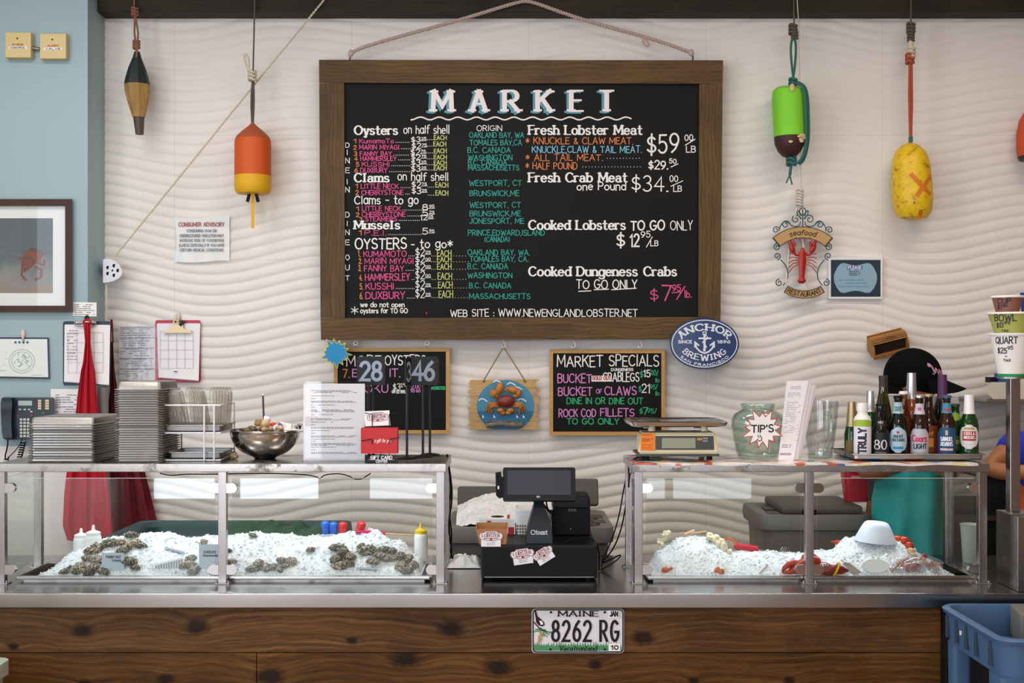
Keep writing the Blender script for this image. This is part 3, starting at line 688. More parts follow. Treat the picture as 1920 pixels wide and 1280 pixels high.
def menu(rows, label, num=True):
    mb = MB()
    for r in rows:
        n, s, a, b, y, h, pr, cents, px_, ex, ey, org, oa, ob, oy = r
        if num: txt(mb, n, a - 11 if a < 690 else a - 14, a - 6, y, h * .95, q, 1.5, 'hand', OR)
        txt(mb, s, a, b, y, h, q, max(1.35, h * .14), 'hand', PK)
        if pr:
            dots(mb, b + 4, px_ - 2, y - 1); txt(mb, pr, px_, px_ + (17 if '$' in pr else 10 if len(pr) < 2 else 13), y - 2, h * 1.25, q, 1.5); x2 = px_ + (19 if '$' in pr else 13 if len(pr) < 2 else 15)
            txt(mb, cents, x2, x2 + 9, y - 6, 4.6, q, 1); ribbon(mb, [(x2 - 1, -(y - 4.3)), (x2 + 10, -(y - 4.7))], lambda d: 1, lambda u, v: q(u, -v))
        if ex:
            dots(mb, px_ + 30, ex - 2, ey, YE if y > 470 else 0); txt(mb, 'EACH', ex, ex + (23 if y < 460 else 26), ey, h * 1.02, q, 1.4, 'hand', YE)
            if y > 470: dots(mb, ex + 30, oa - 3, ey, YE, 5.5)
        if org: txt(mb, org, oa, ob, oy, 9.6, q, 1.45, 'hand', TL)
    mb.build('menu_lettering', TM, bd, flat=True, label=label, recalc=False)
menu([('1', 'KumamoTo', 674, 738, 268, 7.6, '$3', '25', 771, 814, 262, 'OAKLAND BAY, WA', 880, 982, 258), ('2', 'MARIN MIYAGI', 674, 748, 280, 8, '$2', '75', 772, 813, 274, 'TOMALES BAY,CA', 881, 978, 272),
      ('3', 'FANNY BAY', 675, 734, 292, 8, '$2', '75', 770, 814, 287, 'B.C. CANADA', 877, 957, 286), ('4', 'HAMMERSLEY', 676, 743, 301, 7.5, '$2', '75', 771, 814, 298, 'WASHINGTON', 878, 960, 300),
      ('5', 'KUSSHI', 679, 730, 312, 8, '$3', '25', 771, 814, 309, 'B.C. CANADA', 878, 950, 309), ('6', 'DUXBURY', 676, 726, 323, 8, '$3', '25', 771, 814, 319, 'MASSACHUSETTS', 878, 973, 319)], 'pink oyster list with yellow EACH and teal origins')
menu([('1', 'LITTLE NECK', 677, 747, 353, 8.6, '$2', '75', 772, 817, 351, 'WESTPORT, CT', 880, 978, 348), ('2', 'CHERRYSTONE', 678, 756, 365, 8.6, '$3', '25', 772, 817, 366, 'BRUNSWICK,ME', 881, 973, 367)], 'pink clam list below Clams on half shell')
menu([('1', 'LITTLE NECK', 679, 751, 395, 8.4, '8', '95', 792, 0, 0, 'WESTPORT, CT', 881, 976, 389), ('2', 'CHERRYSTONE', 679, 760, 406, 8.4, '5', '25', 792, 0, 0, 'BRUNSWICK,ME', 881, 976, 405), ('3', 'STEAMERS', 685, 744, 414.5, 8, '12', '25', 788, 0, 0, 'JONESPORT, ME', 881, 982, 419)], 'pink clams to go list')
menu([('1', 'P.E.I.', 684, 724, 441, 9, '5', '95', 792, 0, 0, 'PRINCE.EDWARD,ISLAND', 878, 1021, 441), ('', '', 684, 690, 441, 9, '', '', 0, 0, 0, '(CANADA)', 909, 955, 453)], 'pink P.E.I. mussel line')
menu([('1.', 'KUMAMOTO', 682, 762, 481, 10.5, '$2', '25', 779, 820, 480, 'OAKLAND BAY, WA.', 877, 993, 478), ('2.', 'MARIN MIYAGI', 684, 775, 494, 10, '$2', '00', 779, 820, 491, 'TOMALES BAY, CA.', 881, 990, 490), ('3.', 'FANNY BAY', 683, 757, 508, 10.5, '$2', '00', 779, 820, 505, 'B.C. CANADA', 877, 952, 504),
      ('4.', 'HAMMERSLEY', 685, 768, 525, 12, '$2', '00', 779, 821, 524, 'WASHINGTON', 877, 960, 521), ('5.', 'KUSSHI', 686, 738, 542, 11.5, '$2', '25', 779, 822, 540, 'B.C. CANADA', 880, 958, 540), ('6.', 'DUXBURY', 686, 759, 560, 12.5, '$2', '25', 779, 823, 558, 'MASSACHUSETTS', 880, 994, 560)], 'pink oysters to go list with yellow EACH')
block('subheading_lettering', [('on half shell', 757, 842, 250, 15, WH, {'w': 1.7}), ('on half shell', 746, 840, 338, 15, WH, {'w': 1.7}), ('Clams - to go', 665, 784, 382, 15.5, WH, {'w': 2}), ('OYSTERS', 666, 762, 466, 19, WH, {'w': 2.6}), ('- to go*', 771, 848, 464, 15, WH, {'w': 2}), ('ORIGIN', 894, 941, 245, 10, WH)], 'white handwritten subheadings')
v_ = [(c, 648, 655, y, 9, WH, {'w': 1.5}) for c, y in zip('DNENDNEOUT', (276, 306, 324, 360, 407, 440, 459, 487, 506, 525))] + [('I', 650.5, 651.5, y, 9, WH, {'w': 1.5}) for y in (290, 345, 423)]
block('side_lettering', v_, 'white letters DINE IN and DINE OUT running down the left edge')
block('note_lettering', [('*', 659, 671, 592, 20, WH, {'w': 1.6}), ('we do not open', 676, 758, 575, 8.5, WH, {'w': 1.6}), ('oysters for TO GO', 676, 764, 586.5, 8.5, WH, {'w': 1.6}), ('WEB SITE : WWW.NEWENGLANDLOBSTER.NET', 845, 1195, 593, 13, WH, {'w': 1.7})], 'white footnote and web site line')
block('menu_lettering', [('* KNUCKLE & CLAW MEAT.', 986, 1187, 270, 12, OR), ('KNUCKLE,CLAW & TAIL MEAT.', 998, 1203, 286, 12, LB), ('* ALL TAIL MEAT.', 986, 1130, 301, 12, OR), ('* HALF POUND', 986, 1082, 317, 12, OR)], 'orange and light blue lobster meat lines')
mb = MB(); dots(mb, 1138, 1200, 297, 0, 6); dots(mb, 1092, 1205, 313, 0, 6)
def ul(x0, y0, x1, y1, mi=0, w=1.8): mb.mi = mi; ribbon(mb, [(x0, -y0), (x1, -y1)], lambda d: w, lambda u, v: q(u, -v)); mb.mi = 0
ul(1285, 272, 1303, 261); ul(1258, 313, 1271, 307); ul(1258, 349, 1280, 339, w=1.5); ul(1085, 546, 1108, 545); ul(1114, 543, 1141, 542); ul(1147, 543, 1193, 540); ul(1212, 463, 1223, 444, w=1.6); ul(1260, 549, 1277, 547, 1); ul(1269, 561, 1284, 537, 1, 2.2); mb.mi = 0
for s, a, b, y, h, mi, w in (('$59', 1213, 1272, 287, 34, 0, 3.4), ('00', 1284, 1299, 263, 11, 0, 1.7), ('LB', 1287, 1304, 285, 11, 0, 1.7), ('$29.', 1216, 1252, 317, 15, 0, 2.4), ('50', 1255, 1268, 306, 8, 0, 1.6), ('$34.', 1184, 1252, 358, 27, 0, 2.6), ('00', 1256, 1271, 340, 11, 0, 1.6), ('LB', 1263, 1278, 359, 10, 0, 1.6),
                        ('$', 1156, 1171, 463, 25, 0, 3), ('12', 1182, 1198, 462, 23, 0, 3.2), ('95', 1202, 1219, 445, 11, 0, 1.7), ('LB', 1220, 1234, 461, 10, 0, 1.6), ('$', 1219, 1234, 562, 22, 1, 2), ('7', 1241, 1258, 564, 27, 1, 2.8), ('95', 1261, 1276, 545, 11, 1, 1.8), ('lb.', 1284, 1296, 557, 12, 1, 1.8)): txt(mb, s, a, b, y, h, q, w, 'hand', mi)
mb.build('price_lettering', TM, bd, flat=True, label='white and pink handwritten prices', recalc=False)
block('note_lettering', [('one Pound', 1082, 1173, 356, 14, WH, {'w': 2}), ('TO GO', 1183, 1246, 431, 17, WH, {'w': 2.8}), ('ONLY', 1257, 1298, 431, 17, WH, {'w': 1.7}), ('TO GO ONLY', 1081, 1194, 541, 16, WH, {'w': 2})], 'white handwritten notes one Pound and TO GO ONLY')
mb = MB(); mb.ball(P(800, 587, YL), (.005, .002, .006)); mb.build('magnet', 'red', bd)

# ================================================================ small chalkboards
def small_board(name, label, x0, y0, x1, y1, Y, hooks, skew=0):
    b = thing(name, label, 'chalkboard', P((x0 + x1) / 2, y1, Y)); t = 7
    mb = MB(); mb.prism([(x0 + 3, y0 + 3), (x1 - 3, y0 + 3), (x1 - 3, y1 - 3), (x0 + 3, y1 - 3)], lambda u, v, y: P(u, v, y), Y + .008, Y + .02); mb.build('slate_panel', 'slate', b)
    mb = MB()
    for p in ([(x0, y0), (x1, y0), (x1 - t, y0 + t), (x0 + t, y0 + t)], [(x0, y1), (x1, y1), (x1 - t, y1 - t), (x0 + t, y1 - t)], [(x0, y0), (x0 + t, y0 + t), (x0 + t, y1 - t), (x0, y1)], [(x1, y0), (x1 - t, y0 + t), (x1 - t, y1 - t), (x1, y1)]):
        mb.prism(p, lambda u, v, y: P(u, v, y), Y, Y + .022)
    mb.build('frame', 'pine', b)
    for u in hooks:
        mb = MB(); mb.cyl(P(u, y0 + 1, Y + .01), P(u, y0 - 8, Y + .012), .0018, n=6); mb.build('eye_screw', 'steel_dark', b)
    return b
Y2 = 2.045
b1 = small_board('menu_chalkboard', 'pine framed chalkboard headed MORE OYSTERS below the left end of the big board', 626, 652, 843, 813, Y2, (667, 800))
q1 = plane(Y2 + .0072); PU, GR = 1, 3; BM = ['#ecebe8', '#d583c4', '#e2792f', '#1fae72']
block('lettering', [('MORE', 650, 714, 686, 19, 0, {'w': 2}), ('OYSTERS', 722, 798, 684, 18, 0, {'w': 2}), ('7.', 643, 655, 707, 16, 2, {'w': 2}), ('E', 661, 669, 706, 14, 1, {'w': 2}), ('IT.', 731, 750, 706, 14, 1, {'w': 2}), ('SHIGOKU', 632, 727, 735, 14, 1, {'w': 2}),
       ('$3', 737, 750, 731, 12, 0), ('25', 751, 760, 725, 6, 0), ('ON 1/2 SHELL', 735, 763, 736.5, 5, 0, {'w': 1.3}), ('-2.00', 768, 788, 728, 8, 1), ('TO GO', 770, 788, 735, 5, 1), ('WASHINGTON', 806, 834, 730, 5.5, 3, {'w': 1.2})], 'chalk lettering in white, pink and green', parent=b1, mp=q1, mats=BM)
b2 = small_board('menu_chalkboard', 'pine framed chalkboard headed MARKET SPECIALS below the right end of the big board', 1030, 655, 1247, 816, Y2, (1075, 1200))
block('lettering', [('MARKET', 1045, 1130, 687, 20, 0, {'w': 2.2}), ('SPECIALS', 1142, 1235, 686, 20, 0, {'w': 2.2}), ('DUNGENESS', 1146, 1187, 695, 4.6, 0, {'w': 1.2}), ('BUCKET', 1046, 1109, 717, 16, 1, {'w': 2}), ('CRAB', 1131, 1165, 714.5, 16, 0, {'w': 2}), ('LEGS', 1167, 1198, 714.5, 16, 0, {'w': 2}), ('$', 1200, 1206, 707, 12, 3), ('15', 1207, 1219, 706, 13, 0, {'w': 2}), ('00/', 1221, 1234, 703, 9, 3), ('lb', 1229, 1236, 716, 7, 3),
       ('BUCKET', 1047, 1110, 741, 15, 1, {'w': 2}), ('OF', 1118, 1128, 737, 8, 1), ('CLAWS', 1134, 1193, 740, 15, 1, {'w': 2}), ('$', 1197, 1203, 734, 11, 3), ('21', 1204, 1218, 736, 16, 0, {'w': 2}), ('95/', 1219, 1233, 729, 8, 3), ('lb', 1229, 1236, 741, 7, 3), ('DINE IN OR DINE OUT', 1063, 1205, 757, 11, 3, {'w': 1.7}), ('ROCK COD', 1048, 1117, 781, 14, 1, {'w': 2}), ('FILLETS', 1126, 1189, 780, 14, 1, {'w': 2}),
       ('$', 1199, 1205, 775, 9, 3), ('7', 1206, 1214, 777, 13, 3, {'w': 1.8}), ('95/', 1214, 1231, 774, 8, 3), ('TO GO ONLY', 1063, 1160, 795, 10.5, 3, {'w': 1.8})], 'chalk lettering in white, pink and green', parent=b2, mp=q1, mats=BM)
mb = MB(); mb.prism([(1109, 704), (1147, 704), (1147, 715), (1109, 715)], lambda u, v, y: P(u, v, y), Y2 + .004, Y2 + .0068); sd = mb.build('sold_out_strip', 'white', b2, label='white SOLD OUT strip stuck over the BUCKET line')
mb = MB(); txt(mb, 'SOLD OUT', 1111, 1145, 711.5, 6.5, plane(Y2 + .0034), 1.5, 'print'); mb.build('strip_lettering', '#b02038', sd, flat=True)

# ================================================================ things on the pillar
def pq(u, v, y): return P(u, v, y)
def rect(x0, y0, x1, y1): return [(x0, y0), (x1, y0), (x1, y1), (x0, y1)]
Yb = PIL - .045
for i, (x0, y0, x1, y1, lb) in enumerate(((9, 60, 58, 108, 'beige square junction box nearest the left edge of the photo'), (74, 62, 124, 110, 'beige square junction box nearer the wavy wall'))):
    b = thing('junction_box', lb + ', on the blue pillar', 'junction box', P((x0 + x1) / 2, y1, PIL), 'junction boxes on the pillar')
    mb = MB(); a = P(x0, y1, Yb); c = P(x1, y0, Yb); mb.box2(a, (c.x, PIL + .002, c.z), bev=.006); mb.build('housing', 'beige', b)
    mb = MB(); q = plane(Yb - .0006); m = (x0 + x1) / 2
    mb.poly([q(u, v) for u, v in rect(m - 17, y1 - 21, m + 17, y1 - 16)]); mb.mi = 1; txt(mb, 'FIRE' if i == 0 else 'ALARM', m - 10, m + 10, y1 - 23, 3, q, .9, 'print', 1); txt(mb, 'CONTROL' if i == 0 else 'VALVE', m - 14, m + 14, y1 - 17, 3, plane(Yb - .0012), .8, 'print', 2)
    mb.mi = 2; mb.poly([q(m - 1 + 2 * cos(k), y0 + 12 + 2 * sin(k)) for k in range(6)]); mb.mi = 0; mb.build('label_strip', ['white', '#b0502f', '#333333'], b, flat=True)
    if i == 0:
        mb = MB(); mb.cyl(P(57, 90, PIL - .02), P(74.5, 92, PIL - .02), .008); mb.cyl(P(60, 90, PIL - .02), P(64, 91, PIL - .02), .0115); mb.build('conduit', 'steel_dark', b)
pf = thing('framed_picture', 'dark wood framed picture of a clawed sea creature in a white mount on the pillar', 'picture', P(50, 585, PIL))
mb = MB(); Yf = PIL - .03; O = (-45, 373, 135, 585); I_ = (-33, 386, 122, 573)
for p in ([(O[0], O[1]), (O[2], O[1]), (I_[2], I_[1]), (I_[0], I_[1])], [(O[0], O[3]), (O[2], O[3]), (I_[2], I_[3]), (I_[0], I_[3])], [(O[0], O[1]), (I_[0], I_[1]), (I_[0], I_[3]), (O[0], O[3])], [(O[2], O[1]), (I_[2], I_[1]), (I_[2], I_[3]), (O[2], O[3])]): mb.prism(p, pq, Yf, PIL - .001)
mb.build('frame', 'walnut', pf)
mb = MB(); mb.prism(rect(-34, 385, 123, 574), pq, PIL - .012, PIL - .003); mb.build('mount', 'white', pf)
mb = MB(); mb.prism(rect(-14, 409, 99, 549), pq, PIL - .0135, PIL - .0125); mb.build('print', 'painting', pf)
mb = MB(); q = plane(PIL - .0145)
for k in range(5): mb.mi = k % 2; mb.poly([P(62 + (17 - 2 * k) * cos(a * pi / 8) + rnd.uniform(-3, 3) - 4 * k, 478 + 6 * k + (14 - 1.5 * k) * sin(a * pi / 8) + rnd.uniform(-2, 2), PIL - .0138 - .0001 * k) for a in range(16)])
mb.mi = 1
for pts in ([(58, 500), (44, 500), (40, 515), (48, 524)], [(66, 500), (78, 506), (77, 520), (67, 524)], [(70, 492), (82, 497), (84, 488)], [(48, 488), (36, 484)], [(72, 484), (80, 478)]): ribbon(mb, [(a, -b) for a, b in pts], lambda d: 4.2, lambda u, v: q(u, -v))
mb.build('crab_motif', ['#6b534a', '#8a5348'], pf, flat=True)
mb = MB(); mb.prism(rect(-33, 386, 122, 573), pq, PIL - .0175, PIL - .016); mb.build('glazing', 'glazing', pf)
def sheet(name, label, cat, pts, Y, m='paper', parent=None, curl=0.):
    mb = MB(); (ax, ay), (bx, by), (cx, cy), (dx, dy) = pts
    def fn(a, b):
        u = (ax * (1 - a) + bx * a) * (1 - b) + (dx * (1 - a) + cx * a) * b; v = (ay * (1 - a) + by * a) * (1 - b) + (dy * (1 - a) + cy * a) * b
        return P(u, v, Y - curl * (b ** 3) * (.4 + .6 * a) - .0015 * sin(a * 3.1))
    mb.grid(8, 10, fn)
    r = bmesh.ops.solidify(mb.bm, geom=mb.bm.faces[:], thickness=.0008)
    if parent is None:
        o = mb.build(name, m, None, P((dx + cx) / 2, (dy + cy) / 2, Y)); return tag(o, label, cat)
    return mb.build(name, m, parent)
def holder(name, label, cat, base): return thing(name, label, cat, base)
c = thing('caption_card', 'small white caption card under the framed picture', 'card', P(159, 593, PIL)); sheet('card', 0, 0, [(137, 566), (181, 567), (181, 593), (137, 592)], PIL - .003, 'white', c)
mb = MB(); scribble(mb, 139, 179, 569, 591, plane(PIL - .006), 6, 1.1); mb.build('print', '#777777', c, flat=True)
ce = thing('certificate', 'certificate with a round seal in a dark blue frame hung from an adhesive hook', 'certificate', P(40, 710, PIL))
mb = MB(); mb.prism([(-30, 632), (91, 632.5), (93, 710), (-30, 708)], pq, PIL - .012, PIL - .001); mb.build('frame', 'navy', ce)
mb = MB(); mb.prism([(-27, 635), (88.5, 635.5), (90.5, 707), (-27, 705)], pq, PIL - .014, PIL - .011); mb.build('sheet', '#e6efec', ce)
mb = MB(); q = plane(PIL - .0148); s1 = [(41 + 24 * cos(a * pi / 15), -(677 + 22 * sin(a * pi / 15))) for a in range(31)]
ribbon(mb, s1, lambda d: .9, lambda u, v: q(u, -v)); ribbon(mb, [(41 + (a - 41) * .8, -677 + (b + 677) * .8) for a, b in s1], lambda d: .8, lambda u, v: q(u, -v))
for k in range(26): a = rnd.uniform(0, 6.28); r_ = rnd.uniform(2, 16); u, v = 41 + r_ * cos(a), 677 + r_ * .85 * sin(a); ribbon(mb, [(u, -v), (u + rnd.uniform(-5, 5), -v + rnd.uniform(-5, 5))], lambda d: 1.1, lambda u, v: q(u, -v))
scribble(mb, -20, 14, 655, 700, q, 4, 1); scribble(mb, 60, 84, 700, 706, q, 1, .8); mb.mi = 1
for k in range(4): mb.poly([q(29 + 7.5 * k + 2.6 * cos(a), 641.5 + 2.6 * sin(a)) for a in range(6)])
mb.build('seal_print', ['#9fa9a5', '#3c7180'], ce, flat=True)
def adhesive_hook(parent, u, v, m, Y=PIL):
    mb = MB(); mb.ball(P(u, v, Y - .008), (.0125, .009, .022)); mb.tube(smooth([P(u, v + 4, Y - .008), P(u, v + 9, Y - .02), P(u, v + 12, Y - .028), P(u, v + 8, Y - .034)], 1), .005, 8); return mb.build('adhesive_hook', m, parent)
adhesive_hook(ce, 43, 626, 'hook')
def clipboard(label, corners, Y, m, paper_pts, clip, hookm, hv, x_mid, big):
    b = thing('clipboard', label, 'clipboard', P(x_mid, corners[2][1], Y))
    xs_ = [p[0] for p in corners]; ys = [p[1] for p in corners]
    mb = MB(); mb.prism(rrect(min(xs_), min(ys), max(xs_), max(ys), 4), pq, Y - .006, Y - .002); mb.build('board', m, b)
    for k in range(3): sheet('paper', 0, 0, [(a + k * .8, bb - k * .5) for a, bb in paper_pts], Y - .0085 - .002 * k, 'paper', b, curl=.012 + .006 * k)
    mb = MB(); q = lambda u, v: P(u, v, Y - .0168 - .022 * max(0, (v - paper_pts[0][1]) / (paper_pts[2][1] - paper_pts[0][1])) ** 3)
    (x0, y0), (x1, _), (x2, y2), (x3, _) = paper_pts; n = 4
    for k in range(n + 1): ribbon(mb, [(x0 + 6 + (x1 - x0 - 18) * k / n, -(y0 + 14)), (x0 + 6 + (x1 - x0 - 18) * k / n, -(y2 - 24))], lambda d: .7, lambda u, v: q(u, -v))
    for k in range(5): yy = y0 + 14 + (y2 - y0 - 38) * k / 4; ribbon(mb, [(x0 + 6, -yy), (x1 - 12, -yy)], lambda d: .7, lambda u, v: q(u, -v))
    mb.build('ruled_grid', '#b9bac6', b, flat=True)
    mb = MB(); q = lambda u, v: P(u, v, Y - .0172 - .004)
    if big: scribble(mb, x0 + 24, x1 - 24, y2 - 20, y2 - 15, lambda u, v: P(u, v, Y - .034), 1, 2, word=(5, 9))
    else:
        for k in range(10): scribble(mb, x0 + 4, x0 + 26, y0 + 8 + 6 * k, y0 + 13 + 6 * k, q, 1, 1.1, word=(2, 6))
    mb.build('handwriting', '#55525e', b, flat=True)
    mb = MB(); u, v = clip
    if big:
        mb.prism([(u - 26, v + 16), (u + 26, v + 16), (u + 24, v + 11), (u + 11, v + 8), (u + 9, v - 4), (u - 9, v - 4), (u - 11, v + 8), (u - 24, v + 11)], pq, Y - .03, Y - .02); mb.cyl(P(u - 4, v - 5, Y - .035), P(u - 4, v - 5, Y - .012), .013); mb.mi = 1; mb.cyl(P(u - 4, v - 5, Y - .036), P(u - 4, v - 5, Y - .0345), .005); mb.box(P(u + 8, v - 2, Y - .025), (.018, .012, .03), R=rot2('Y', 40)); mb.mi = 0
    else:
        mb.tube(smooth([P(u - 20, v - 3, Y - .02), P(u - 20, v + 6, Y - .022), P(u + 20, v + 6, Y - .022), P(u + 20, v - 3, Y - .02)], 1), .0035, 8); mb.box(P(u, v - 1, Y - .014), (.1, .01, .014), bev=.002)
    mb.build('clip', ['gold', 'black'] if big else ['steel_dark'], b)
    adhesive_hook(b, x_mid if not big else u + 1, hv, hookm, Y); return b
clipboard('dark blue clipboard with curling lined sheets, behind the red apron strap', [(118, 603), (208, 602), (208, 722), (118, 722)], PIL, 'navy', [(121, 609), (205, 610), (203, 722), (120, 716)], (160, 605), 'black', 599, 163, False)
clipboard('red clipboard with a blank ruled sheet on the wavy wall', [(291, 600), (376, 600), (376, 717), (291, 717)], WALL - .012, 'clipred', [(294, 607), (374, 607), (371, 714), (297, 708)], (333, 608), 'hook', 593, 334, True)
c = thing('plastic_sleeve', 'crinkled clear sleeve holding a printed form, left of the red clipboard', 'plastic sleeve', P(256, 712, WALL - .02))
sheet('form', 0, 0, [(222, 613), (292, 611), (293, 714), (224, 712)], WALL - .016, 'papergrey', c)
mb = MB(); q = plane(WALL - .0195)
for k in range(5): scribble(mb, 225, 286, 614 + 19 * k, 630 + 19 * k, q, 4, 1, .6); ribbon(mb, [(225, -(613 + 19.5 * k)), (288, -(613 + 19.5 * k))], lambda d: 1, lambda u, v: q(u, -v))
mb.build('form_print', '#8a8f9c', c, flat=True)
mb = MB(); mb.grid(24, 26, lambda a, b: P(219 + 77 * a, 609 + 107 * b, WALL - .024 - .006 * abs(noise.noise(Vector((a * 5, b * 7, 2)))) - .004 * noise.noise(Vector((a * 12, b * 9, 5))))); mb.build('clear_cover', 'sleeve', c)
ca = thing('advisory_notice', 'crumpled white CONSUMER ADVISORY notice taped to the wavy wall', 'notice', P(378, 490, WALL - .02))
mb = MB(); mb.grid(20, 16, lambda a, b: P(327 + 103 * a + 4 * sin(b * 3) * (a < .1), 407 + 83 * b + 2 * sin(a * 5), WALL - .017 - .003 * noise.noise(Vector((a * 5, b * 5, 8))))); mb.build('sheet', 'white', ca)
mb = MB(); q = plane(WALL - .0215); txt(mb, 'CONSUMER ADVISORY', 335, 420, 424, 7, q, 1.35, 'print', 0)
for s, a, b, y in (('CONSUMING RAW OR', 350, 406, 435), ('UNDERCOOKED SHELLFISH MAY', 337, 419, 444), ('INCREASE RISK OF FOODBORNE', 337, 420, 453), ('ILLNESS ESPECIALLY IF YOU HAVE', 336, 420, 462), ('CERTAIN MEDICAL CONDITIONS', 337, 419, 471)): txt(mb, s, a, b, y, 5, q, .95, 'print', 1)
mb.build('print', ['#a8283a', '#77757a'], ca, flat=True)
mb = MB(); mb.grid(20, 16, lambda a, b: P(325 + 107 * a, 405 + 87 * b, WALL - .0235 - .004 * abs(noise.noise(Vector((a * 6, b * 5, 1)))))); mb.build('plastic_cover', 'sleeve', ca)
ls = thing('phone_list', 'white printed phone list pinned behind the telephone', 'notice', P(125, 800, PIL)); sheet('sheet', 0, 0, [(95, 729), (158, 729), (158, 800), (95, 800)], PIL - .003, 'white', ls)
mb = MB(); scribble(mb, 104, 155, 738, 796, plane(PIL - .0065), 13, 1.4, .75, (5, 12)); mb.build('print', '#8a8a92', ls, flat=True)
# telephone
ph = thing('telephone', 'dark desk telephone mounted on the blue pillar with coiled cord', 'telephone', P(52, 824, PIL)); Yt = PIL - .05
mb = MB(); mb.prism(rrect(18, 745, 102, 824, 3), pq, Yt, PIL - .002); mb.build('body', 'phone', ph)
mb = MB(); mb.loft([[P(u + du, v, y) for u, v, y in ((2, 752, Yt - .02), (2, 752, Yt - .045), (24, 750, Yt - .05), (24, 750, Yt - .0))] for du, v0 in ((0, 0),)] and [[P(x0, y, Yt - .003), P(x0 + 1, y, Yt - d), P(x1 - 1, y, Yt - d), P(x1, y, Yt - .003)] for y, x0, x1, d in ((744, 8, 18, .012), (746, 3, 22, .03), (755, 1, 24, .042), (770, 1, 23, .036), (790, 2, 22, .034), (808, 3, 23, .038), (820, 5, 24, .042), (824, 9, 21, .03), (825, 12, 18, .012))]); mb.build('handset', 'phone', ph)
mb = MB(); mb.prism(rect(34, 751, 60, 760), pq, Yt - .0025, Yt + .001); mb.build('display', 'lcd', ph)
def key(u0, v0, u1, v1, m='phonekey'): mb = MB(); mb.prism(rrect(u0, v0, u1, v1, .8, 2), pq, Yt - .004, Yt + .001); mb.build('key', m, ph)
for r in range(4):
    key(71, 749 + 4.8 * r, 77.5, 753 + 4.8 * r, 'cream'); key(84.5, 749 + 4.8 * r, 92, 753 + 4.8 * r, 'cream')
for r in range(6):
    for k in range(3): key(37 + 6.6 * k, 784 + 6.2 * r, 42 + 6.6 * k, 788.4 + 6.2 * r)
for u, v, m in ((35, 766, 'phonekey'), (44, 766, 'phonekey'), (52, 766, 'phonekey'), (56, 770, 'phonekey'), (31, 778, 'lobred'), (57, 777, 'lobred'), (79, 773, 'plategreen')): key(u, v, u + 5, v + 2.6, m)
mb = MB(); mb.tube(smooth([P(15, 823, Yt - .02), P(14, 838, Yt - .02), P(9, 856, Yt - .02), P(12, 862, Yt - .02)], 2), .0035)
coil = [P(12 + 3 * t + 4.5 * cos(t * 14), 858 + 14 * t + 1.2 * sin(t * 14), Yt - .03 + .01 * sin(t * 14)) for t in [i / 40 for i in range(41)]]; mb.tube(coil, .003, 6)
coil = [P(44 - 9 * t + 4.6 * cos(t * 52), 828 + 36 * t + 1.2 * sin(t * 52), Yt - .03 + .012 * sin(t * 52)) for t in [i / 130 for i in range(131)]]; mb.tube(coil, .003, 6)
mb.tube(smooth([P(42, 822, Yt - .02), P(36, 836, Yt - .02), P(22, 852, Yt - .02), P(14, 858, Yt - .02)], 2), .0022); mb.build('cord', 'rubber', ph)
# aprons hung on hooks
def drape(mb, rows, Y, folds, amp, nx=36, ny=60, ph_=0.):
    """cloth hanging: rows [(y, xl, xr, depth)] interpolated, with vertical folds"""
    def fn(a, b):
        t = b * (len(rows) - 1); i = min(int(t), len(rows) - 2); k = t - i; k = k * k * (3 - 2 * k)
        y, l, r = [rows[i][j] * (1 - k) + rows[i + 1][j] * k for j in range(3)]
        u = l + (r - l) * a; f = sin(a * folds * 2 * pi + ph_ + 1.2 * sin(b * 3)) + .4 * sin(a * folds * 4.7 * pi + b * 4)
        return P(u + 1.5 * sin(b * 9 + a * 3), y + 3 * sin(a * 7) * b, Y - amp * (1 + f) * min(1, .25 + b))
    mb.grid(nx, ny, fn); bmesh.ops.solidify(mb.bm, geom=mb.bm.faces[:], thickness=.0015)
ap = thing('apron', 'bright red apron hanging by its neck strap over the blue clipboard', 'apron', P(165, 1010, PIL - .05))
mb = MB(); drape(mb, [(604, 156, 170), (640, 158, 171), (680, 154, 176), (692, 152, 178), (730, 148, 180), (780, 143, 184), (860, 128, 196), (930, 119, 206), (985, 116, 212), (1012, 125, 214)], PIL - .055, 2.5, .016); mb.build('cloth', 'apron', ap)
mb = MB(); mb.tube(smooth([P(156, 606, PIL - .06), P(158, 600, PIL - .06), P(164, 598, PIL - .06), P(169, 600, PIL - .06), P(170, 606, PIL - .06)], 2), .005, 6); mb.build('neck_loop', 'apron', ap)
ap2 = thing('apron', 'dark crimson apron hanging behind the tall stack of pans', 'apron', P(255, 1000, WALL - .05))
mb = MB(); drape(mb, [(640, 207, 212), (690, 206, 216), (740, 205, 222), (800, 204, 240), (870, 205, 268), (930, 207, 285), (1000, 208, 303)], WALL - .05, 2.5, .02, ph_=2); mb.build('cloth', 'aprondark', ap2)
mb = MB(); mb.tube(smooth([P(207, 642, WALL - .06), P(208, 600, WALL - .05), P(210, 598, WALL - .05), P(212, 642, WALL - .06)], 1), .004, 6); mb.build('neck_loop', 'aprondark', ap2)
mb = MB(); mb.grid(6, 10, lambda a, b: P(183 + 20 * a, 726 + 60 * b, PIL - .02 - .012 * sin(a * 3))); bmesh.ops.solidify(mb.bm, geom=mb.bm.faces[:], thickness=.004)
tag(mb.build('folder', 'grey', None, P(193, 786, PIL - .02)), 'grey folder hanging right of the red apron, below the blue clipboard', 'folder')

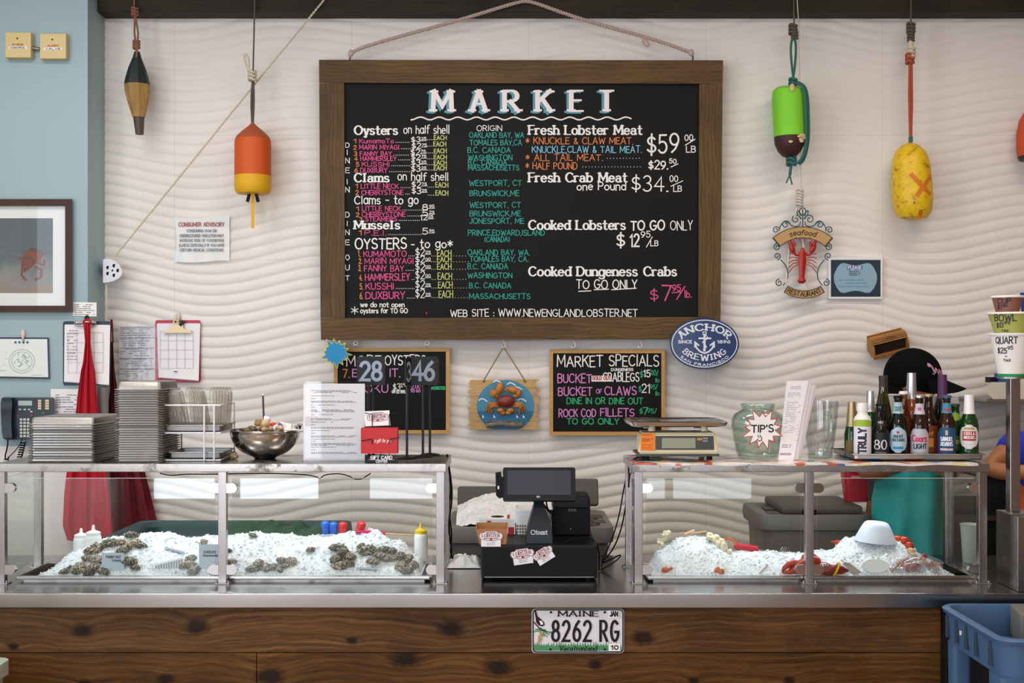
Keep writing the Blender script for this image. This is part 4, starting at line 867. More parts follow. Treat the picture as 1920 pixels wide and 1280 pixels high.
# ================================================================ buoys
def blathe(mb, cx, prof, Y, n=28, tilt=0., sy=1.):
    """body of revolution: prof [(half width px, y px)], tilt px shift per px"""
    y0 = prof[0][1]; rings = []
    for r, y in prof:
        c = P(cx + (y - y0) * tilt, y, Y); rr = max(r, .05) * S(Y)
        rings.append([c + Vector((rr * cos(2 * pi * (k + .5) / n), rr * sy * sin(2 * pi * (k + .5) / n), 0)) for k in range(n)])
    mb.loft(rings)
def knot(mb, u, v, Y, r): 
    for k in range(3): mb.tube([P(u, v + (k - 1) * r * 1.1, Y) + Vector((cos(a) * r * S(Y) * 1.05, sin(a) * r * S(Y), .3 * r * S(Y) * sin(2 * a))) for a in [i * pi / 6 for i in range(12)]], r * S(Y) * .5, 6, closed=True)
YBu = 1.955
def hang(mb, u0, u1, v1, r=.004): mb.tube([P(u0, -14, YBu), P((u0 + u1) / 2, v1 / 2, YBu), P(u1, v1, YBu)], r, 6)
b = thing('lobster_buoy', 'black and bare wood spindle buoy hanging nearest the pillar', 'buoy', P(257, 252, YBu), 'buoys on the wall')
mb = MB(); blathe(mb, 257, [(5, 97), (8, 108), (16, 128), (22, 150), (23.5, 159)], YBu, 8); mb.build('painted_top', '#142422', b, angle=20)
mb = MB(); blathe(mb, 257, [(23.5, 159), (23, 172), (19, 192), (14, 210), (11.5, 220)], YBu, 8, .05); mb.build('wood_body', 'buoywood', b, angle=20)
mb = MB(); blathe(mb, 260.2, [(10.5, 219), (8.5, 240), (7.5, 252)], YBu, 8, .05); mb.build('handle', '#4a423c', b, angle=20)
mb = MB(); hang(mb, 251, 253, 30); knot(mb, 253, 22, YBu, 5); mb.tube([P(253, 30, YBu), P(252, 60, YBu), P(256, 98, YBu - .01)], .005, 6); mb.tube([P(254, 30, YBu), P(259, 62, YBu), P(256, 108, YBu - .02)], .005, 6); knot(mb, 256, 84, YBu, 5); mb.build('rope', 'ropebrown', b)
b = thing('lobster_buoy', 'orange buoy with yellow bottom band and yellow stick', 'buoy', P(474, 428, YBu), 'buoys on the wall')
mb = MB(); blathe(mb, 474, [(2, 230), (9, 237), (20, 246), (30, 256), (33, 262)], YBu); mb.build('rust_cap', '#a8502a', b)
mb = MB(); blathe(mb, 474, [(33, 262), (34, 270), (34, 300), (34, 330)], YBu); mb.build('body', '#cf5309', b)
mb = MB(); blathe(mb, 474, [(34, 330), (34.3, 345), (33.5, 357), (29, 363), (3, 364)], YBu); mb.build('yellow_band', '#e0ab0a', b)
mb = MB(); mb.prism(rect(471, 360, 477, 428), pq, YBu - .008, YBu + .008); mb.build('stick', '#e3a91a', b)
mb = MB()
for u in (466, 482): mb.box(P(u, 370, YBu), (.014, .012, .045), R=rot2('Y', 14 if u < 474 else -14))
mb.build('wedge', 'blackmatte', b)
mb = MB(); hang(mb, 478, 474, 150); mb.tube(smooth([P(474, 150, YBu), P(471, 190, YBu - .006), P(473, 232, YBu)], 1), .006, 6); mb.tube(smooth([P(475, 150, YBu), P(476, 190, YBu), P(474, 232, YBu)], 1), .006, 6); mb.build('rope', 'ropedark', b)
mb = MB(); mb.tube(smooth([P(476, 142, YBu - .012), P(463, 128, YBu - .015), P(457, 106, YBu - .015), P(461, 99, YBu - .015), P(467, 112, YBu - .015), P(466, 136, YBu - .015), P(474, 150, YBu - .012)], 2), .0055, 6); knot(mb, 473, 142, YBu - .008, 6); mb.build('tied_loop', 'rope', b)
b = thing('lobster_buoy', 'lime green buoy with chipped dark brown nose wrapped in green rope', 'buoy', P(1480, 345, YBu), 'buoys on the wall')
mb = MB(); blathe(mb, 1477, [(10, 163), (22, 165), (28, 170), (30, 182), (30, 220), (29.5, 257)], YBu, tilt=.04); mb.build('body', '#7fd42a', b)
mb = MB(); blathe(mb, 1481, [(29.5, 257), (28, 270), (22, 283), (14, 292), (4, 297)], YBu, tilt=-.02); mb.build('nose', '#3a1e1c', b)
mb = MB()
for k in range(10):
    a = radians(rnd.uniform(-75, -15)); z = 256 + (rnd.uniform(-1, 9) if k < 7 else rnd.uniform(8, 15)); c = P(1480.5, z, YBu) + Vector((sin(a + 1.05) * 30.2 * S(YBu), -cos(a + 1.05) * 30.2 * S(YBu), 0)); mb.ball(c, (.011, .003, .007), 8, 5)
mb.ball(P(1478, 171, YBu) + Vector((0, -.083, 0)), (.012, .004, .02)); mb.build('chipped_patch', '#d8b98a', b)
mb = MB(); hang(mb, 1488, 1489, 50); knot(mb, 1487, 55, YBu, 6); knot(mb, 1490, 66, YBu, 5); mb.build('line', 'ropedark', b)
mb = MB(); mb.tube(smooth([P(1488, 66, YBu), P(1482, 84, YBu - .01), P(1484, 120, YBu - .01), P(1489, 156, YBu - .01)], 2), .006); mb.tube(smooth([P(1488, 66, YBu), P(1493, 84, YBu - .01), P(1491, 120, YBu - .01), P(1486, 156, YBu - .01)], 2), .006)
knot(mb, 1487, 156, YBu - .01, 6); mb.tube(smooth([P(1487, 155, YBu - .02), P(1502, 158, YBu - .06), P(1509, 172, YBu - .07), P(1511, 220, YBu - .07), P(1512, 268, YBu - .05), P(1505, 296, YBu - .02), P(1495, 307, YBu - .01), P(1484, 299, YBu - .01)], 2), .0075)
mb.tube(smooth([P(1489, 153, YBu - .01), P(1506, 158, YBu - .04), P(1514, 175, YBu - .04), P(1516, 225, YBu - .04), P(1516, 265, YBu - .03), P(1508, 300, YBu - .01), P(1498, 308, YBu)], 2), .0075)
knot(mb, 1484, 299, YBu, 7); mb.tube([P(1484, 302, YBu), P(1481, 328, YBu)], .0075); mb.tube([P(1481, 328, YBu), P(1474, 343, YBu)], .004); mb.tube([P(1481, 328, YBu), P(1485, 346, YBu)], .004); mb.build('green_rope', 'ropegreen', b)
b = thing('lobster_buoy', 'speckled yellow buoy with an orange X hanging on a red rope', 'buoy', P(1710, 412, YBu), 'buoys on the wall')
mb = MB(); prof = [(5, 268), (16, 273), (27, 284), (33, 298), (35.5, 320), (37, 350), (37, 375), (34, 396), (26, 408), (6, 413)]; blathe(mb, 1706, prof, YBu, tilt=.045); m = NT('speckled_yellow'); m.p(Base_Color=m.ramp(m.noise(m.co(), 30, 6, .7), [(.34, '#7d5c14'), (.43, '#e0b40e'), (.7, '#efd223')]), Roughness=.45); mb.build('body', m.m, b)
def onb(u, v):
    cx = 1706 + (v - 268) * .045; r = next((r0 + (r1 - r0) * (v - y0) / (y1 - y0) for (r0, y0), (r1, y1) in zip(prof, prof[1:]) if y0 <= v <= y1), 30) * S(YBu)
    x = (u - cx) * S(YBu); return Vector((P(cx, v, YBu).x + x, YBu - sqrt(max(r * r - x * x, 1e-6)) - .0015, P(0, v, YBu).z))
mb = MB(); mb.sub = 2
for L in ([(1698, 333), (1708, 345), (1718, 356), (1732, 366)], [(1736, 334), (1726, 346), (1716, 358), (1708, 370)], [(1716, 400), (1716, 411)]): ribbon(mb, [(a, -c_) for a, c_ in L], lambda d: 8, lambda u, v: onb(u, -v))
mb.build('orange_mark', '#d5791a', b, recalc=False)
mb = MB(); hang(mb, 1708, 1708, 50); knot(mb, 1708, 52, YBu, 6); knot(mb, 1708, 70, YBu, 5); mb.build('line', 'ropedark', b)
mb = MB(); mb.tube([P(1708, 76, YBu), P(1708, 112, YBu)], .013); knot(mb, 1708, 98, YBu, 6); mb.build('cord_wrap', 'rope', b)
mb = MB(); knot(mb, 1706, 110, YBu, 6); mb.tube([P(1706, 114, YBu), P(1705, 180, YBu), P(1707, 268, YBu)], .007); mb.tube([P(1709, 114, YBu), P(1710, 190, YBu), P(1708, 268, YBu)], .006); mb.build('red_rope', 'ropered', b)
mb = MB(); mb.tube([P(1707.5, 256, YBu), P(1707.5, 266, YBu)], .011); mb.build('tape_wrap', 'ropegreen', b)
b = thing('lobster_buoy', 'orange red buoy cut off by the right edge of the photo', 'buoy', P(1946, 300, YBu), 'buoys on the wall')
mb = MB(); blathe(mb, 1946, [(6, 192), (22, 205), (33, 225), (38, 250), (38, 280), (36, 293)], YBu); mb.build('body', '#c64a20', b); mb = MB(); blathe(mb, 1946, [(36, 293), (33, 299), (4, 300)], YBu); mb.build('dark_end', '#33201c', b)
mb = MB(); hang(mb, 1940, 1944, 196); mb.build('rope', 'ropered', b)
# pulley with its long rope
pu = thing('pulley_block', 'white pulley block with black holes guiding a thin rope at the wall corner', 'pulley', P(210, 530, 1.99)); Yp_ = 1.96
mb = MB(); mb.prism([(193, 486), (203, 485), (214, 488), (223, 495), (228, 504), (229, 512), (225, 520), (214, 526), (203, 529), (193, 530)], pq, Yp_, Yp_ + .05); mb.build('cheek', 'platewhite', pu)
mb = MB()
for a in range(6):
    u, v = (211, 507) if a == 5 else (211 + 10.5 * cos(radians(-72 * a + 72 * 0)), 507 - 9.5 * sin(radians(72 * a)))
    mb.cyl(P(u, v, Yp_ - .001), P(u, v, Yp_ + .004), (2.0 if a == 5 else 3.4) * S(Yp_), n=12)
mb.build('hole', 'blackmatte', pu, label='black round holes')
mb = MB(); twist_rope(mb, [P(206, 492, Yp_ + .02), P(330, 340, 1.985), P(474, 162, 1.995), P(560, 58, 1.97), P(610, -3, 1.95)], .005, pitch=.035); mb.tube([P(199, 529, Yp_ + .02), P(200, 560, Yp_ + .02), P(199, 606, Yp_ + .02)], .0055); mb.build('rope', 'rope', pu)
mb = MB(); mb.box2(P(196, 498, Yp_ + .05), P(203, 516, WALL - .012)); mb.build('bracket', 'steel_dark', pu)

# ================================================================ signs on the right and middle of the wall
# seafood restaurant iron sign
YS = 2.03; sg = thing('iron_lobster_sign', 'wrought iron seafood restaurant sign with a red lobster hanging on white rope', 'sign', P(1505, 557, YS))
def spiral(cx, cy, r0, turns, a0, dirn=1, n=26): return [P(cx + r0 * (1 - .8 * t) * cos(a0 + dirn * turns * 2 * pi * t), cy + r0 * (1 - .8 * t) * sin(a0 + dirn * turns * 2 * pi * t), YS) for t in [i / n for i in range(n + 1)]]
mb = MB()
for sx in (-1, 1):
    m_ = lambda u: 1505 + sx * (u - 1505)
    for cx, cy, r, a0 in ((1518, 411, 9, pi), (1555, 431, 7, pi), (1537, 421, 8, pi), (1553, 463, 7, -pi / 2), (1553, 480, 7, pi / 2), (1549, 530, 7, -pi / 2)):
        a = a0 if sx == 1 else pi - a0; mb.tube(spiral(m_(cx), cy, r, 1.35, a, sx), .0028, 6)
    for L in ([(1509, 415), (1511, 424), (1524, 425), (1530, 418)], [(1529, 419), (1540, 414), (1548, 425), (1549, 433)], [(1546, 447), (1551, 456)], [(1546, 487), (1536, 498), (1532, 512), (1534, 525), (1542, 535)], [(1505, 388), (1512, 394), (1509, 405)], [(1506, 404), (1516, 392), (1515, 402), (1507, 410)], [(1527, 446), (1528, 462)]): mb.tube(smooth([P(m_(u), v, YS) for u, v in L], 2), .0028, 6)
mb.tube([P(1505, 385, YS), P(1505, 425, YS)], .003, 6); mb.build('scrollwork', 'iron', sg)
def arcband(mb, cx, cy, r0, r1, a0, a1, ya, yb, n=20):
    o = [(cx + r1 * cos(radians(a0 + (a1 - a0) * i / n)), cy - r1 * sin(radians(a0 + (a1 - a0) * i / n))) for i in range(n + 1)]; i_ = [(cx + r0 * cos(radians(a0 + (a1 - a0) * i / n)), cy - r0 * sin(radians(a0 + (a1 - a0) * i / n))) for i in range(n + 1)]
    for k in range(n): mb.prism([o[k], o[k + 1], i_[k + 1], i_[k]], pq, ya, yb)
for nm, (cx, cy, r0, r1, a0, a1), s, st, h in (('upper_banner', (1505, 510, 65, 84, 130, 50), 'seafood', 'hand', 9), ('lower_banner', (1508, 490, 56, 68, 238, 302), 'RESTAURANT', 'print', 8)):
    mb = MB(); arcband(mb, cx, cy, r0 - 1.5, r1 + 1.5, a0 + (2 if a0 < 200 else -2), a1 - (2 if a0 < 200 else -2), YS - .008, YS + .001); o = mb.build('banner_edge', '#3d3426', sg)
    mb = MB(); arcband(mb, cx, cy, r0, r1, a0, a1, YS - .0095, YS - .003); bn = mb.build(nm, 'wood_l', sg)
    up = a0 < 200
    def amp_(u, v, cx=cx, cy=cy, r0=r0, r1=r1, up=up):
        a = radians(90 - u * 1.0 / (r0 + r1) * 2 * 57.3) if up else radians(270 + u / (r0 + r1) * 2 * 57.3); r = (r0 + 5 - v) if up else (r1 - 2.5 + v)
        return P(cx + r * cos(a), cy - r * sin(a), YS - .0102)
    mb = MB(); w_ = 25 if up else 32; txt(mb, s, -w_, w_, 0, h, amp_, 1.6, st, skew=.15 if up else 0); mb.build('banner_lettering', '#2a2016', bn, flat=True, recalc=False)
mb = MB(); blob = [(2, 464), (4, 469), (6.5, 476), (7.5, 485), (7, 494), (6, 505), (5.5, 516), (5.2, 521), (8.5, 527), (4, 531)]; blathe(mb, 1505, blob, YS - .01, 12, tilt=-.03, sy=.55)
for sx in (-1, 1):
    mb.tube(smooth([P(1505 + sx * 5, 474, YS - .01), P(1505 + sx * 12, 480, YS - .012), P(1505 + sx * 17, 470, YS - .012)], 1), .006, 8)
    c0 = (1524 if sx > 0 else 1485); mb.ball(P(c0, 466, YS - .012), (.0145, .01, .026), R=rot2('Y', sx * 25)); mb.tube([P(c0 + sx * 1, 461, YS - .012), P(c0 + sx * 5, 452, YS - .012), P(c0 + sx * 3, 446 + (6 if sx > 0 else 8), YS - .012)], [.012, .008, .002]); mb.tube([P(c0 - sx * 4, 462, YS - .012), P(c0 - sx * 5, 455, YS - .012), P(c0 + sx * -1, 450, YS - .012)], [.008, .005, .002])
    for k in range(5): mb.tube([P(1505 + sx * 8, 480 + 4 * k, YS - .01), P(1505 + sx * 18, 482 + 6 * (k - 1), YS - .02), P(1505 + sx * 26, 484 + 9 * (k - 1), YS - .005)], .0022, 5)
    mb.tube(smooth([P(1505 + sx * 2, 456, YS - .012), P(1505 + sx * 6, 448, YS - .012), P(1505 + sx * 15, 445, YS - .012)], 1), .0014, 5)
mb.build('red_lobster', 'lobred', sg)
mb = MB(); mb.tube([P(1494, -10, 1.972), P(1496, 22, 1.975), P(1498, 45, 2.055), P(1501, 320, 2.06), P(1503, 355, 2.015)], .003, 6); knot(mb, 1500, 362, 2.01, 5); knot(mb, 1499, 378, 2.01, 5); mb.tube(smooth([P(1500, 383, 2.01), P(1492, 395, 2.02), P(1490, 408, 2.03)], 1), .006, 6); mb.tube(smooth([P(1501, 383, 2.01), P(1504, 388, 2.02), P(1505, 392, 2.03)], 1), .005, 6)
mb.tube(smooth([P(1481, 455, 2.045), P(1478, 490, 2.045), P(1474, 532, 2.03)], 1), .007, 6); mb.tube(smooth([P(1504, 440, 2.045), P(1510, 490, 2.05), P(1514, 538, 2.03)], 1), .006, 6); mb.build('white_rope', 'ropewhite', sg)
# notice
nt = thing('framed_notice', 'white framed notice with dark blue scroll border and pale blue centre headed PLEASE', 'notice', P(1604, 559, WALL - .02)); YN = WALL - .03
mb = MB(); mb.prism([(1553, 482), (1655, 482), (1654, 560), (1554, 560)], pq, YN, WALL - .006); mb.build('frame', 'white', nt)
mb = MB(); mb.prism(rect(1558, 487, 1651, 556), pq, YN - .0015, YN); mb.build('border', '#16323e', nt)
mb = MB(); q = plane(YN - .0025)
pts = [(1604 + 38 * max(-1, min(1, 1.25 * cos(a))) + 2.5 * cos(a * 5), 521 + 26 * max(-1, min(1, 1.3 * sin(a))) + 2 * sin(a * 7)) for a in [i * 2 * pi / 60 for i in range(60)]]; mb.poly([q(u, v) for u, v in pts]); mb.build('centre_field', '#8fb3c6', nt, flat=True)
mb = MB(); q = plane(YN - .0032); mb.mi = 0; mb.poly([q(u, v) for u, v in rect(1589, 497, 1617, 506)]); txt(mb, 'PLEASE', 1591, 1615, 504.5, 6, plane(YN - .0038), 1.3, 'print', 1)
scribble(mb, 1592, 1614, 507, 517, q, 3, 1.8, 1, (14, 22), 2, .1); scribble(mb, 1571, 1634, 522, 540, q, 3, 1.6, .9, (6, 14), 3, .2); mb.build('print', ['#2c55a0', '#dfe8f2', '#5f6e7c', '#6f93a6'], nt, flat=True)
# little lobster trap
tr = thing('miniature_lobster_trap', 'miniature slatted wooden lobster trap hung tilted on the wall above the black cap', 'ornament', P(1665, 676, WALL - .05)); c0 = P(1665, 643, WALL - .065); Rt = rot2('Y', -14) @ rot2('X', 30)
tw, th = 66 * S(WALL), 36 * S(WALL)
def tp(x, y, z): return c0 + Rt @ Vector((x, y, z))
mb = MB()
for k in range(11):
    a = radians(46 + 124 * k / 10); mb.box(tp(0, -.045 * cos(a), -.004 + th * .5 * sin(a)), (tw, .0085, .006), R=Rt @ rot2('X', math.degrees(a) - 90))
for z in (-.031, -.042): mb.box(tp(0, -.046, z), (tw, .005, .009), R=Rt)
mb.build('lath', 'trapwood', tr)
for x in (-1, 1):
    mb = MB(); rr = [tp(x * tw * .47, .045 * cos(a), th * .5 * sin(a) - .005) for a in [i * pi / 12 for i in range(13)]]; rr += [tp(x * tw * .47, -.045, -.046), tp(x * tw * .47, .045, -.046)]; mb.loft([rr, [p + Rt @ Vector((.008 * x, 0, 0)) for p in rr]]); mb.build('end_panel', 'trapwood', tr)
mb = MB(); mb.box(tp(0, .01, -.012), (tw * .92, .05, .05), R=Rt); mb.build('dark_net', '#2a2118', tr)
mb = MB(); mb.box(tp(0, 0, -.046), (tw, .09, .006), R=Rt); mb.box(tp(0, .045, 0), (tw, .006, .08), R=Rt); mb.build('base_board', 'trapwood', tr); mb = MB(); mb.tube([tp(-.03, -.03, .046), tp(-.005, -.035, .058), tp(.03, -.03, .046)], .0025); mb.build('handle', 'ropedark', tr)
# oval brewery sign
an = thing('oval_sign', 'dark blue oval brewery sign at the lower right corner of the big board', 'sign', P(1321, 692, 1.96)); YO = 1.955
el = lambda k, n=64: [(1321 + (65 - k) * cos(2 * pi * i / n), 644 + (48 - k) * sin(2 * pi * i / n)) for i in range(n)]
mb = MB(); mb.loft([[P(u, v, YO + .03) for u, v in el(0)], [P(u, v, YO + .004) for u, v in el(0)], [P(u, v, YO) for u, v in el(1.2)]]); m = SPEC; spec('signblue', '#0d3066', .3, 0, None, None, None, .3); mb.build('panel', 'signblue', an)
mb = MB(); q = plane(YO - .0008); r = el(4); r.append(r[0]); ribbon(mb, [(u, -v) for u, v in r], lambda d: 1.7, lambda u, v: q(u, -v))
def earc(s, a0, a1, rx, ry, h, w, style, flip=False):
    lay, tot = layout(s, .28, style == 'serif')
    def mp(u, v):
        a = radians(a0 + (a1 - a0) * u / 100); k = (v if flip else -v); n = Vector((cos(a) / rx, sin(a) / ry)).normalized()
        return P(1321 + rx * cos(a) + n.x * k, 644 - ry * sin(a) - n.y * k, YO - .0009)
    txt(mb, s, 0, 100, 0, h, mp, w, style, gap=.28, thin=.5)
earc('ANCHOR', 157, 23, 46, 25, 12, 3.6, 'serif'); earc('BREWING', 211, 329, 48, 31.5, 10.5, 3, 'serif', True); earc('SAN FRANCISCO', 217, 323, 56.5, 42, 4.4, 1.2, 'print', True)
mb.bm.faces.ensure_lookup_table()
txt(mb, 'SINCE', 1272, 1297, 643, 5, q, 1.3, 'print'); txt(mb, '1896', 1345, 1369, 643, 5, q, 1.3, 'print')
for L, w_ in (([(1321, -627), (1321, -657)], 4), ([(1311, -634), (1332, -634)], 3.2), ([(1304, -643), (1306, -652), (1313, -659), (1321, -662), (1329, -659), (1336, -652), (1338, -643)], 3), ([(1303, -650), (1303, -641), (1310, -647)], 3), ([(1339, -650), (1339, -641), (1332, -647)], 3), ([(1318, -627), (1318, -622), (1324, -622), (1324, -627)], 1.5), ([(1324, -628), (1328, -634), (1317, -641), (1325, -650), (1318, -656)], 1.4)): ribbon(mb, L, lambda d: w_, lambda u, v: q(u, -v))
mb.build('lettering', ['#e4eaf2'], an, flat=True, recalc=False, label='white lettering, rim line and anchor emblem'); 
# starburst
def star(cx, cy, pts_, r_in, a0=0., n=14, radii=None):
    o = []
    for k in range(n):
        a = a0 + 2 * pi * k / n; R_ = radii[k % len(radii)] if radii else pts_; o.append((cx + R_ * cos(a), cy + R_ * sin(a))); a += pi / n; o.append((cx + r_in * cos(a), cy + r_in * sin(a)))
    return o
sb = thing('starburst_tag', 'blue starburst tag with a yellow edge at the corner of the MORE OYSTERS board', 'tag', P(628, 690, 1.985)); YT = 1.972
rd = [33, 26, 27, 30, 24, 25, 31, 25, 24, 33, 29, 26, 28, 27]
mb = MB(); mb.prism(star(629, 662, 0, 19, .1, 14, rd), pq, YT, YT + .006); mb.build('yellow_edge', '#e8cf3c', sb, angle=10)
mb = MB(); mb.prism(star(629, 662, 0, 17.4, .1, 14, [r - 3.4 for r in rd]), pq, YT - .0015, YT + .001); mb.build('blue_field', '#1a8fc6', sb, angle=10)
mb = MB(); mb.cyl(P(629, 650, YT + .004), P(629, 634, 2.0), .0025); mb.build('pin', 'steel_dark', sb)
# crab plaque
cp = thing('crab_plaque', 'weathered wooden plaque with a painted sea and a brown crab hanging on twine', 'plaque', P(944, 806, 2.05)); YC = 2.05
for k in range(6):
    y0 = 711 + 15.8 * k; mb = MB(); L = [(878 + rnd.uniform(-3, 6), y0 + 15.2 * i / 4) for i in range(5)]; R_ = [(1008 + rnd.uniform(-5, 5), y0 + 15.2 * i / 4) for i in range(5)]
    if k == 0: L[0] = (882, y0 + 1)
    mb.prism(L + R_[::-1], pq, YC, YC + .014); mb.build('plank', 'drift', cp)
mb = MB(); ov = [(948 + 54 * cos(a), 761 + 49 * sin(a)) for a in [i * 2 * pi / 40 for i in range(40)]]; q = plane(YC - .001); mb.mi = 0
mb.poly([q(u, min(v, 805)) for u, v in ov]); mb.mi = 1; a0 = math.asin((770 - 761) / 49); mb.poly([P(948 + 54 * cos(a), min(805, 761 + 49 * sin(a)), YC - .0014) for a in [a0 + (pi - 2 * a0) * i / 20 for i in range(21)]]); mb.build('painted_sea', ['boardblue', 'sea'], cp, flat=True)
mb = MB(); q = plane(YC - .0018)
for u, v in ((932, 716), (958, 720), (905, 750), (978, 750), (970, 728)): ribbon(mb, [(u - 7, -v), (u - 2, -v + 3), (u + 4, -v + 1), (u + 8, -v - 2)], lambda d: 2, lambda a, b_: q(a, -b_))
for u in (904, 925, 968, 980): mb.poly([q(u, 783), q(u + 4, 783), q(u + 1, 777)])
mb.build('painted_clouds', 'white', cp, flat=True)
mb = MB(); mb.ball(P(948, 752, YC - .02), (.046, .024, .032), fn=lambda p, d: p * (1 + .12 * noise.noise(d * 5)))
mb.mi = 1
for sx in (-1, 1):
    m_ = lambda u: 948 + sx * (u - 948)
    mb.tube(smooth([P(m_(963), 742, YC - .015), P(m_(974), 742, YC - .02), P(m_(973), 730, YC - .02)], 1), .01)
    if sx < 0: mb.ball(P(936, 728, YC - .022), (.02, .014, .032), R=rot2('Y', 20)); mb.ball(P(927, 737, YC - .022), (.014, .012, .02)); mb.tube([P(938, 722, YC - .02), P(943, 720, YC - .02), P(941, 730, YC - .02)], [.008, .006, .002])
    else: mb.ball(P(962, 731, YC - .022), (.032, .014, .018), R=rot2('Y', 20)); mb.ball(P(972, 737, YC - .022), (.014, .012, .02)); mb.tube([P(952, 727, YC - .02), P(948, 731, YC - .02), P(954, 736, YC - .02)], [.008, .006, .002])
    for k in range(3): mb.tube(smooth([P(m_(962), 756 + 3 * k, YC - .012), P(m_(980 - 2 * k), 755 + 3 * k, YC - .03), P(m_(984 - 5 * k), 770 + 2 * k, YC - .01)], 1), .0055, 6)
    mb.ball(P(m_(957), 769, YC - .015), (.02, .012, .013)); mb.ball(P(m_(953), 774, YC - .015), (.014, .01, .01))
mb.build('crab', ['crabbrown', 'crabor'], cp)
mb = MB(); mb.tube(smooth([P(912, 797, YC - .01), P(935, 793, YC - .012), P(962, 796, YC - .012), P(980, 795, YC - .01)], 1), .0135, 10)
for k in range(14): mb.ball(P(914 + 5 * k, 790 + rnd.uniform(-2, 2), YC - .02), rnd.uniform(.004, .007), 8, 5)
mb.build('shell_log', 'shellgrey', cp)
mb = MB(); 
for u in (907, 984): mb.tube([P(u, 713, YC - .004), P(944, 650, YC - .02)], .0028, 6); mb.ball(P(u, 714, YC - .004), .006, 8, 5)
mb.build('twine', 'twine', cp)
# white tub on a shelf bracket at the far right
mb = MB(); Yw = 1.75; mb.loft([[P(u, v, y) for u, v, y in ((x0, v, Yw - .06), (x1, v, Yw - .06), (x1, v, Yw + .1), (x0, v, Yw + .1))] for x0, x1, v in ((1862, 1985, 748), (1852, 1992, 738), (1850, 1995, 722), (1858, 1990, 716))]); tub = thing('shelf_tub', 'off-white plastic tub on the far right wall behind the steel post', 'tub', P(1905, 748, Yw)); mb.build('tub', '#d9d2c2', tub)
mb = MB(); mb.pbox(1858, 707, 1880, 717, Yw - .02, Yw + .05); mb.build('dark_lid', 'blackmatte', tub); mb = MB(); mb.pbox(1876, 700, 1892, 716, Yw - .05, Yw + .03, bev=.004); mb.build('blue_pack', '#2553a0', tub)
mb = MB(); mb.pbox(1850, 748.5, 2000, 753, Yw - .06, WALL); mb.build('bracket', 'steel_dark', tub)

# ================================================================ display cases
YF_, YR_ = .155, .508
def case(name_lbl, pxL, pxM, pxR, w_post):
    cs = thing('display_case', name_lbl, 'display case', P((pxL[0] + pxR[1]) / 2, 1095, YF_)); z0 = CT
    zt = TOPZ; hp = .014
    xl, xm, xr = [P((a + b) / 2, 0, YF_).x for a, b in (pxL, pxM, pxR)]
    mb = MB(); mb.box2((xl - hp - .006, YF_ - .006, zt - .029), (xr + hp + .006, YR_ + .006, zt), bev=.002); mb.build('top_shelf', 'steel_dirty', cs)
    def post(x, y):
        mb = MB(); mb.box2((x - hp, y, z0), (x + hp, y + .028, zt - .028), bev=.0015); o = mb.build('post', 'steel_v', cs)
        mb = MB(); mb.box2((x - hp - .012, y - .006, z0), (x + hp + .012, y + .034, z0 + .004), bev=.001)
        for d in (-1, 1): mb.cyl((x + d * (hp + .006), y + .004, z0 + .003), (x + d * (hp + .006), y + .004, z0 + .012), .004, n=10)
        mb.build('foot_plate', 'steel_dark', o)
    for x in (xl, xm, xr): post(x, YF_)
    for x in (xl, xr): post(x, YR_ - .028)
    zg0, zg1 = z0 + .022, P(0, 896, YF_ + .012).z
    for a, b in ((xl, xm), (xm, xr)):
        mb = MB(); mb.box2((a + hp + .014, YF_ + .009, zg0), (b - hp - .014, YF_ + .014, zg1)); mb.build('front_pane', 'glass', cs)
        mb = MB(); mb.box2((a + hp + .0135, YF_ + .008, zg1 - .0005), (b - hp - .0135, YF_ + .015, zg1 + .0006)); mb.build('pane_edge', '#dfe9e6', cs)
        for x, s_ in ((a + hp, 1), (b - hp, -1)):
            for z in (P(0, 915, YF_).z, P(0, 1068, YF_).z):
                mb = MB(); pts = [(0, -.0165)] + [(.019 + .0165 * cos(radians(t)), .0165 * sin(radians(t))) for t in range(-90, 91, 18)] + [(0, .0165)]
                mb.loft([[Vector((x + s_ * u, YF_ + .002, z + v)) for u, v in pts], [Vector((x + s_ * u, YF_ + .02, z + v)) for u, v in pts]]); mb.build('glass_clip', 'chrome', cs)
    for x, s_ in ((xl, 1), (xr, -1)):
        mb = MB(); mb.box2((x - .0025, YF_ + .034, zg0), (x + .0025, YR_ - .034, zg1)); mb.build('side_pane', 'glass', cs)
    mb = MB(); mb.box2((xl + .06, .36, zt - .043), (xr - .06, .4, zt - .029), bev=.003); mb.build('light_strip', 'white', cs)
    o = area('case_lamp_light', ((xl + xr) / 2, .38, zt - .0445), (0, 0, 0), xr - xl - .14, .03, 2.1 * (xr - xl), '#f4f9ff'); o.data.spread = radians(150)
    return cs, xl, xr
caseL, l0, l1 = case('long glass seafood display case left of the till, over oysters on ice', (-7, 8), (409, 424), (818, 833), 15)
caseR, r0, r1 = case('shorter glass seafood display case right of the till, over lobster and crab on ice', (1190, 1205), (1511, 1526), (1836, 1851), 15)
def pan(label, xa, xb):
    p = thing('ice_tray', label, 'tray', ((xa + xb) / 2, .35, CT)); y0, y1 = .194, .462
    mb = MB(); mb.box2((xa, y0 - .004, CT + .008), (xb, y0 + .008, CT + .022), bev=.003); mb.box2((xa, y1, CT + .008), (xb, y1 + .01, CT + .022), bev=.003); mb.box2((xa, y0, CT + .008), (xa + .01, y1, CT + .022)); mb.box2((xb - .01, y0, CT + .008), (xb, y1, CT + .022)); mb.build('rim', 'steel', p)
    mb = MB(); mb.box2((xa + .004, y0 + .004, CT + .013), (xb - .004, y1 - .002, CT + .018)); mb.build('perforated_deck', 'perf', p)
    mb = MB(); mb.box2((xa + .02, y0 + .012, CT), (xb - .02, y1 - .02, CT + .013)); mb.build('drip_base', 'steel_dark', p)
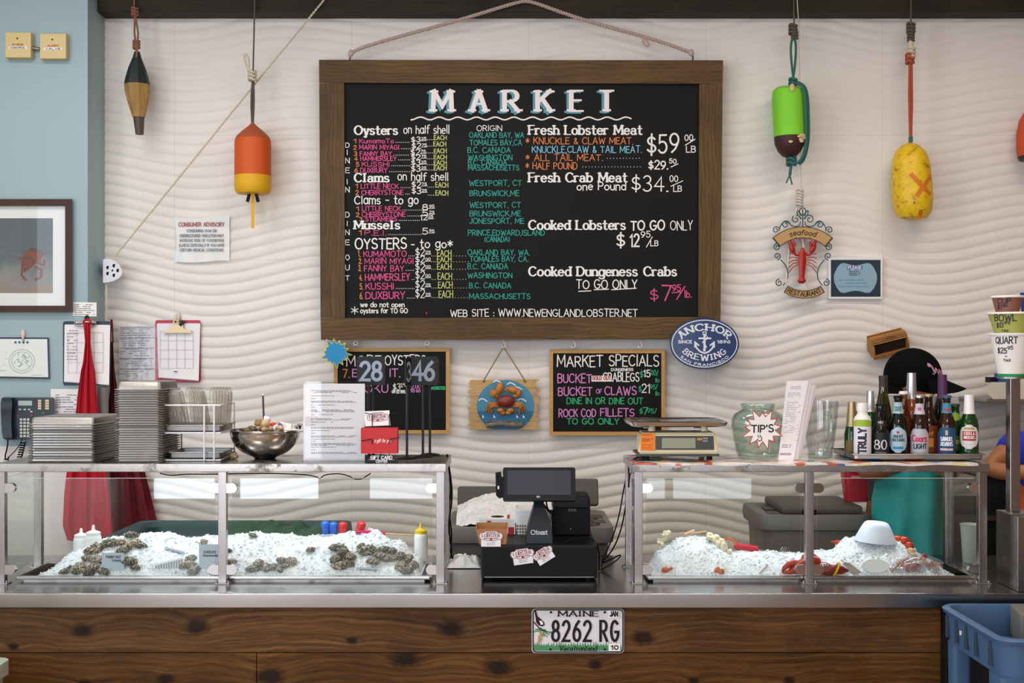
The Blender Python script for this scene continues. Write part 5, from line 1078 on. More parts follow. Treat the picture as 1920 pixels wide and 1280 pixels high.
pan('perforated steel ice tray inside the left display case', P(30, 0, .19).x, P(806, 0, .19).x); pan('perforated steel ice tray inside the right display case', P(1215, 0, .19).x, P(1826, 0, .19).x)
PROF = [[(80, 1074), (105, 1062), (150, 1024), (200, 1006), (300, 997), (360, 1007), (420, 1003), (480, 1000), (560, 1003), (610, 1003), (660, 997), (700, 995), (745, 1012), (785, 1042), (806, 1074)],
        [(1205, 1074), (1215, 1058), (1235, 1028), (1290, 1003), (1330, 1006), (1375, 1030), (1440, 1033), (1500, 1036), (1550, 1030), (1590, 1007), (1640, 994), (1690, 1012), (1730, 1042), (1765, 1066), (1778, 1074)]]
RIDGE = [[(P(u, v, .41).x, P(u, v, .41).z) for u, v in pr] for pr in PROF]
BASE = CT + .018
def iceZ(k, x, y, nz=True):
    r = RIDGE[k]; h = 0
    for (a, za), (b, zb) in zip(r, r[1:]):
        if a <= x <= b: t = (x - a) / (b - a); t = t * t * (3 - 2 * t); h = za + (zb - za) * t - BASE
    t = (y - .199) / .2; t = max(0, min(1, t)); f = t ** .75 if y < .41 else max(0, 1 - ((y - .41) / .051) ** 2)
    z = BASE + max(0, h) * f
    if nz and h > 0: z += (.011 * noise.noise(Vector((x * 16, y * 16, k))) + .006 * noise.noise(Vector((x * 42, y * 42, 3))) + .0035 * noise.noise(Vector((x * 95, y * 95, 7)))) * min(1, f * 3) * min(1, h * 14)
    return z
for k, lb in enumerate(('crushed ice heaped in the left display case under the oysters', 'crushed ice heaped in the right display case under the lobster and crab')):
    mb = MB(); xa, xb = RIDGE[k][0][0], RIDGE[k][-1][0]; mb.grid(260 if k == 0 else 210, 64, lambda a, b: (xa + (xb - xa) * a, .199 + .26 * b, iceZ(k, xa + (xb - xa) * a, .199 + .26 * b)))
    o = mb.build('crushed_ice', 'ice', None, ((xa + xb) / 2, .34, BASE), angle=80); tag(o, lb, 'ice', None, 'stuff')
    mb = MB(); r2 = random.Random(k)
    for _ in range(900 if k == 0 else 700):
        x = r2.uniform(xa + .05, xb - .05); y = r2.uniform(.205, .43); c = Vector((x, y, iceZ(k, x, y) + .001)); s_ = r2.uniform(.003, .0065)
        R = Matrix.Rotation(r2.uniform(0, 6), 3, Vector((r2.uniform(-1, 1), r2.uniform(-1, 1), r2.uniform(-1, 1)))); mb.box(c, (s_ * 1.5, s_, s_ * .8), R=R)
    mb.build('ice_chip', 'ice', o, angle=20)['kind'] = 'stuff'
def hit(k, u, v, lift=0.):
    y = .198
    while y < .41:
        p = P(u, v, y)
        if p.z <= iceZ(k, p.x, y, False) + .001: break
        y += .003
    return Vector((p.x, y, max(p.z, iceZ(k, p.x, y)) + lift))
# oysters
def oyster(seed):
    r_ = random.Random(seed); off = Vector((r_.uniform(0, 9),) * 3)
    def fn(p, d):
        t = d.x; w_ = 1 - .38 * max(0, t) ** 1.4 + .1 * max(0, -t); q = Vector((p.x, p.y * w_, p.z * (1 - .2 * abs(t)) * (1.25 if d.z > 0 else .75)))
        ridge = noise.noise(d * 2.4 + off) * .22 + noise.noise(d * 6.5 + off) * .13 + .05 * sin(16 * (d.x + .5 * noise.noise(d * 3 + off)))
        return q * (1 + ridge)
    mb = MB(); mb.ball((0, 0, 0), (.046, .031, .02), 26, 16, fn=fn); return mb
OYM = []
for k in range(6):
    o = oyster(k).build('oyster', ['oyster_a', 'oyster_b', 'oyster_c'][k % 3], angle=60); OYM.append(o.data); bpy.data.objects.remove(o)
CL = [('by the squarish front tag', [(122, 1074, 20), (140, 1071, 26), (152, 1066, 24), (163, 1050, 22), (172, 1037, 28), (183, 1030, 28), (176, 1066, 26), (168, 1078, 24), (205, 1024, 30), (222, 1022, 26), (229, 1036, 28), (248, 1025, 28), (262, 1026, 24), (243, 1058, 30), (254, 1067, 22), (186, 1052, 24), (192, 1076, 24)]),
      ('left of the middle post', [(352, 1062, 26), (364, 1072, 26), (358, 1050, 20), (382, 1018, 16), (404, 1072, 22)]), ('right of the middle post', [(428, 1036, 18), (432, 1056, 20), (437, 1064, 18)]),
      ('in the small low group', [(474, 1070, 22), (485, 1060, 26), (497, 1066, 24), (512, 1066, 24), (523, 1072, 20), (531, 1056, 24), (547, 1056, 20), (533, 1067, 18)]),
      ('by the fallen lettered tag', [(634, 1030, 28), (644, 1040, 28), (630, 1050, 28), (636, 1064, 24), (655, 1060, 20), (656, 1046, 26), (688, 1034, 28), (676, 1028, 20), (699, 1056, 26), (712, 1046, 26), (728, 1050, 24), (747, 1046, 26), (762, 1052, 28), (774, 1062, 24), (752, 1064, 26), (765, 1074, 24), (735, 1036, 24), (718, 1034, 24)]),
      ('lying alone high on the ice', [(248, 1006, 24), (474, 1006, 14), (584, 1033, 18)])]
kk = 0
for where, L in CL:
    L = sorted(L)
    for i, (u, v, s_) in enumerate(L):
        c = hit(0, u, v, .004); o = bpy.data.objects.new('oyster', OYM[kk % 6]); COL.objects.link(o); o.location = c; sc = 1.14 * s_ * S(c.y) / .082
        o.scale = (sc, sc, sc); o.rotation_euler = (rnd.uniform(-.7, .5), rnd.uniform(-.5, .5), rnd.uniform(0, 6.28)); kk += 1
        ln = ('rough oyster, %s from the left of those %s' % (ordw(i), where)) if i < len(L) - 1 else 'rough oyster, rightmost of those %s' % where
        tag(o, ln, 'oyster', 'oysters on ice in the left case')
def itag(label, pts, Y, lines, m='tagblue', name='price_tag', col='#3c4350'):
    """small card standing in the ice: pts tl,tr,br,bl in px"""
    t = thing(name, label, 'tag', P((pts[2][0] + pts[3][0]) / 2, pts[2][1], Y), 'name tags in the left case' if name == 'price_tag' else None)
    mb = MB(); mb.prism(pts, pq, Y, Y + .0025); mb.build('card', m, t)
    mb = MB(); sl_ = -(pts[1][1] - pts[0][1]) / (pts[1][0] - pts[0][0])
    for s, a, b, y, h in lines: txt(mb, s, a, b, y, h, plane(Y - .0009), max(.9, h * .17), 'print', slope=sl_)
    if lines: mb.build('lettering', col, t, flat=True, recalc=False)
    return t
itag('squarish grey lettered tag standing upright at the front of the leftmost oyster heap', [(191, 1036), (233, 1036), (233, 1081), (191, 1081)], .212, [('FANNY BAY', 199, 226, 1046, 4.6), ('Canada', 210, 226, 1052, 4)])
itag('tilted grey lettered tag behind the white printed note', [(309, 1025), (347, 1034), (343, 1064), (304, 1055)], .3, [('SHIGOKU', 314, 341, 1035, 5), ('Washington', 315, 338, 1043, 4)])
nt2 = itag('white printed note leaning on the ice left of the tall grey tag', [(286, 1058), (344, 1044), (346, 1078), (290, 1080)], .225, [], 'white', 'shellfish_note')
mb = MB()
for k in range(11): mb.poly([P(291 + 4.8 * k, 1060 - 1.15 * k, .2235), P(294 + 4.8 * k, 1059.3 - 1.15 * k, .2235), P(294.5 + 4.8 * k, 1070 - .4 * k, .2235), P(291.5 + 4.8 * k, 1070.7 - .4 * k, .2235)])
mb.build('print', '#8c929c', nt2, flat=True)
itag('tall upright grey lettered tag against the middle post of the left case', [(373, 1020), (410, 1020), (410, 1078), (373, 1078)], .222, [('DUXBURY', 382, 405, 1037, 4.6), ('Massachusetts', 381, 408, 1043, 4)])
itag('fallen grey lettered tag at the front right of the left case', [(668, 1063), (708, 1065), (709, 1078), (670, 1075)], .216, [('HAMMERSLEY', 676, 706, 1072, 5)])
itag('blank grey tag fallen on the ice left of the fallen lettered tag', [(552, 1070), (570, 1063), (577, 1070), (560, 1078)], .22, [])
itag('blank grey tag in front of the blue knife handles', [(590, 1004), (625, 1000), (627, 1010), (591, 1013)], .395, [])
def squeeze(label, u, v, Y, hpx, rpx, m='squeeze', capm='squeeze'):
    c = P(u, v, Y); s_ = S(Y); h = hpx * s_; r = rpx * s_; b = thing('squeeze_bottle', label, 'bottle', c)
    mb = MB(); mb.lathe([(r * .95, 0), (r, .01 * h), (r, .62 * h), (r * .93, .7 * h), (r * .86, .72 * h)], c); mb.build('body', m, b)
    mb = MB(); mb.lathe([(r * .88, .7 * h), (r * .88, .8 * h), (r * .5, .84 * h), (r * .24, .86 * h), (r * .14, h)], c); mb.build('nozzle_cap', capm, b)
squeeze('white squeeze bottle behind the oysters, the right of the pair', 175, 1052, .385, 68, 15); squeeze('white squeeze bottle behind the oysters, the left of the pair', 152, 1052, .40, 62, 14)
squeeze('white squeeze bottle with yellow cap in the right end of the left case', 789, 1050, .43, 70, 13, 'squeeze', 'yellow')
for i, (u, v, m, tl, lb) in enumerate(((611, 1006, 'bluehandle', -8, 'oyster knife with fat blue handle stuck in the ice, left of the two blue ones'), (625, 1008, 'bluehandle', 2, 'oyster knife with fat blue handle stuck in the ice, next to a red one'), (642, 1008, 'redhandle', 3, 'oyster knife with upright red handle beside the blue handles'), (675, 1006, 'redhandle', 18, 'oyster knife with red handle leaning over a pink handle'))):
    k = thing('oyster_knife', lb, 'knife', P(u, v, .415), 'oyster knives in the ice'); R = rot2('Y', tl); c = P(u, v - 14, .415)
    mb = MB(); mb.lathe([(.006, -.03), (.0115, -.024), (.0125, -.01), (.0165, .012), (.015, .024), (.008, .0305), (.001, .032)], c, 16, R=R); mb.build('handle', m, k)
    mb = MB(); mb.lathe([(.006, -.06), (.005, -.028)], c, 10, R=R); mb.build('blade', 'steel', k)
k = thing('tongs', 'pink handled tool lying across the ice behind the right oysters', 'utensil', P(700, 1000, .4)); mb = MB(); mb.tube([P(667, 998, .385), P(690, 997, .4), P(722, 1000, .41)], [.005, .007, .006]); mb.build('handle', '#c4155e', k); mb = MB(); mb.tube([P(722, 1000, .41), P(775, 1003, .42)], .003); mb.build('shaft', 'crabtan', k)
# ---------------- right case contents
def cob(label, pts, r_, seed):
    r2 = random.Random(seed); mb = MB(); P3 = smooth([hit(1, u, v, .008) for u, v in pts], 1)
    for i, p in enumerate(P3):
        for _ in range(4): mb.ball(p + Vector((r2.uniform(-1, 1), r2.uniform(-1, 1), r2.uniform(-.6, 1))) * r_ * .8, r_ * r2.uniform(.55, .8), 10, 6)
    mb.tube(P3, r_ * .8, 8); o = mb.build('crab_leg_cluster', 'cob', None, P3[0], angle=70); tag(o, label, 'crab legs', 'crab leg clusters')
cob('cream knobbly crab leg cluster near the left end of the right case', [(1238, 1024), (1246, 1012), (1252, 1006)], .011, 1); cob('cream knobbly crab leg cluster beside the red handled fork', [(1330, 1010), (1342, 1016), (1352, 1026), (1362, 1034)], .014, 2)
def claw(mb, c, L, R, bend=1, open_=.35):
    """lobster pincer: palm and two fingers, along local +x"""
    f = lambda x, y, z: c + R @ Vector((x * L, y * L, z * L * bend))
    mb.ball(f(.28, 0, 0), (.3 * L, .13 * L, .2 * L), 16, 10, R=R, fn=lambda p, d: Vector((p.x, p.y, p.z * (1 + .15 * d.x))))
    mb.tube([f(.4, 0, .09), f(.65, 0, .15), f(.85, 0, .1), f(1., 0, .0)], [.1 * L, .085 * L, .05 * L, .012 * L], 10)
    mb.tube([f(.4, 0, -.1), f(.62, 0, -.1 - .1 * open_), f(.82, 0, -.06 - .1 * open_), f(.96, 0, 0)], [.08 * L, .06 * L, .04 * L, .01 * L], 10)
    mb.tube([f(-.2, 0, -.02), f(-.02, 0, 0), f(.1, 0, 0)], [.06 * L, .07 * L, .09 * L], 10)
lb = thing('lobster', 'cooked orange red lobster at the foot of the ice behind the steel middle post', 'lobster', hit(1, 1517, 1072)); cl = hit(1, 1510, 1066, .012)
mb = MB(); Rb = rot2('Z', 70) @ rot2('Y', -10); mb.ball(cl + Vector((.02, .03, .008)), (.06, .03, .028), 18, 10, R=Rb, fn=lambda p, d: p * (1 + .05 * noise.noise(d * 5)))
for k in range(5): mb.ball(cl + Vector((.035, .075 + .017 * k, .012 - .002 * k)), (.026 - .002 * k, .013, .02 - .002 * k), 14, 8)
mb.build('body', 'lobsterdark', lb)
mb = MB(); kc = P(1508, 1060, .226); R_ = rot2('Y', -20); mb.ball(kc, (.062, .026, .025), 20, 12, R=R_, fn=lambda p, d: Vector((p.x, p.y, p.z * (1 + .28 * d.x) * (1 + .06 * noise.noise(d * 6)))))
mb.tube([P(1490, 1056, .22), P(1478, 1058, .215), P(1469, 1066, .212), P(1466, 1072, .212)], [.013, .011, .007, .002], 10); mb.tube([P(1492, 1069, .218), P(1481, 1072, .213), P(1472, 1073, .211), P(1467, 1074, .211)], [.011, .008, .005, .002], 10)
for k in range(5): mb.ball(P(1490 - 5 * k, 1066 + 1.2 * k, .212), .003, 8, 5)
mb.build('claw', 'lobster', lb, label='broad orange claw pointing left')
cr = P(1540, 1068, .212)
mb = MB(); mb.ball(cr + Vector((.028, 0, -.001)), (.042, .017, .018), 18, 10, R=rot2('Y', -4), fn=lambda p, d: p * (1 + .07 * noise.noise(d * 6))); mb.tube([cr + Vector((.045, 0, .006)), cr + Vector((.07, 0, .006)), cr + Vector((.096, 0, -.002))], [.012, .009, .002], 10); mb.tube([cr + Vector((.045, 0, -.008)), cr + Vector((.068, 0, -.01)), cr + Vector((.092, 0, -.004))], [.009, .007, .002], 10); mb.tube([cr + Vector((-.03, .01, -.004)), cr], [.009, .011], 10)
for k in range(6): mb.ball(cr + Vector((.0 + .009 * k, -.004, .017 + .002 * sin(k))), .003, 8, 5)
c2 = mb.build('claw', 'lobsterdark', lb, label='dark red claw with a yellow band pointing right')
mb = MB(); mb.tube([cr + Vector((.05 + .02 * sin(a) * .6, .016 * cos(a), .024 * sin(a))) for a in [i * pi / 8 for i in range(16)]], .0042, 6, closed=True); mb.build('rubber_band', 'yellow', c2)
mb = MB()
for L in ([(1520, 1056, .24), (1545, 1053, .23), (1560, 1060, .22)], [(1508, 1058, .25), (1490, 1050, .25), (1470, 1062, .22)]): mb.tube(smooth([P(*p) for p in L], 2), .0014, 5)
mb.build('antenna', 'lobsterdark', lb)
mb = MB()
for k in range(4): mb.tube([cl + Vector((.0, .02 + .015 * k, .0)), cl + Vector((-.03, .02 + .02 * k, .006)), cl + Vector((-.05, .02 + .02 * k, -.008))], [.004, .003, .0015], 6)
mb.build('legs', 'lobster', lb)
f = thing('serving_fork', 'serving fork with flat red handle lying across the ice of the right case', 'fork', hit(1, 1398, 1030)); mb = MB(); ca_, cb_ = P(1377, 1023, .40), P(1421, 1030, .405); mb.tube([ca_, ca_.lerp(cb_, .08), ca_.lerp(cb_, .92), cb_], [.009, .0125, .0125, .009], 10); mb.build('handle', 'apron', f)
mb = MB(); mb.tube([cb_, P(1455, 1035, .405)], .003)
for k in range(5): mb.tube([P(1455, 1033, .405), P(1462 + 4 * k, 1034, .40), P(1467 + 4 * k, 1025, .40)], .0022, 6)
mb.build('tines', 'steel', f)
def lump(name, label, cat, m, parts, group=None):
    mb = MB(); c0 = None
    for u, v, rx, ry, rz, rot in parts:
        c = hit(1, u, v, .004); c0 = c0 or c; s_ = S(c.y); mb.ball(c, (rx * s_, ry * s_, rz * s_), 14, 8, R=rot2('Y', rot), fn=lambda p, d: p * (1 + .2 * noise.noise(d * 2.5 + Vector((u, v, 0)))))
    return tag(mb.build(name, m, None, c0, angle=60), label, cat, group)
lump('shell_piece', 'brown broken shell piece on the ice near the cream leg cluster furthest left', 'shell', 'gum', [(1247, 1073, 7, 5, 6, 0), (1256, 1070, 7, 3, 3, -20)]); lump('shell_piece', 'brown broken shell piece on the ice below the cream crab legs', 'shell', 'gum', [(1344, 1071, 5, 4, 7, 30), (1352, 1074, 7, 4, 6, -30)])
o = MB(); o.tube(smooth([hit(1, 1275, 1003, .006), P(1300, 999, .40), P(1325, 996, .41)], 1), [.003] * 2 if False else .003, 6); o.tube([hit(1, 1283, 1005, .006), hit(1, 1302, 1000, .01)], .006, 8); tag(o.build('crab_limb', 'crabtan', None, hit(1, 1290, 1003)), 'thin tan crab leg on the ice crest between the cream leg clusters', 'crab')
o = MB(); o.tube(smooth([hit(1, 1356, 1018, .01), P(1366, 1008, .39), P(1374, 1012, .39), P(1380, 1022, .39)], 1), .0035, 6); tag(o.build('crab_limb', 'orange', None, hit(1, 1366, 1014)), 'bent orange crab leg arching between cream legs and red fork handle', 'crab')
o = MB(); o.tube([hit(1, 1425, 1076, .004), hit(1, 1432, 1068, .004), hit(1, 1440, 1062, .006)], .0018, 5); tag(o.build('lobster_antenna', 'lobsterdark', None, hit(1, 1432, 1068)), 'thin red antenna piece lying on bare ice left of the lobster', 'antenna')
mb = MB(); claw(mb, hit(1, 1564, 1018, .004), .05, rot2('Y', 12), .8); tag(mb.build('lobster_claw', 'lobred', None, hit(1, 1572, 1020)), 'small red claw tip poking out of the ice left of the white tub', 'claw')
mb = MB(); claw(mb, hit(1, 1622, 1006, .0), .058, rot2('Y', -84), .8); tag(mb.build('lobster_claw', 'orange', None, hit(1, 1622, 1004)), 'upright orange claw on the ice crest beside the white tub', 'claw')
mb = MB(); c = hit(1, 1652, 1034); c = Vector((c.x, .36, iceZ(1, c.x, .36, False) - .012)); s_ = S(.36)
mb.lathe([(39 * s_, 0), (38 * s_, .006), (27 * s_, .05), (22 * s_, .066), (18 * s_, .071), (.001, .073)], c, 32, R=rot2('Y', 4)); tag(mb.build('plastic_tub', 'bucketwhite', None, c), 'white plastic tub upside down on top of the ice', 'tub')
dc = thing('deli_cup', 'round lidded deli cup lying on its side facing out at the foot of the ice', 'cup', P(1642, 1074, .21)); cc = P(1641, 1061, .215); Rd = rot2('X', 72)
mb = MB(); mb.lathe([(.046, -.004), (.047, .0), (.0475, .004), (.044, .005), (.042, .003), (.02, .003), (.001, .003)], cc, 36, R=Rd, sy=.52); mb.build('lid', 'white', dc); mb = MB(); mb.lathe([(.045, -.004), (.038, -.05), (.001, -.052)], cc, 36, R=Rd, sy=.52); mb.build('cup', 'plastic_clear', dc)
lump('crab_claw', 'lumpy orange crab claw hanging off the right of the white tub', 'claw', 'lobster', [(1684, 1014, 12, 9, 8, 20), (1697, 1020, 12, 9, 9, 35), (1705, 1029, 9, 8, 8, 50)]); lump('crab_limb', 'tan and red crab leg below the orange claw', 'crab leg', 'crabtan', [(1708, 1036, 8, 6, 7, 40), (1714, 1046, 9, 6, 6, 55)])
bg = thing('meat_bag', 'clear bag of pink shellfish meat on the front right of the ice tray', 'bag', P(1720, 1076, .215)); r2 = random.Random(5)
mb = MB()
for k in range(40):
    u = r2.uniform(1676, 1758); v = 1071 - r2.uniform(0, 1) * (6 + 20 * sin((u - 1672) / 90 * pi * .8)); c = P(u, v, .212 + r2.uniform(0, .06) * (1080 - v) / 25); mb.mi = 1 if r2.random() < .35 else 0
    a0 = r2.uniform(0, 6.28); n_ = 6; rr = r2.uniform(.007, .011); mb.tube([c + Vector((rr * cos(a0 + .55 * i), rr * .5 * sin(i), rr * sin(a0 + .55 * i))) for i in range(n_)], [.0035, .006, .0065, .006, .0045, .002], 7)
mb.build('shellfish_meat', ['shrimp', 'shrimpred'], bg)['kind'] = 'stuff'
mb = MB(); mb.grid(16, 12, lambda a, b: P(1672 + 96 * a, 1074 - (10 + 26 * sin(pi * (.1 + .75 * a))) * sin(pi * .5 * b) + 2 * noise.noise(Vector((a * 6, b * 6, 1))), .203 + .075 * b * b + .004 * noise.noise(Vector((a * 7, b * 7, 4))))); mb.build('film', 'bag', bg)
sp = thing('spatula', 'flat steel spatula lying between the banded claw and the deli cup', 'spatula', hit(1, 1595, 1066)); mb = MB(); mb.poly([P(1580, 1056, .235), P(1592, 1054, .24), P(1616, 1073, .205), P(1600, 1077, .203)]); bmesh.ops.solidify(mb.bm, geom=mb.bm.faces[:], thickness=.0015); mb.build('blade', 'steel_dark', sp); mb = MB(); mb.tube([P(1586, 1055, .238), P(1578, 1049, .26)], .004); mb.build('neck', 'steel_dark', sp)

# ================================================================ on the left case
ZP = TOPZ + .0005
def pan_proto(wx, dy, h, inverted=True):
    """sheet pan, rim rolled; origin at the middle of its lowest plane"""
    r = .014; z = (lambda v: h - v) if inverted else (lambda v: v); t = h * .42
    def ring(ins, zz, rr=r): return [(x, y, z(zz)) for x, y in rrect(-wx / 2 + ins, -dy / 2 + ins, wx / 2 - ins, dy / 2 - ins, rr, 5)]
    mb = MB(); mb.loft([ring(.0095, h - .002, .012), ring(.006, h - .0035, .013), ring(.0035, h - .0005), ring(.001, h - .0008), ring(0, h - .003), ring(.0014, h - .0046), ring(.0085, h - .004), ring(t, .004, .011), ring(t + .004, .0, .009)], False, True)
    mb.loft([ring(.0095, h - .002, .012), ring(t + .002, .0045, .011), ring(t + .006, .0015, .009)], False, True); return mb
def stack(n, pitch, wx, dy, h, cx, cy, lbl, grp, rimz=.004):
    o = pan_proto(wx, dy, h).build('sheet_pan', 'alu', None, angle=50); km = {o.name: []}
    for i in range(n):
        c = o if i == 0 else dup(o, _k=km); c.location = (cx + rnd.uniform(-.0012, .0012), cy + rnd.uniform(-.0012, .0012), ZP + rimz + .0 + pitch * i); c.rotation_euler = (0, 0, rnd.uniform(-.002, .002)); k = n - 1 - i
        pos = 'the topmost' if k == 0 else 'the bottom one' if i == 0 else 'the %s from the top' % ordw(k)
        tag(c, 'upside-down aluminium sheet pan, %s of the %s' % (pos, lbl), 'sheet pan', grp)
X0 = P(50, 0, .2).x; X1 = P(180, 0, .2).x
stack(15, .00915, X1 - X0, .31, .026, (X0 + X1) / 2, .2 + .155, 'shorter, wider stack', 'wide sheet pans stacked on the left case', 0)
X0 = P(212, 0, .2).x; X1 = P(305, 0, .2).x
stack(31, .0083, X1 - X0, .24, .03, (X0 + X1) / 2, .2 + .12, 'tall narrow stack', 'small sheet pans in the tall stack', 0)
# wire rack
Yr0, Yr1 = .235, .45; rk = thing('wire_rack', 'white wire two-tier rack holding trays of plastic lids beside the tall pan stack', 'rack', (P(350, 0, Yr0).x, .34, TOPZ)); z3 = P(0, 866, Yr0).z; z2 = P(0, 811.5, Yr0).z; z1 = P(0, 759.5, Yr0).z
xa, xb = P(309, 0, Yr0).x, P(413, 0, Yr0).x; z3 = TOPZ + .004
def wire(pts, r=.0026): mb.tube(pts, r, 6)
for nm, zz in (('lower_shelf', z3), ('upper_shelf', z2)):
    mb = MB(); wire([(xa, Yr0, zz), (xb, Yr0, zz), (xb, Yr1, zz), (xa, Yr1, zz), (xa, Yr0, zz)], .003)
    for k in range(14): x = xa + (xb - xa) * (k + .5) / 14; wire([(x, Yr0, zz), (x, Yr1, zz)], .0018)
    mb.build(nm, 'wirewhite', rk)
mb = MB(); wire([(xa, Yr0, z1), (xb, Yr0, z1), (xb, Yr1, z1), (xa, Yr1, z1)], .003); mb.build('guard_rail', 'wirewhite', rk)
for x, y in ((P(383.5, 0, Yr0).x, Yr0 - .004), (P(402, 0, Yr0).x, Yr0 - .004), (xa, Yr1), (xb, Yr1)):
    mb = MB(); wire([(x, y, TOPZ + .001), (x, y, z1)], .0032); mb.build('post', 'wirewhite', rk)
for i, (zz, u0, u1) in enumerate(((z2 + .003, 303, 421), (z3 + .003, 312, 420))):
    wx = (u1 - u0) * S(.26); o = pan_proto(wx, .2, .025, False).build('sheet_pan', 'alu_dark'); o.location = (P((u0 + u1) / 2, 0, .26).x, .345, zz)
    tag(o, 'shallow metal tray on the upper tier of the wire rack, under the clear lids' if i == 0 else 'shallow empty metal tray on the lower tier of the wire rack', 'sheet pan', 'trays on the wire rack')
# clear lids standing on edge in the upper tray
mb = MB(); W_, H_2 = .105, .15
def lr(ins, x): return [(x, a, b) for a, b in [(y, z) for y, z in rrect(-W_ / 2 + ins, ins, W_ / 2 - ins, H_2 - ins, .022, 4)]]
mb.loft([lr(0, 0), lr(0, .0015), lr(.008, .002), lr(.014, .011), lr(.02, .012)], False, True); lid = mb.build('takeout_lid', 'plastic_clear'); km = {lid.name: []}
LX = [(312, 8, 'leaning leftmost bunch'), (320, 8, 0), (326, 9, 0), (332, 10, 0), (339, 12, 0), (345, 12, 0), (355, 3, 'middle bunch'), (362, 4, 0), (368, 6, 0), (374, 8, 0), (379, 9, 0), (384, 10, 0), (398, 2, 'right bunch'), (403, 1, 0), (407, 0, 0), (411, -1, 0), (415, -2, 0), (419, -4, 0)]
first = True; bn = ''; cnt = 0
for u, tl, nm in LX:
    if nm: bn = nm; cnt = 0
    o = lid if first else dup(lid, _k=km); first = False; o.location = (P(u, 0, .31).x, .33, z2 + .008); o.rotation_euler = (0, radians(-tl), 0)
    tag(o, 'clear plastic lid on edge, %s from the left of the %s' % (ordw(cnt), bn), 'lid', 'clear lids standing in the wire rack'); cnt += 1
# steel bowl of odds and ends
cb = P(497, 866, .34); cb.z = TOPZ; bw = thing('mixing_bowl', 'shiny steel mixing bowl heaped with small wrapped odds and ends', 'bowl', cb); R0 = 65 * S(.34); Hh = P(0, 806, .34).z - TOPZ
pr = [(.036, .0)] + [(R0 * sin(a), Hh * (1 - cos(a)) * .98 + .001) for a in [radians(d) for d in range(20, 91, 7)]] + [(R0 + .002, Hh), (R0 + .001, Hh + .002), (R0 - .002, Hh)] + [((R0 - .003) * sin(a), Hh * (1 - cos(a)) * .98 + .004) for a in [radians(d) for d in range(86, 20, -8)]] + [(.001, .006)]
mb = MB(); mb.lathe(pr, cb, 48); mb.build('bowl', 'chrome', bw, angle=60)
mb = MB(); mb.lathe([(R0 * .95, Hh * .76), (R0 * .6, Hh * .86), (.001, Hh * .92)], cb, 24); mb.build('dark_filling', 'bowlin', bw)
def bump_(name, label, u, v, Y, r, m, cat, mats2=None, n=6, sd=1):
    r2 = random.Random(sd); mb = MB(); c = P(u, v, Y)
    for k in range(n):
        mb.mi = k % (len(m) if isinstance(m, list) else 1); mb.ball(c + Vector((r2.uniform(-1, 1), r2.uniform(-1, 1), r2.uniform(-.7, .9))) * r * .62, (r * r2.uniform(.4, .7), r * r2.uniform(.4, .7), r * r2.uniform(.3, .7)), 10, 6, fn=lambda p, d: p * (1 + .3 * noise.noise(d * 3 + c * 40)))
    return tag(mb.build(name, m, None, c, angle=70), label, cat, 'odds and ends in the steel bowl')
bump_('cracker_packet', 'tan and red crumpled packet heaped in the middle of the steel bowl', 492, 798, .33, .026, ['crabtan', 'gold', 'brownpaper', 'crabtan', 'oyster_c'], 'packet', n=16)
bump_('paper_flower', 'white crumpled paper topping the heap in the steel bowl', 501, 787, .33, .014, 'white', 'paper', n=11, sd=3)
bump_('candy_wrapper', 'red and white twisted wrapper right of the heap centre in the bowl', 513, 800, .33, .018, ['white', 'redhandle', 'crabtan', 'white'], 'wrapper', n=13, sd=4)
bump_('cracker_packet', 'golden packet low at the front rim of the steel bowl', 525, 805, .3, .015, ['gold', 'crabtan'], 'packet', n=6, sd=6)
bump_('cork_heap', 'dark brown lumps low at the left inside the steel bowl', 470, 806, .33, .02, ['brownpaper', 'bowlin'], 'corks', n=7, sd=8)
mb = MB(); mb.box(P(535, 800, .35), (.045, .02, .03), R=rot2('Y', 12), bev=.003); tag(mb.build('paper_packet', 'white', None, P(535, 803, .35)), 'white paper packet with blue corner at the right of the bowl', 'packet', 'odds and ends in the steel bowl')
mb = MB(); mb.box(P(524, 799, .33), (.016, .004, .02), R=rot2('Y', 35)); tag(mb.build('sugar_packet', '#3a5aa8', None, P(524, 800, .33)), 'small blue packet between the red wrapper and the white packet', 'packet', 'odds and ends in the steel bowl')
mb = MB(); mb.lathe([(.052, 0), (.053, .004), (.03, .006), (.001, .006)], P(545, 806, .345), 24, R=rot2('Y', 6)); tag(mb.build('plastic_disc', 'white', None, P(545, 806, .345)), 'round white disc resting on the right rim of the steel bowl', 'lid', 'odds and ends in the steel bowl')
pn = thing('pen', 'thin pen standing upright in the steel bowl', 'pen', P(494, 800, .35)); mb = MB(); mb.tube([P(495, 798, .35), P(493, 741, .35)], .0035, 8); mb.build('barrel', '#3c3a44', pn); mb = MB(); mb.tube([P(493, 741, .35), P(492.9, 738, .35)], [.0035, .0015], 8); mb.build('tip', 'white', pn)
for i, (u, v) in enumerate(((557, 799), (563, 796))):
    fk = thing('plastic_fork', 'black plastic fork standing behind the right rim of the bowl, the %s one' % ('left' if i == 0 else 'right'), 'fork', P(u, 806, .36), 'black plastic forks'); mb = MB()
    for k in range(4): mb.tube([P(u - 2 + k, v + 4, .36), P(u - 5 + 3 * k, v - 3 + abs(k - 1.5), .355)], .0012, 5)
    mb.build('tines', 'black', fk); mb = MB(); mb.tube([P(u, v + 3, .36), P(u - 3, v + 18, .37)], [.004, .003], 6); mb.build('handle', 'black', fk)
bump_('oyster_shell_half', 'broken tan shell on the shelf between the wire rack and the bowl', 440, 853, .33, .017, ['crabtan', 'oyster_c'], 'shell', n=7, sd=12)['group'] = 'loose shells'
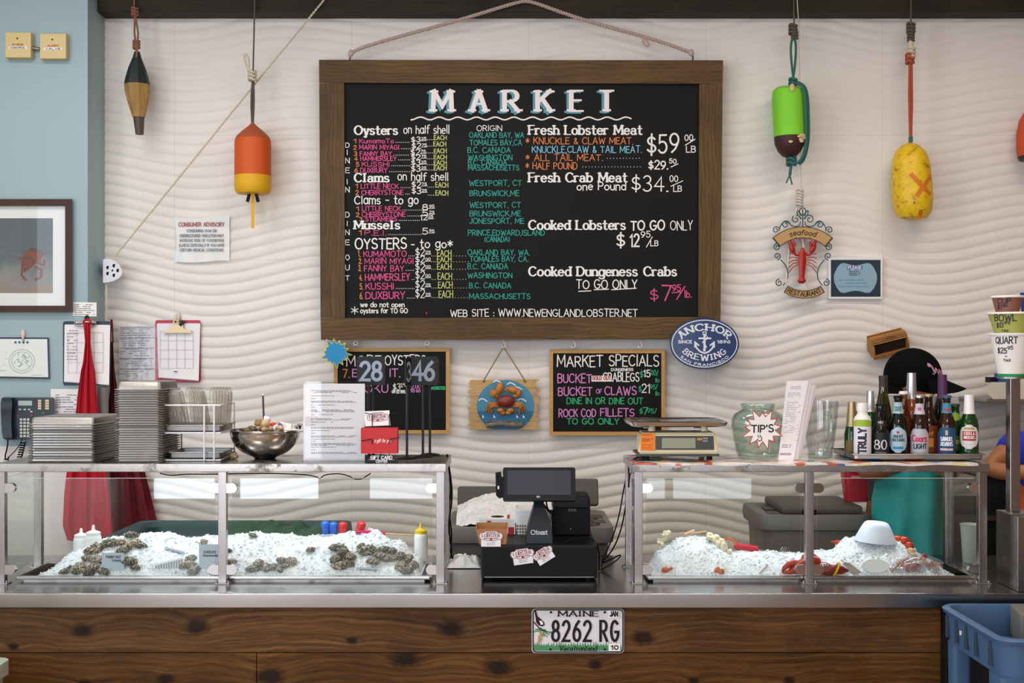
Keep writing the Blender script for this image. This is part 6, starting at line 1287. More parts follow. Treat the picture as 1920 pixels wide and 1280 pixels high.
# acrylic sign holder
sh = thing('sign_holder', 'clear acrylic stand with a printed letter page, right of the steel bowl', 'sign holder', P(626, 868, .26)); Ya = .25; q = plane(Ya - .001)
mb = MB(); mb.box2(P(572, 865, Ya), P(688, 715, Ya) + Vector((0, .003, 0))); mb.box2(P(572, 865, Ya + .006), P(688, 715, Ya + .006) + Vector((0, .003, 0))); a = P(566, 0, Ya).x; mb.box2((a, Ya - .01, TOPZ + .0005), (P(688, 0, Ya).x, Ya + .07, TOPZ + .004)); mb.build('acrylic', 'acrylic', sh)
mb = MB(); mb.box2(P(569, 864, Ya + .0035), P(684, 719, Ya + .0035) + Vector((0, .001, 0))); mb.build('page', 'paper', sh)
mb = MB(); q = plane(Ya + .0029); r0_ = [(732, 3), (742, 1), (747, 0), (752, 2), (759, 1), (763, 0), (768, 3), (777, 1), (781, 0), (785, 2), (791, 1), (796, 0), (801, 2), (807, 1), (812, 0), (817, 2), (823, 1), (827, 0), (831, 3), (838, 1), (843, 0), (848, 2)]
for y, n in r0_: scribble(mb, 583, 670 if n > 1 else 630 if n == 1 else 592, y - 1, y + 1.9 * max(1, n) - 1, q, max(1, n), .95, .93, (3, 9), 1 if n == 1 and y < 750 else 0, .12)
mb.build('print', ['#6f6c76', '#a06a70'], sh, flat=True)
# gift card rack
gc = thing('gift_card_rack', 'black wire gift card rack with GIFT CARD CENTER base and red cards', 'card rack', P(715, 868, .18)); Yg = .172
mb = MB(); pts = [(684, 868), (747, 868)] + [(715.5 + 31.5 * cos(radians(t)), 868 - 17 * sin(radians(t))) for t in range(10, 171, 16)]; mb.prism(pts, pq, Yg, Yg + .012); mb.build('base_sign', 'black', gc)
mb = MB(); q = plane(Yg - .0008)
def amap(u, v): a = radians(158 - (u) * 136 / 100); k = 11.2 - v; return P(715.5 + (28 - 11.2 + k) * cos(a), 869.5 - (15 - 11.2 + k) * sin(a), Yg - .0008)
lay_ = 'GIFT CARD'; txt(mb, 'GIFT CARD', 695, 735, 860.5, 6, q, 1.5, 'print'); txt(mb, 'CENTER', 705, 726, 866.6, 3.9, q, 1., 'print')
ribbon(mb, [(692, -861.7), (739, -861.7)], lambda d: .5, lambda u, v: q(u, -v)); mb.build('lettering', '#e8e8e8', gc, flat=True, recalc=False)
mb = MB(); w2 = .0016
for u in (698, 730):
    s_ = 1 if u > 714 else -1; mb.tube([P(u, 867, Yg + .02), P(u, 823 + 3, Yg - .012), P(u + s_ * 2, 823, Yg - .012), P(u + s_ * 20, 822 - (2 if s_ > 0 else -4), Yg - .012)], w2, 6); mb.tube([P(u, 867, Yg + .02), P(u, 776, Yg + .005), P(u + s_ * 8 * -1 if False else u + s_ * 14, 774, Yg + .005)], w2, 6)
mb.tube([P(698, 867, Yg + .02), P(730, 867, Yg + .02)], w2, 6); mb.tube([P(714, 867, Yg + .03), P(714, 800, Yg + .03)], w2, 6); mb.build('wire_frame', 'black', gc)
rc = tag(MB().build('x', 'red'), '', '') if False else None
for k in range(8):
    mb = MB(); a = P(676.5 + .4 * k, 850 - .3 * k, Yg - .008 + .003 * k); b = P(745 + .3 * k, 803 - .3 * k, Yg - .008 + .003 * k); mb.box2(a, (b.x, a.y + .0024, b.z)); o = mb.build('gift_card_sleeve', '#c4242a', None, P(711, 850, Yg)); tag(o, 'red gift card sleeve in the black wire rack' + (', the front one reading a gift for you' if k == 0 else ', the %s from the front' % ordw(k)), 'gift card', 'red gift cards in the rack')
    if k == 0: o['label'] = 'red gift card in front of the wire rack reading gift for you'; mb = MB(); txt(mb, 'a gift for you', 702, 732, 829, 6, plane(Yg - .0088), .85, 'hand', skew=.25); mb.build('lettering', '#f0d8d6', o, flat=True, recalc=False)
wc = thing('store_card', 'white lobster shop card in the upper slot of the gift card rack', 'card', P(708, 799, Yg + .01)); mb = MB(); mb.prism([(682.5, 771), (730, 769), (732, 797), (685, 799)], pq, Yg + .009, Yg + .016); mb.build('card', 'white', wc)
def lobster_logo(mb, mp, w, ink=0, red=1):
    """oval-ended badge with LOBSTER lettering and a red lobster mark; local units about (0,0), width w"""
    s = w / 50.; o = [(-25, -2), (-22, -8), (-14, -9), (-12, -12), (12, -12), (14, -9), (22, -8), (25, -2), (22, 5), (14, 6), (10, 8), (-10, 8), (-14, 6), (-22, 5), (-25, -2)]
    ribbon(mb, [(a * s, -b * s) for a, b in o], lambda d: 1.1 * s, lambda u, v: mp(u, -v))
    txt(mb, 'NEW ENGLAND', -10 * s, 10 * s, -7.4 * s, 2.4 * s, mp, .6 * s, 'print', ink); txt(mb, 'LOBSTER', -19 * s, 19 * s, .6 * s, 6.6 * s, mp, 1.5 * s, 'serif', ink, thin=.45); txt(mb, 'Market', -15 * s, -5 * s, 4.6 * s, 2.6 * s, mp, .6 * s, 'hand', ink); txt(mb, 'Eatery', 5 * s, 15 * s, 4.6 * s, 2.6 * s, mp, .6 * s, 'hand', ink)
    mb.mi = red; mb.poly([mp((3 * cos(a)) * s, (5.5 + 3.4 * sin(a)) * s) + Vector((0, -3e-4, 0)) for a in [i * pi / 6 for i in range(12)]])
    for sx in (-1, 1): mb.poly([mp(sx * 1.5 * s, 4 * s) + Vector((0, -4e-4, 0)), mp(sx * 4 * s, 1.8 * s) + Vector((0, -4e-4, 0)), mp(sx * 4.4 * s, 3.6 * s) + Vector((0, -4e-4, 0))])
    mb.mi = 0
mb = MB(); lobster_logo(mb, lambda u, v: P(708 + u, 783 + v - u * .04, Yg + .0078), 40); mb.build('badge_print', ['#8a3a48', 'lobred'], wc, flat=True, recalc=False)
# table number stands
def number_stand(label, up, plate, num, Yn, edge=False, tilt=0):
    t = thing('table_number_stand', label, 'number stand', (P(up, 0, Yn).x, Yn, TOPZ), 'table number stands'); b = Vector((P(up, 0, Yn).x, Yn, TOPZ + .0005)); top = P(up, 720, Yn)
    mb = MB(); mb.lathe([(.036, 0), (.036, .003), (.02, .006), (.005, .008)], b, 28); mb.build('base', 'black', t)
    mb = MB(); mb.cyl(b + Vector((0, 0, .005)), (b.x, Yn, top.z), .0048, n=10); mb.build('pole', '#22282a', t)
    u0, v0, u1, v1 = plate
    mb = MB(); mb.tube([P(up + 8 * cos(a), v1 - 3 + 8 * sin(a), Yn + .005) for a in [i * pi / 10 for i in range(21)]], .0018, 6); mb.build('spiral_clip', 'black', t)
    M_ = Matrix.Translation(P((u0 + u1) / 2, (v0 + v1) / 2, Yn)) @ Matrix.Rotation(radians(82 if edge else tilt), 4, 'Z') @ Matrix.Translation(-P((u0 + u1) / 2, (v0 + v1) / 2, Yn))
    mb = MB(M_); mb.prism(rrect(u0, v0, u1, v1, 2), pq, Yn - .002, Yn + .002); pl_ = mb.build('number_plate', 'black', t)
    mb = MB(M_)
    if num: txt(mb, num, (u0 + u1) / 2 - (u1 - u0) * .36, (u0 + u1) / 2 + (u1 - u0) * .36, (v0 + v1) / 2 + 17, 33, plane(Yn - .0028), 6.2, 'print'); mb.build('numeral', '#97a7b8', pl_, flat=True, recalc=False) if num else None
number_stand('black table number stand showing 28 above the gift card rack', 692, (669, 668, 722, 722), '28', .36); number_stand('black table number stand behind the 28 plate with its card turned edge-on', 700, (690, 672, 736, 722), '28', .44, True)
number_stand('black table number stand turned sideways left of the 46 plate', 763, (742, 671, 788, 722), '3', .33, True); number_stand('black table number stand showing 46', 793, (768, 668, 820, 722), '46', .40); number_stand('black table number stand with edge-on card right of the 46 plate', 806, (795, 672, 841, 720), '', .49, True)
# cables hanging off the left case
cbk = MB(); cbk.tube(smooth([(P(838, 0, .4).x, .4, TOPZ + .01), P(843, 880, .42), P(849, 930, .46), P(840, 985, .47), P(847, 1030, .5), P(846, 1048, .53), (P(875, 0, .55).x, .55, CT + .004), (P(900, 0, .52).x, .52, CT + .004)], 3), .0035, 7); tag(cbk.build('cable', 'rubber', None, P(840, 1050, .5)), 'black cable hanging down the right end of the left display case', 'cable', 'cables by the till')
cbk = MB(); cbk.tube(smooth([P(841, 872, .47), P(846, 915, .5), P(841, 960, .5), P(848, 1000, .52), P(843, 1046, .54), (P(862, 0, .6).x, .6, CT + .004), (P(898, 0, .6).x, .6, CT + .004)], 3), .003, 7); tag(cbk.build('cable', 'rubber', None, P(840, 1050, .5)), 'thinner black cable looping beside the right end of the left case', 'cable', 'cables by the till')
cbk = MB(); cbk.tube(smooth([P(300, 887, .3), P(322, 892, .28), P(345, 888, .3), P(395, 889, .3), P(470, 887, .3), P(560, 888, .32), P(594, 893, .3), P(600, 898, .28), P(608, 889, .3), P(645, 887, .3), P(672, 902, .3), P(695, 887, .3)], 2), .002, 6); tag(cbk.build('lamp_cord', 'rubber', None, P(480, 888, .3)), 'thin black cord sagging under the shelf of the left display case', 'cord')

# ================================================================ on the right case
X0, X1 = r0 - .024, r1 + .02
mb = MB()
def oc(a, b):
    x = X0 + (X1 - .04 - X0) * a; t = b
    if t < .12: k = t / .12; return (x, YF_ - .009 + .0015 * sin(x * 40) * (1 - k), TOPZ - .006 + .007 * k + .002 * sin(x * 31))
    return (x, YF_ - .009 + .33 * (t - .12) / .88, TOPZ + .0022 + .0012 * sin(x * 25 + t * 9))
mb.grid(80, 20, oc); bmesh.ops.solidify(mb.bm, geom=mb.bm.faces[:], thickness=-.0008); tag(mb.build('oilcloth', 'oilcloth', None, (.9, .3, TOPZ)), 'orange, blue and cream printed oilcloth covering the right display case', 'tablecloth')
ZR = TOPZ + .005
sc = thing('price_scale', 'beige counter scale with a steel platter and an orange sticker', 'scale', (P(1268, 0, .25).x, .33, ZR)); Ys = .225; q = plane(Ys - .001)
mb = MB(); F0 = [P(u, v, Ys) for u, v in ((1196, 851), (1349, 851), (1342, 811), (1203, 811))]; F1 = [P(u, v, .45) for u, v in ((1192, 838), (1336, 838), (1332, 806), (1196, 806))]; mb.loft([F0, F1]); bmesh.ops.bevel(mb.bm, geom=mb.bm.edges[:], offset=.006, segments=3, affect='EDGES'); mb.build('body', 'scalebeige', sc)
mb = MB(); mb.box2(P(1197, 855, Ys + .004), P(1349, 851, Ys + .004) + Vector((0, .2, 0))); mb.build('underside', 'scalegrey', sc)
mb = MB(); mb.prism([(1229, 817), (1338, 817), (1339, 843), (1229, 843)], pq, Ys - .002, Ys + .002); mb.build('display_panel', 'scalegrey', sc)
mb = MB(); mb.prism(rect(1241, 821, 1304, 840), pq, Ys - .0032, Ys - .001); mb.build('display', 'lcdgreen', sc)
mb = MB(); txt(mb, 'AM', 1307, 1316, 825, 4, plane(Ys - .0028), 1.1, 'print'); mb.mi = 1
for k in range(2): mb.poly([P(u, v, Ys - .0028) for u, v in rect(1318, 820 + 5 * k, 1327, 823 + 5 * k)])
mb.build('panel_marks', ['#d9a93c', '#8b8f86'], sc, flat=True)
mb = MB(); mb.prism([(1202, 812), (1228, 812), (1228, 845), (1201, 844)], pq, Ys - .0022, Ys - .0006); st = mb.build('sticker', '#ee8220', sc, label='orange inspection sticker'); mb = MB(); q = plane(Ys - .003); scribble(mb, 1203, 1226, 813, 817, q, 1, 1.6, 1, (8, 20)); scribble(mb, 1204, 1226, 821, 828, q, 2, 2, 1, (6, 18)); scribble(mb, 1204, 1226, 832, 843, q, 4, .8, .8, (3, 8)); mb.build('sticker_print', '#a5561c', st, flat=True)
mb = MB(); pz = P(0, 800, Ys).z; ring = lambda u0, u1, ya, yb, z: [(P(u, 0, .3).x, y, z) for u, y in ((u0 + 12, ya), (u1 - 12, ya), (u1, ya + .03), (u1, yb - .03), (u1 - 12, yb), (u0 + 12, yb), (u0, yb - .03), (u0, ya + .03))]
mb.loft([ring(1184, 1350, .21, .46, pz), ring(1179, 1355, .2, .47, pz + .004), ring(1176, 1358, .195, .475, pz + .017), ring(1180, 1354, .2, .47, pz + .02), ring(1183, 1351, .204, .466, pz + .018)]); mb.build('platter', 'chrome', sc)
mb = MB()
for u in (1222, 1320):
    for y in (.25, .41): mb.cyl((P(u, 0, .25).x, y, pz - .016), (P(u, 0, .25).x, y, pz), .013, n=16)
mb.build('platter_support', 'scalebeige', sc)
for u in (1212, 1330):
    for y in (.24, .42): mb = MB(); mb.cyl((P(u, 0, .24).x, y, ZR), (P(u, 0, .24).x, y, P(0, 853, Ys).z), .011, .009, n=14); mb.build('foot', 'rubber', sc)
cbk = MB(); cbk.tube(smooth([(P(1196, 0, .3).x, .3, ZR + .004), P(1186, 862, .25), P(1180, 868, .3), P(1178, 880, .4), P(1181, 892, .46), P(1176, 930, .5), P(1166, 990, .5), P(1150, 1030, .5), P(1130, 1052, .5), (P(1128, 0, .48).x, .48, CT + .004)], 3), .0028, 7); tag(cbk.build('cable', 'rubber', None, P(1180, 860, .4)), 'black cable dropping from the scale down the left end of the right case', 'cable', 'cables by the till')
cbk = MB(); cbk.tube(smooth([P(1183, 870, .5), P(1172, 900, .53), P(1160, 975, .53), P(1140, 1030, .5), (P(1124, 0, .5).x, .5, CT + .006), P(1150, 1046, .46), P(1166, 1038, .44), P(1158, 1050, .42), (P(1126, 0, .4).x, .4, CT + .004)], 3), .0026, 7); tag(cbk.build('cable', 'rubber', None, P(1160, 1050, .5)), 'second black cable with a loose loop right of the cash drawer', 'cable', 'cables by the till')
# tip jar
tj = thing('tip_jar', 'greenish glass jar with a red starburst TIPS card', 'jar', P(1421, 866, .33)); c = Vector((P(1421, 0, .33).x, .33, ZR)); s_ = S(.33); hz = P(0, 756, .33).z - ZR; k_ = hz / 110
jp = [(32, 0), (37, 2), (41, 14), (46, 40), (49, 62), (48.5, 78), (44, 88), (35, 94), (30, 97), (29, 100), (31, 104), (32, 108), (31, 110)]
mb = MB(); mb.lathe([(r * s_, z * k_) for r, z in jp], c, 48, True, False); mb.lathe([((r - 2.5) * s_, max(z, 3) * k_) for r, z in jp], c, 48, True, False); mb.build('glass', 'jarglass', tj, angle=60)
Yj = .33 - 49 * s_ - .006; tr_ = [41, 35, 42, 38, 40, 44, 36, 37, 43, 34, 41, 36, 38, 40]
mb = MB(); mb.prism(star(1430, 804, 0, 24.5, .35, 13, tr_), pq, Yj, Yj + .002); cd_ = mb.build('tips_card', '#c52a30', tj, angle=10, label='white starburst card with red edge reading TIPS')
mb = MB(); mb.prism(star(1430, 804, 0, 22.3, .35, 13, [r - 4.5 for r in tr_]), pq, Yj - .001, Yj + .0005); mb.build('card_face', 'white', cd_, angle=10)
mb = MB(); q = plane(Yj - .0018); txt(mb, "TIP'S", 1409, 1450, 810, 13, q, 2.4, 'hand', slope=.02); ribbon(mb, [(1420, -823), (1424, -827), (1428, -825), (1428, -819)], lambda d: 1.5, lambda u, v: q(u, -v)); ribbon(mb, [(1421, -816), (1423, -820)], lambda d: 1.4, lambda u, v: q(u, -v)); ribbon(mb, [(1425, -815), (1426, -819)], lambda d: 1.4, lambda u, v: q(u, -v)); mb.build('lettering', 'black', cd_, flat=True, recalc=False)
# menu leaflets
for i, (dx, lb) in enumerate(((0, 'tall narrow printed menu leaflet leaning beside the tip jar, the front one'), (9, 'tall narrow printed menu leaflet tucked behind the front one'))):
    ml = thing('menu_leaflet', lb, 'menu', P(1477 + dx, 866, .3), 'paper menus by the tip jar'); Ym = .245 + .02 * i; pts = [(1475, 714), (1516, 713), (1488, 863), (1459, 864)] if i == 0 else [(1503, 718), (1528, 722), (1497, 862), (1480, 864)]
    mb = MB(); mb.prism(pts, pq, Ym, Ym + .004); mb.build('leaflet', 'paper', ml)
    if i == 0:
        mb = MB(); mp = lambda u, v: P(u - (v - 714) * .107, v, Ym - .0008); scribble(mb, 1484, 1506, 720, 730, mp, 3, 1.2); scribble(mb, 1480, 1508, 735, 745, mp, 3, 1); scribble(mb, 1480, 1502, 752, 812, mp, 18, .9, .8, (3, 8)); scribble(mb, 1503, 1508, 752, 835, mp, 14, 1, .7, (2, 4)); scribble(mb, 1479, 1498, 832, 840, mp, 2, 2, 1, (10, 16)); scribble(mb, 1477, 1500, 848, 854, mp, 1, 4, 1, (18, 22)); mb.build('print', '#a9a8b6', ml, flat=True)
    mb = MB(); mb.prism([(1516, 713), (1521, 716), (1496, 861), (1488, 863)] if i == 0 else [(1528, 722), (1531, 725), (1501, 860), (1497, 862)], pq, Ym + .003, Ym + .02); mb.build('fold', '#dcd7de', ml)
# glass pitcher
pt = thing('glass_pitcher', 'clear glass beer pitcher between the menu leaflets and the bottle tray', 'pitcher', P(1538, 866, .33)); c = Vector((P(1538, 0, .33).x, .33, ZR)); s_ = S(.33)
hz = P(0, 752, .33).z - ZR; pp = [(22, 0), (23, .03), (23, .1), (22.5, .14), (25, .2), (30, .6), (33.5, 1.)]
def pit(off): return [[c + Vector(((r - off) * s_ * cos(a) , (r - off) * s_ * sin(a), (z if off == 0 else max(z, .06)) * hz + (.016 * max(0, cos(a + 2.4)) ** 4 if z == 1. else 0))) for a in [i * 2 * pi / 40 for i in range(40)]] for r, z in pp]
mb = MB(); mb.loft(pit(0), True, False); mb.loft(pit(2.2), True, False); mb.build('glass', 'pitchglass', pt, angle=60)
mb = MB(); mb.tube(smooth([c + Vector((x * s_, -31 * s_ - .01 - d, z * hz)) for x, d, z in ((2, -.012, .8), (6, .012, .78), (9, .02, .6), (6, .016, .35), (2, -.012, .2))], 2), .009, 10); mb.build('handle', 'jarglass', pt)
mb = MB(); mb.lathe([(21 * s_, .002), (21.5 * s_, .014), (.001, .016)], c, 32); mb.build('thick_base', 'jarglass', pt)
# tray of bottles
Xa, Xb = P(1596, 0, .22).x, P(1847, 0, .22).x; o = pan_proto(Xb - Xa, .3, .022, False).build('sheet_pan', 'alu', None); o.location = ((Xa + Xb) / 2, .205 + .15, ZR + .002); tag(o, 'aluminium sheet pan carrying the bottles on the right display case', 'sheet pan'); ZB = ZR + .0045
o.rotation_euler = (0, 0, 0)
def bottle(name, label, u, Y, ytop, prof, glass, cap=None, labels=(), capprof=None, scale_r=1., liquid=None):
    """prof [(r px, fraction of height)]; labels [(r factor, f0, f1, halfangle, material, lettering[(s,u0,u1,v,h,style)], colours)]"""
    b = thing(name, label, 'bottle', (P(u, 0, Y).x, Y, ZB), 'drinks displayed on the tray'); c = Vector((P(u, 0, Y).x, Y, ZB)); s = S(Y); H = P(0, ytop, Y).z - ZB
    pr = [(r * s * scale_r, f * H) for r, f in prof]
    mb = MB(); mb.lathe(pr, c, 28); mb.build('glass' if name != 'drink_can' else 'can', glass, b)
    def rad(z):
        for (ra, za), (rb, zb) in zip(pr, pr[1:]):
            if za <= z <= zb and zb > za: return ra + (rb - ra) * (z - za) / (zb - za)
        return pr[-1][0]
    if cap:
        mb = MB()
        if capprof == 'capsule':
            f0 = cap[1]; mb.lathe([(rad(f0 * H) + .0008, f0 * H), (rad((f0 + .05) * H) + .0008, (f0 + .05) * H), (rad(.97 * H) + .0009, .97 * H), (rad(.97 * H) * 1.02, H * 1.001), (.001, H * 1.002)], c, 24)
        else: mb.lathe([(rad(H * .97) * 1.18, H * .962), (rad(H * .97) * 1.22, H * .97), (rad(H * .97) * 1.1, H), (rad(H * .97) * .9, H * 1.006), (.001, H * 1.008)], c, 24)
        mb.build('cap', cap[0], b)
    for L in labels:
        f0, f1, ha, m, lets, cols = L[:6]; shape = L[6] if len(L) > 6 else None; mb = MB(); n = 18
        for j in range(8):
            za, zb = H * (f0 + (f1 - f0) * j / 8), H * (f0 + (f1 - f0) * (j + 1) / 8)
            wa, wb = [1 if not shape else sqrt(max(.05, 1 - (2 * t - 1) ** 2 * .95)) if shape == 'oval' else min(1, .55 + 2 * (1 - t)) for t in (j / 8, (j + 1) / 8)]
            row = []
            for z, wv in ((za, wa), (zb, wb)): row.append([c + Vector(((rad(z) + .0008) * sin(ha * wv * (2 * i / n - 1)), -(rad(z) + .0008) * cos(ha * wv * (2 * i / n - 1)), z)) for i in range(n + 1)])
            for i in range(n): mb.poly([row[0][i], row[0][i + 1], row[1][i + 1], row[1][i]])
        lo = mb.build('neck_label' if f0 > .6 else 'label', m, b, angle=80)
        if lets:
            mb = MB(); mb.sub = 1.5; cp = lambda du, dv: c + Vector(((rad(dv * H) + .0016) * sin(du * s / max(rad(dv * H), .004)), -(rad(dv * H) + .0016) * cos(du * s / max(rad(dv * H), .004)), dv * H))
            for s_t, a, bb, v, h, w, st, mi in lets:
                if s_t == '|': # a filled band
                    mb.mi = mi; nn = 10
                    for i in range(nn): mb.poly([cp(a + (bb - a) * i / nn, v) + Vector((0, .0004, 0)), cp(a + (bb - a) * (i + 1) / nn, v) + Vector((0, .0004, 0)), cp(a + (bb - a) * (i + 1) / nn, h) + Vector((0, .0004, 0)), cp(a + (bb - a) * i / nn, h) + Vector((0, .0004, 0))])
                    mb.mi = 0
                elif st == 'up': # lettering running up the bottle: u along height
                    txt(mb, s_t, a, bb, v, h, lambda uu, vv: cp(vv, uu), 3.2 * w, 'print', mi) if False else txt(mb, s_t, a * H / s, bb * H / s, v, h, lambda uu, vv: cp(vv, uu * s / H), w, 'print', mi)
                else: txt(mb, s_t, a, bb, -v * H / s, h, lambda uu, vv: cp(uu, -vv * s / H), w, st, mi)
            mb.build('label_lettering', cols, lo, flat=True, recalc=False)
    b.rotation_euler = (0, 0, -atan2(b.location.x, D + Y)); return b
LN = [(15.5, 0), (16.5, .012), (16.5, .5), (15.5, .57), (11, .68), (8.2, .78), (7, .92), (7.4, .93), (7.4, .97), (7, 1.)]
WN = [(17, 0), (18, .01), (18, .52), (16, .6), (9, .74), (7.5, .82), (7, .95), (8, .955), (8, .985), (7.4, 1.)]
CH = [(17, 0), (19, .01), (19, .4), (15, .55), (9, .75), (7.5, .86), (9, .9), (9, 1.)]
bottle('wine_bottle', 'small dark sparkling wine bottle with gold foil, leftmost on the bottle tray', 1597, .33, 753, CH, 'bottlegreen', ('gold', .55), [(.06, .3, .9, '#6f5a24', None, None)], 'capsule', .72)
bottle('drink_can', 'slim white aluminium bottle with upright dark lettering and a lime green band', 1617, .26, 755, [(15, 0), (16, .01), (16, .7), (14.5, .74), (9.5, .8), (9, .84), (10, .85), (10, .96), (9, 1.)], 'cupwhite', None, [(.58, .70, 1.2, '#9dbb3c', None, None, 'dome'), (.04, .57, 1.3, '#e4e3ea', [('TRULY', .1, .54, 6, 13, 3.4, 'up', 0)], ['#26273a'])])
bottle('wine_bottle', 'olive green wine bottle with silver neck foil behind the white can', 1632, .36, 733, WN, 'bottlegreen', ('silver', .68), [], 'capsule', .78)
bottle('wine_bottle', 'tallest slender olive glass wine bottle with bare neck', 1656, .40, 704, [(18, 0), (19, .01), (18.5, .4), (15, .58), (9.5, .76), (8, .86), (7.5, .94), (8.4, .945), (8.4, .985), (8, 1.)], 'greenwine', ('#3a2a30', .86), [], 'capsule', .95)
bottle('beer_bottle', 'black beer bottle with a large white 80 printed low on it', 1651, .27, 757, [(15, 0), (16.5, .015), (16.5, .45), (14, .56), (9.5, .7), (7.5, .85), (8.2, .86), (8.2, .96), (7.4, 1.)], 'bottledark', ('blackmatte', 0), [(.02, .48, 1.25, '#0b0d0e', [('80', -11, 11, .17, 17, 2.6, 'serif', 0), ('|', -11, 11, .1, .115, 0, 0, 1), ('|', -6, 6, .06, .07, 0, 0, 1)], ['#d9dcde', '#8f989c']), (.6, .7, 1.2, '#16191a', [('*', -4, 4, .62, 8, 1.2, 'print', 0)], ['#b0b6b8'])])
bottle('beer_bottle', 'dark beer bottle with pale blue oval label and pale blue neck label', 1684, .27, 742, LN, 'bottledark', ('blackmatte', 0), [(.72, .9, 1.25, '#9fc4cc', [('CRISP', -6, 6, .8, 3, .8, 'print', 0), ('APPLE', -6, 6, .76, 3, .8, 'print', 0)], ['#2c5f7c']), (.09, .5, 1.15, '#a9cbd8', [('ANGRY', -8.5, 8.5, .335, 5, 1.0, 'serif', 0), ('ORCHARD', -12, 12, .275, 5, 1.0, 'serif', 0), ('|', -9, 9, .15, .19, 0, 0, 1), ('|', -2.5, 2, .4, .44, 0, 0, 2)], ['#26323a', '#2f8ab8', '#c0262c'], 'oval')])
bottle('beer_bottle', 'clear pale lager bottle with white cap behind the pale blue label', 1694, .37, 734, LN, 'amberlight', ('white', 0), [], None, .95)
bottle('wine_bottle', 'clear rose wine bottle with silver capsule, tallest in the middle', 1709, .41, 699, WN, 'rose', ('silver', .68), [(.22, .5, .9, '#8c6a60', None, None)], 'capsule', .95)
bottle('beer_bottle', 'brown beer bottle with silver neck and silver label in red script', 1724, .27, 741, LN, 'bottlebrown', ('silver', 0), [(.7, .87, 1.2, '#c6c6d2', [('|', -3, 3, .76, .81, 0, 0, 1)], ['#55565e', '#c95a7a']), (.03, .47, 1.3, '#b9bcc6', [('Coors', -13, 13, .27, 11, 2.2, 'hand', 0), ('LIGHT', -10, 13, .16, 8, 1.7, 'print', 1), ('|', -15, 15, .03, .09, 0, 0, 2)], ['#c8265a', '#23242c', '#9a9ca8'], 'dome')])
bottle('beer_bottle', 'brown beer bottle with an orange and gold label behind the silver label bottle', 1741, .34, 739, LN, 'bottlebrown', ('gold', 0), [(.06, .5, 1.25, '#8a3a16', [('|', -9, 9, .16, .3, 0, 0, 0), ('Of', -6, 8, .34, 7, 1.6, 'hand', 0)], ['#e0962c'])])
bottle('wine_bottle', 'dark red wine bottle with purple capsule', 1767, .40, 702, WN, 'bottledark', ('#4a2352', .7), [], 'capsule', .95)
bottle('beer_bottle', 'brown beer bottle with dark blue label and blue cap', 1775, .27, 741, LN, 'bottlebrown', ('#2a5a78', 0), [(.72, .88, 1.25, '#3f86a8', [('|', -4, 7, .755, .79, 0, 0, 1)], ['#e6ecf0', '#b8343a']), (.03, .49, 1.25, '#1f4a78', [('SAMUEL', -11, 11, .28, 7, 1.7, 'serif', 0), ('ADAMS', -11, 11, .2, 7, 1.7, 'serif', 0), ('|', -12, 12, .12, .165, 0, 0, 1), ('BOSTON LAGER', -11, 11, .13, 3.2, .8, 'print', 0), ('|', -2, 2, .37, .45, 0, 0, 2)], ['#e8eef2', '#c04048', '#c9b89a'], 'dome')])
bottle('beer_bottle', 'green bottle with lime green neck label partly hidden by the dark blue label', 1791, .35, 757, LN, 'bottlegreen', ('#1d4a2c', 0), [(.68, .84, 1.2, '#8fb83a', None, None, 'oval'), (.12, .4, 1.2, '#3c7a2c', [('|', -9, 9, .24, .32, 0, 0, 0)], ['#d8c23c'])])
bottle('beer_bottle', 'green beer bottle with white neck foil and oval label, rightmost on the tray', 1817, .27, 740, [(15.5, 0), (17, .012), (17, .52), (15.5, .6), (10.5, .7), (8.5, .78), (7.5, .92), (8, .93), (8, .97), (7.5, 1.)], 'bottlegreen', ('white', .7), [(.15, .53, 1.2, '#dfe0dc', [('|', -12, 12, .28, .43, 0, 0, 1), ('STELLA', -9.5, 9.5, .372, 5, 1.25, 'serif', 0), ('ARTOIS', -9.5, 9.5, .31, 5, 1.25, 'serif', 0), ('|', -9, 9, .455, .49, 0, 0, 2), ('|', -6, 6, .22, .225, 0, 0, 2)], ['#f2f2ee', '#b3202c', '#b89a5a'], 'oval')], 'capsule')

# ================================================================ till between the cases
YD = .22; dw = thing('cash_drawer', 'black cash drawer under the till screen with two shop cards stuck on its front', 'cash drawer', P(1011, 1090, YD)); xa, xb = P(902, 0, YD).x, P(1120, 0, YD).x; zt_ = P(0, 1021, YD).z
mb = MB(); mb.box2((xa, YD, CT + .008), (xb, YD + .4, zt_), bev=.004); mb.build('housing', 'pos', dw)
mb = MB(); mb.box2((xa + .006, YD - .004, CT + .014), (xb - .006, YD + .002, zt_ - .012), bev=.002); fr_ = mb.build('front', 'blackmatte', dw)
mb = MB(); mb.box2((xa + .012, YD - .0055, CT + .0125), (xb - .012, YD - .0042, CT + .0145)); mb.build('chrome_strip', 'steel_dark', dw)
for x in (xa + .03, xb - .03):
    for y in (YD + .03, YD + .36): mb = MB(); mb.cyl((x, y, CT), (x, y, CT + .009), .012, n=12); mb.build('foot', 'rubber', dw)
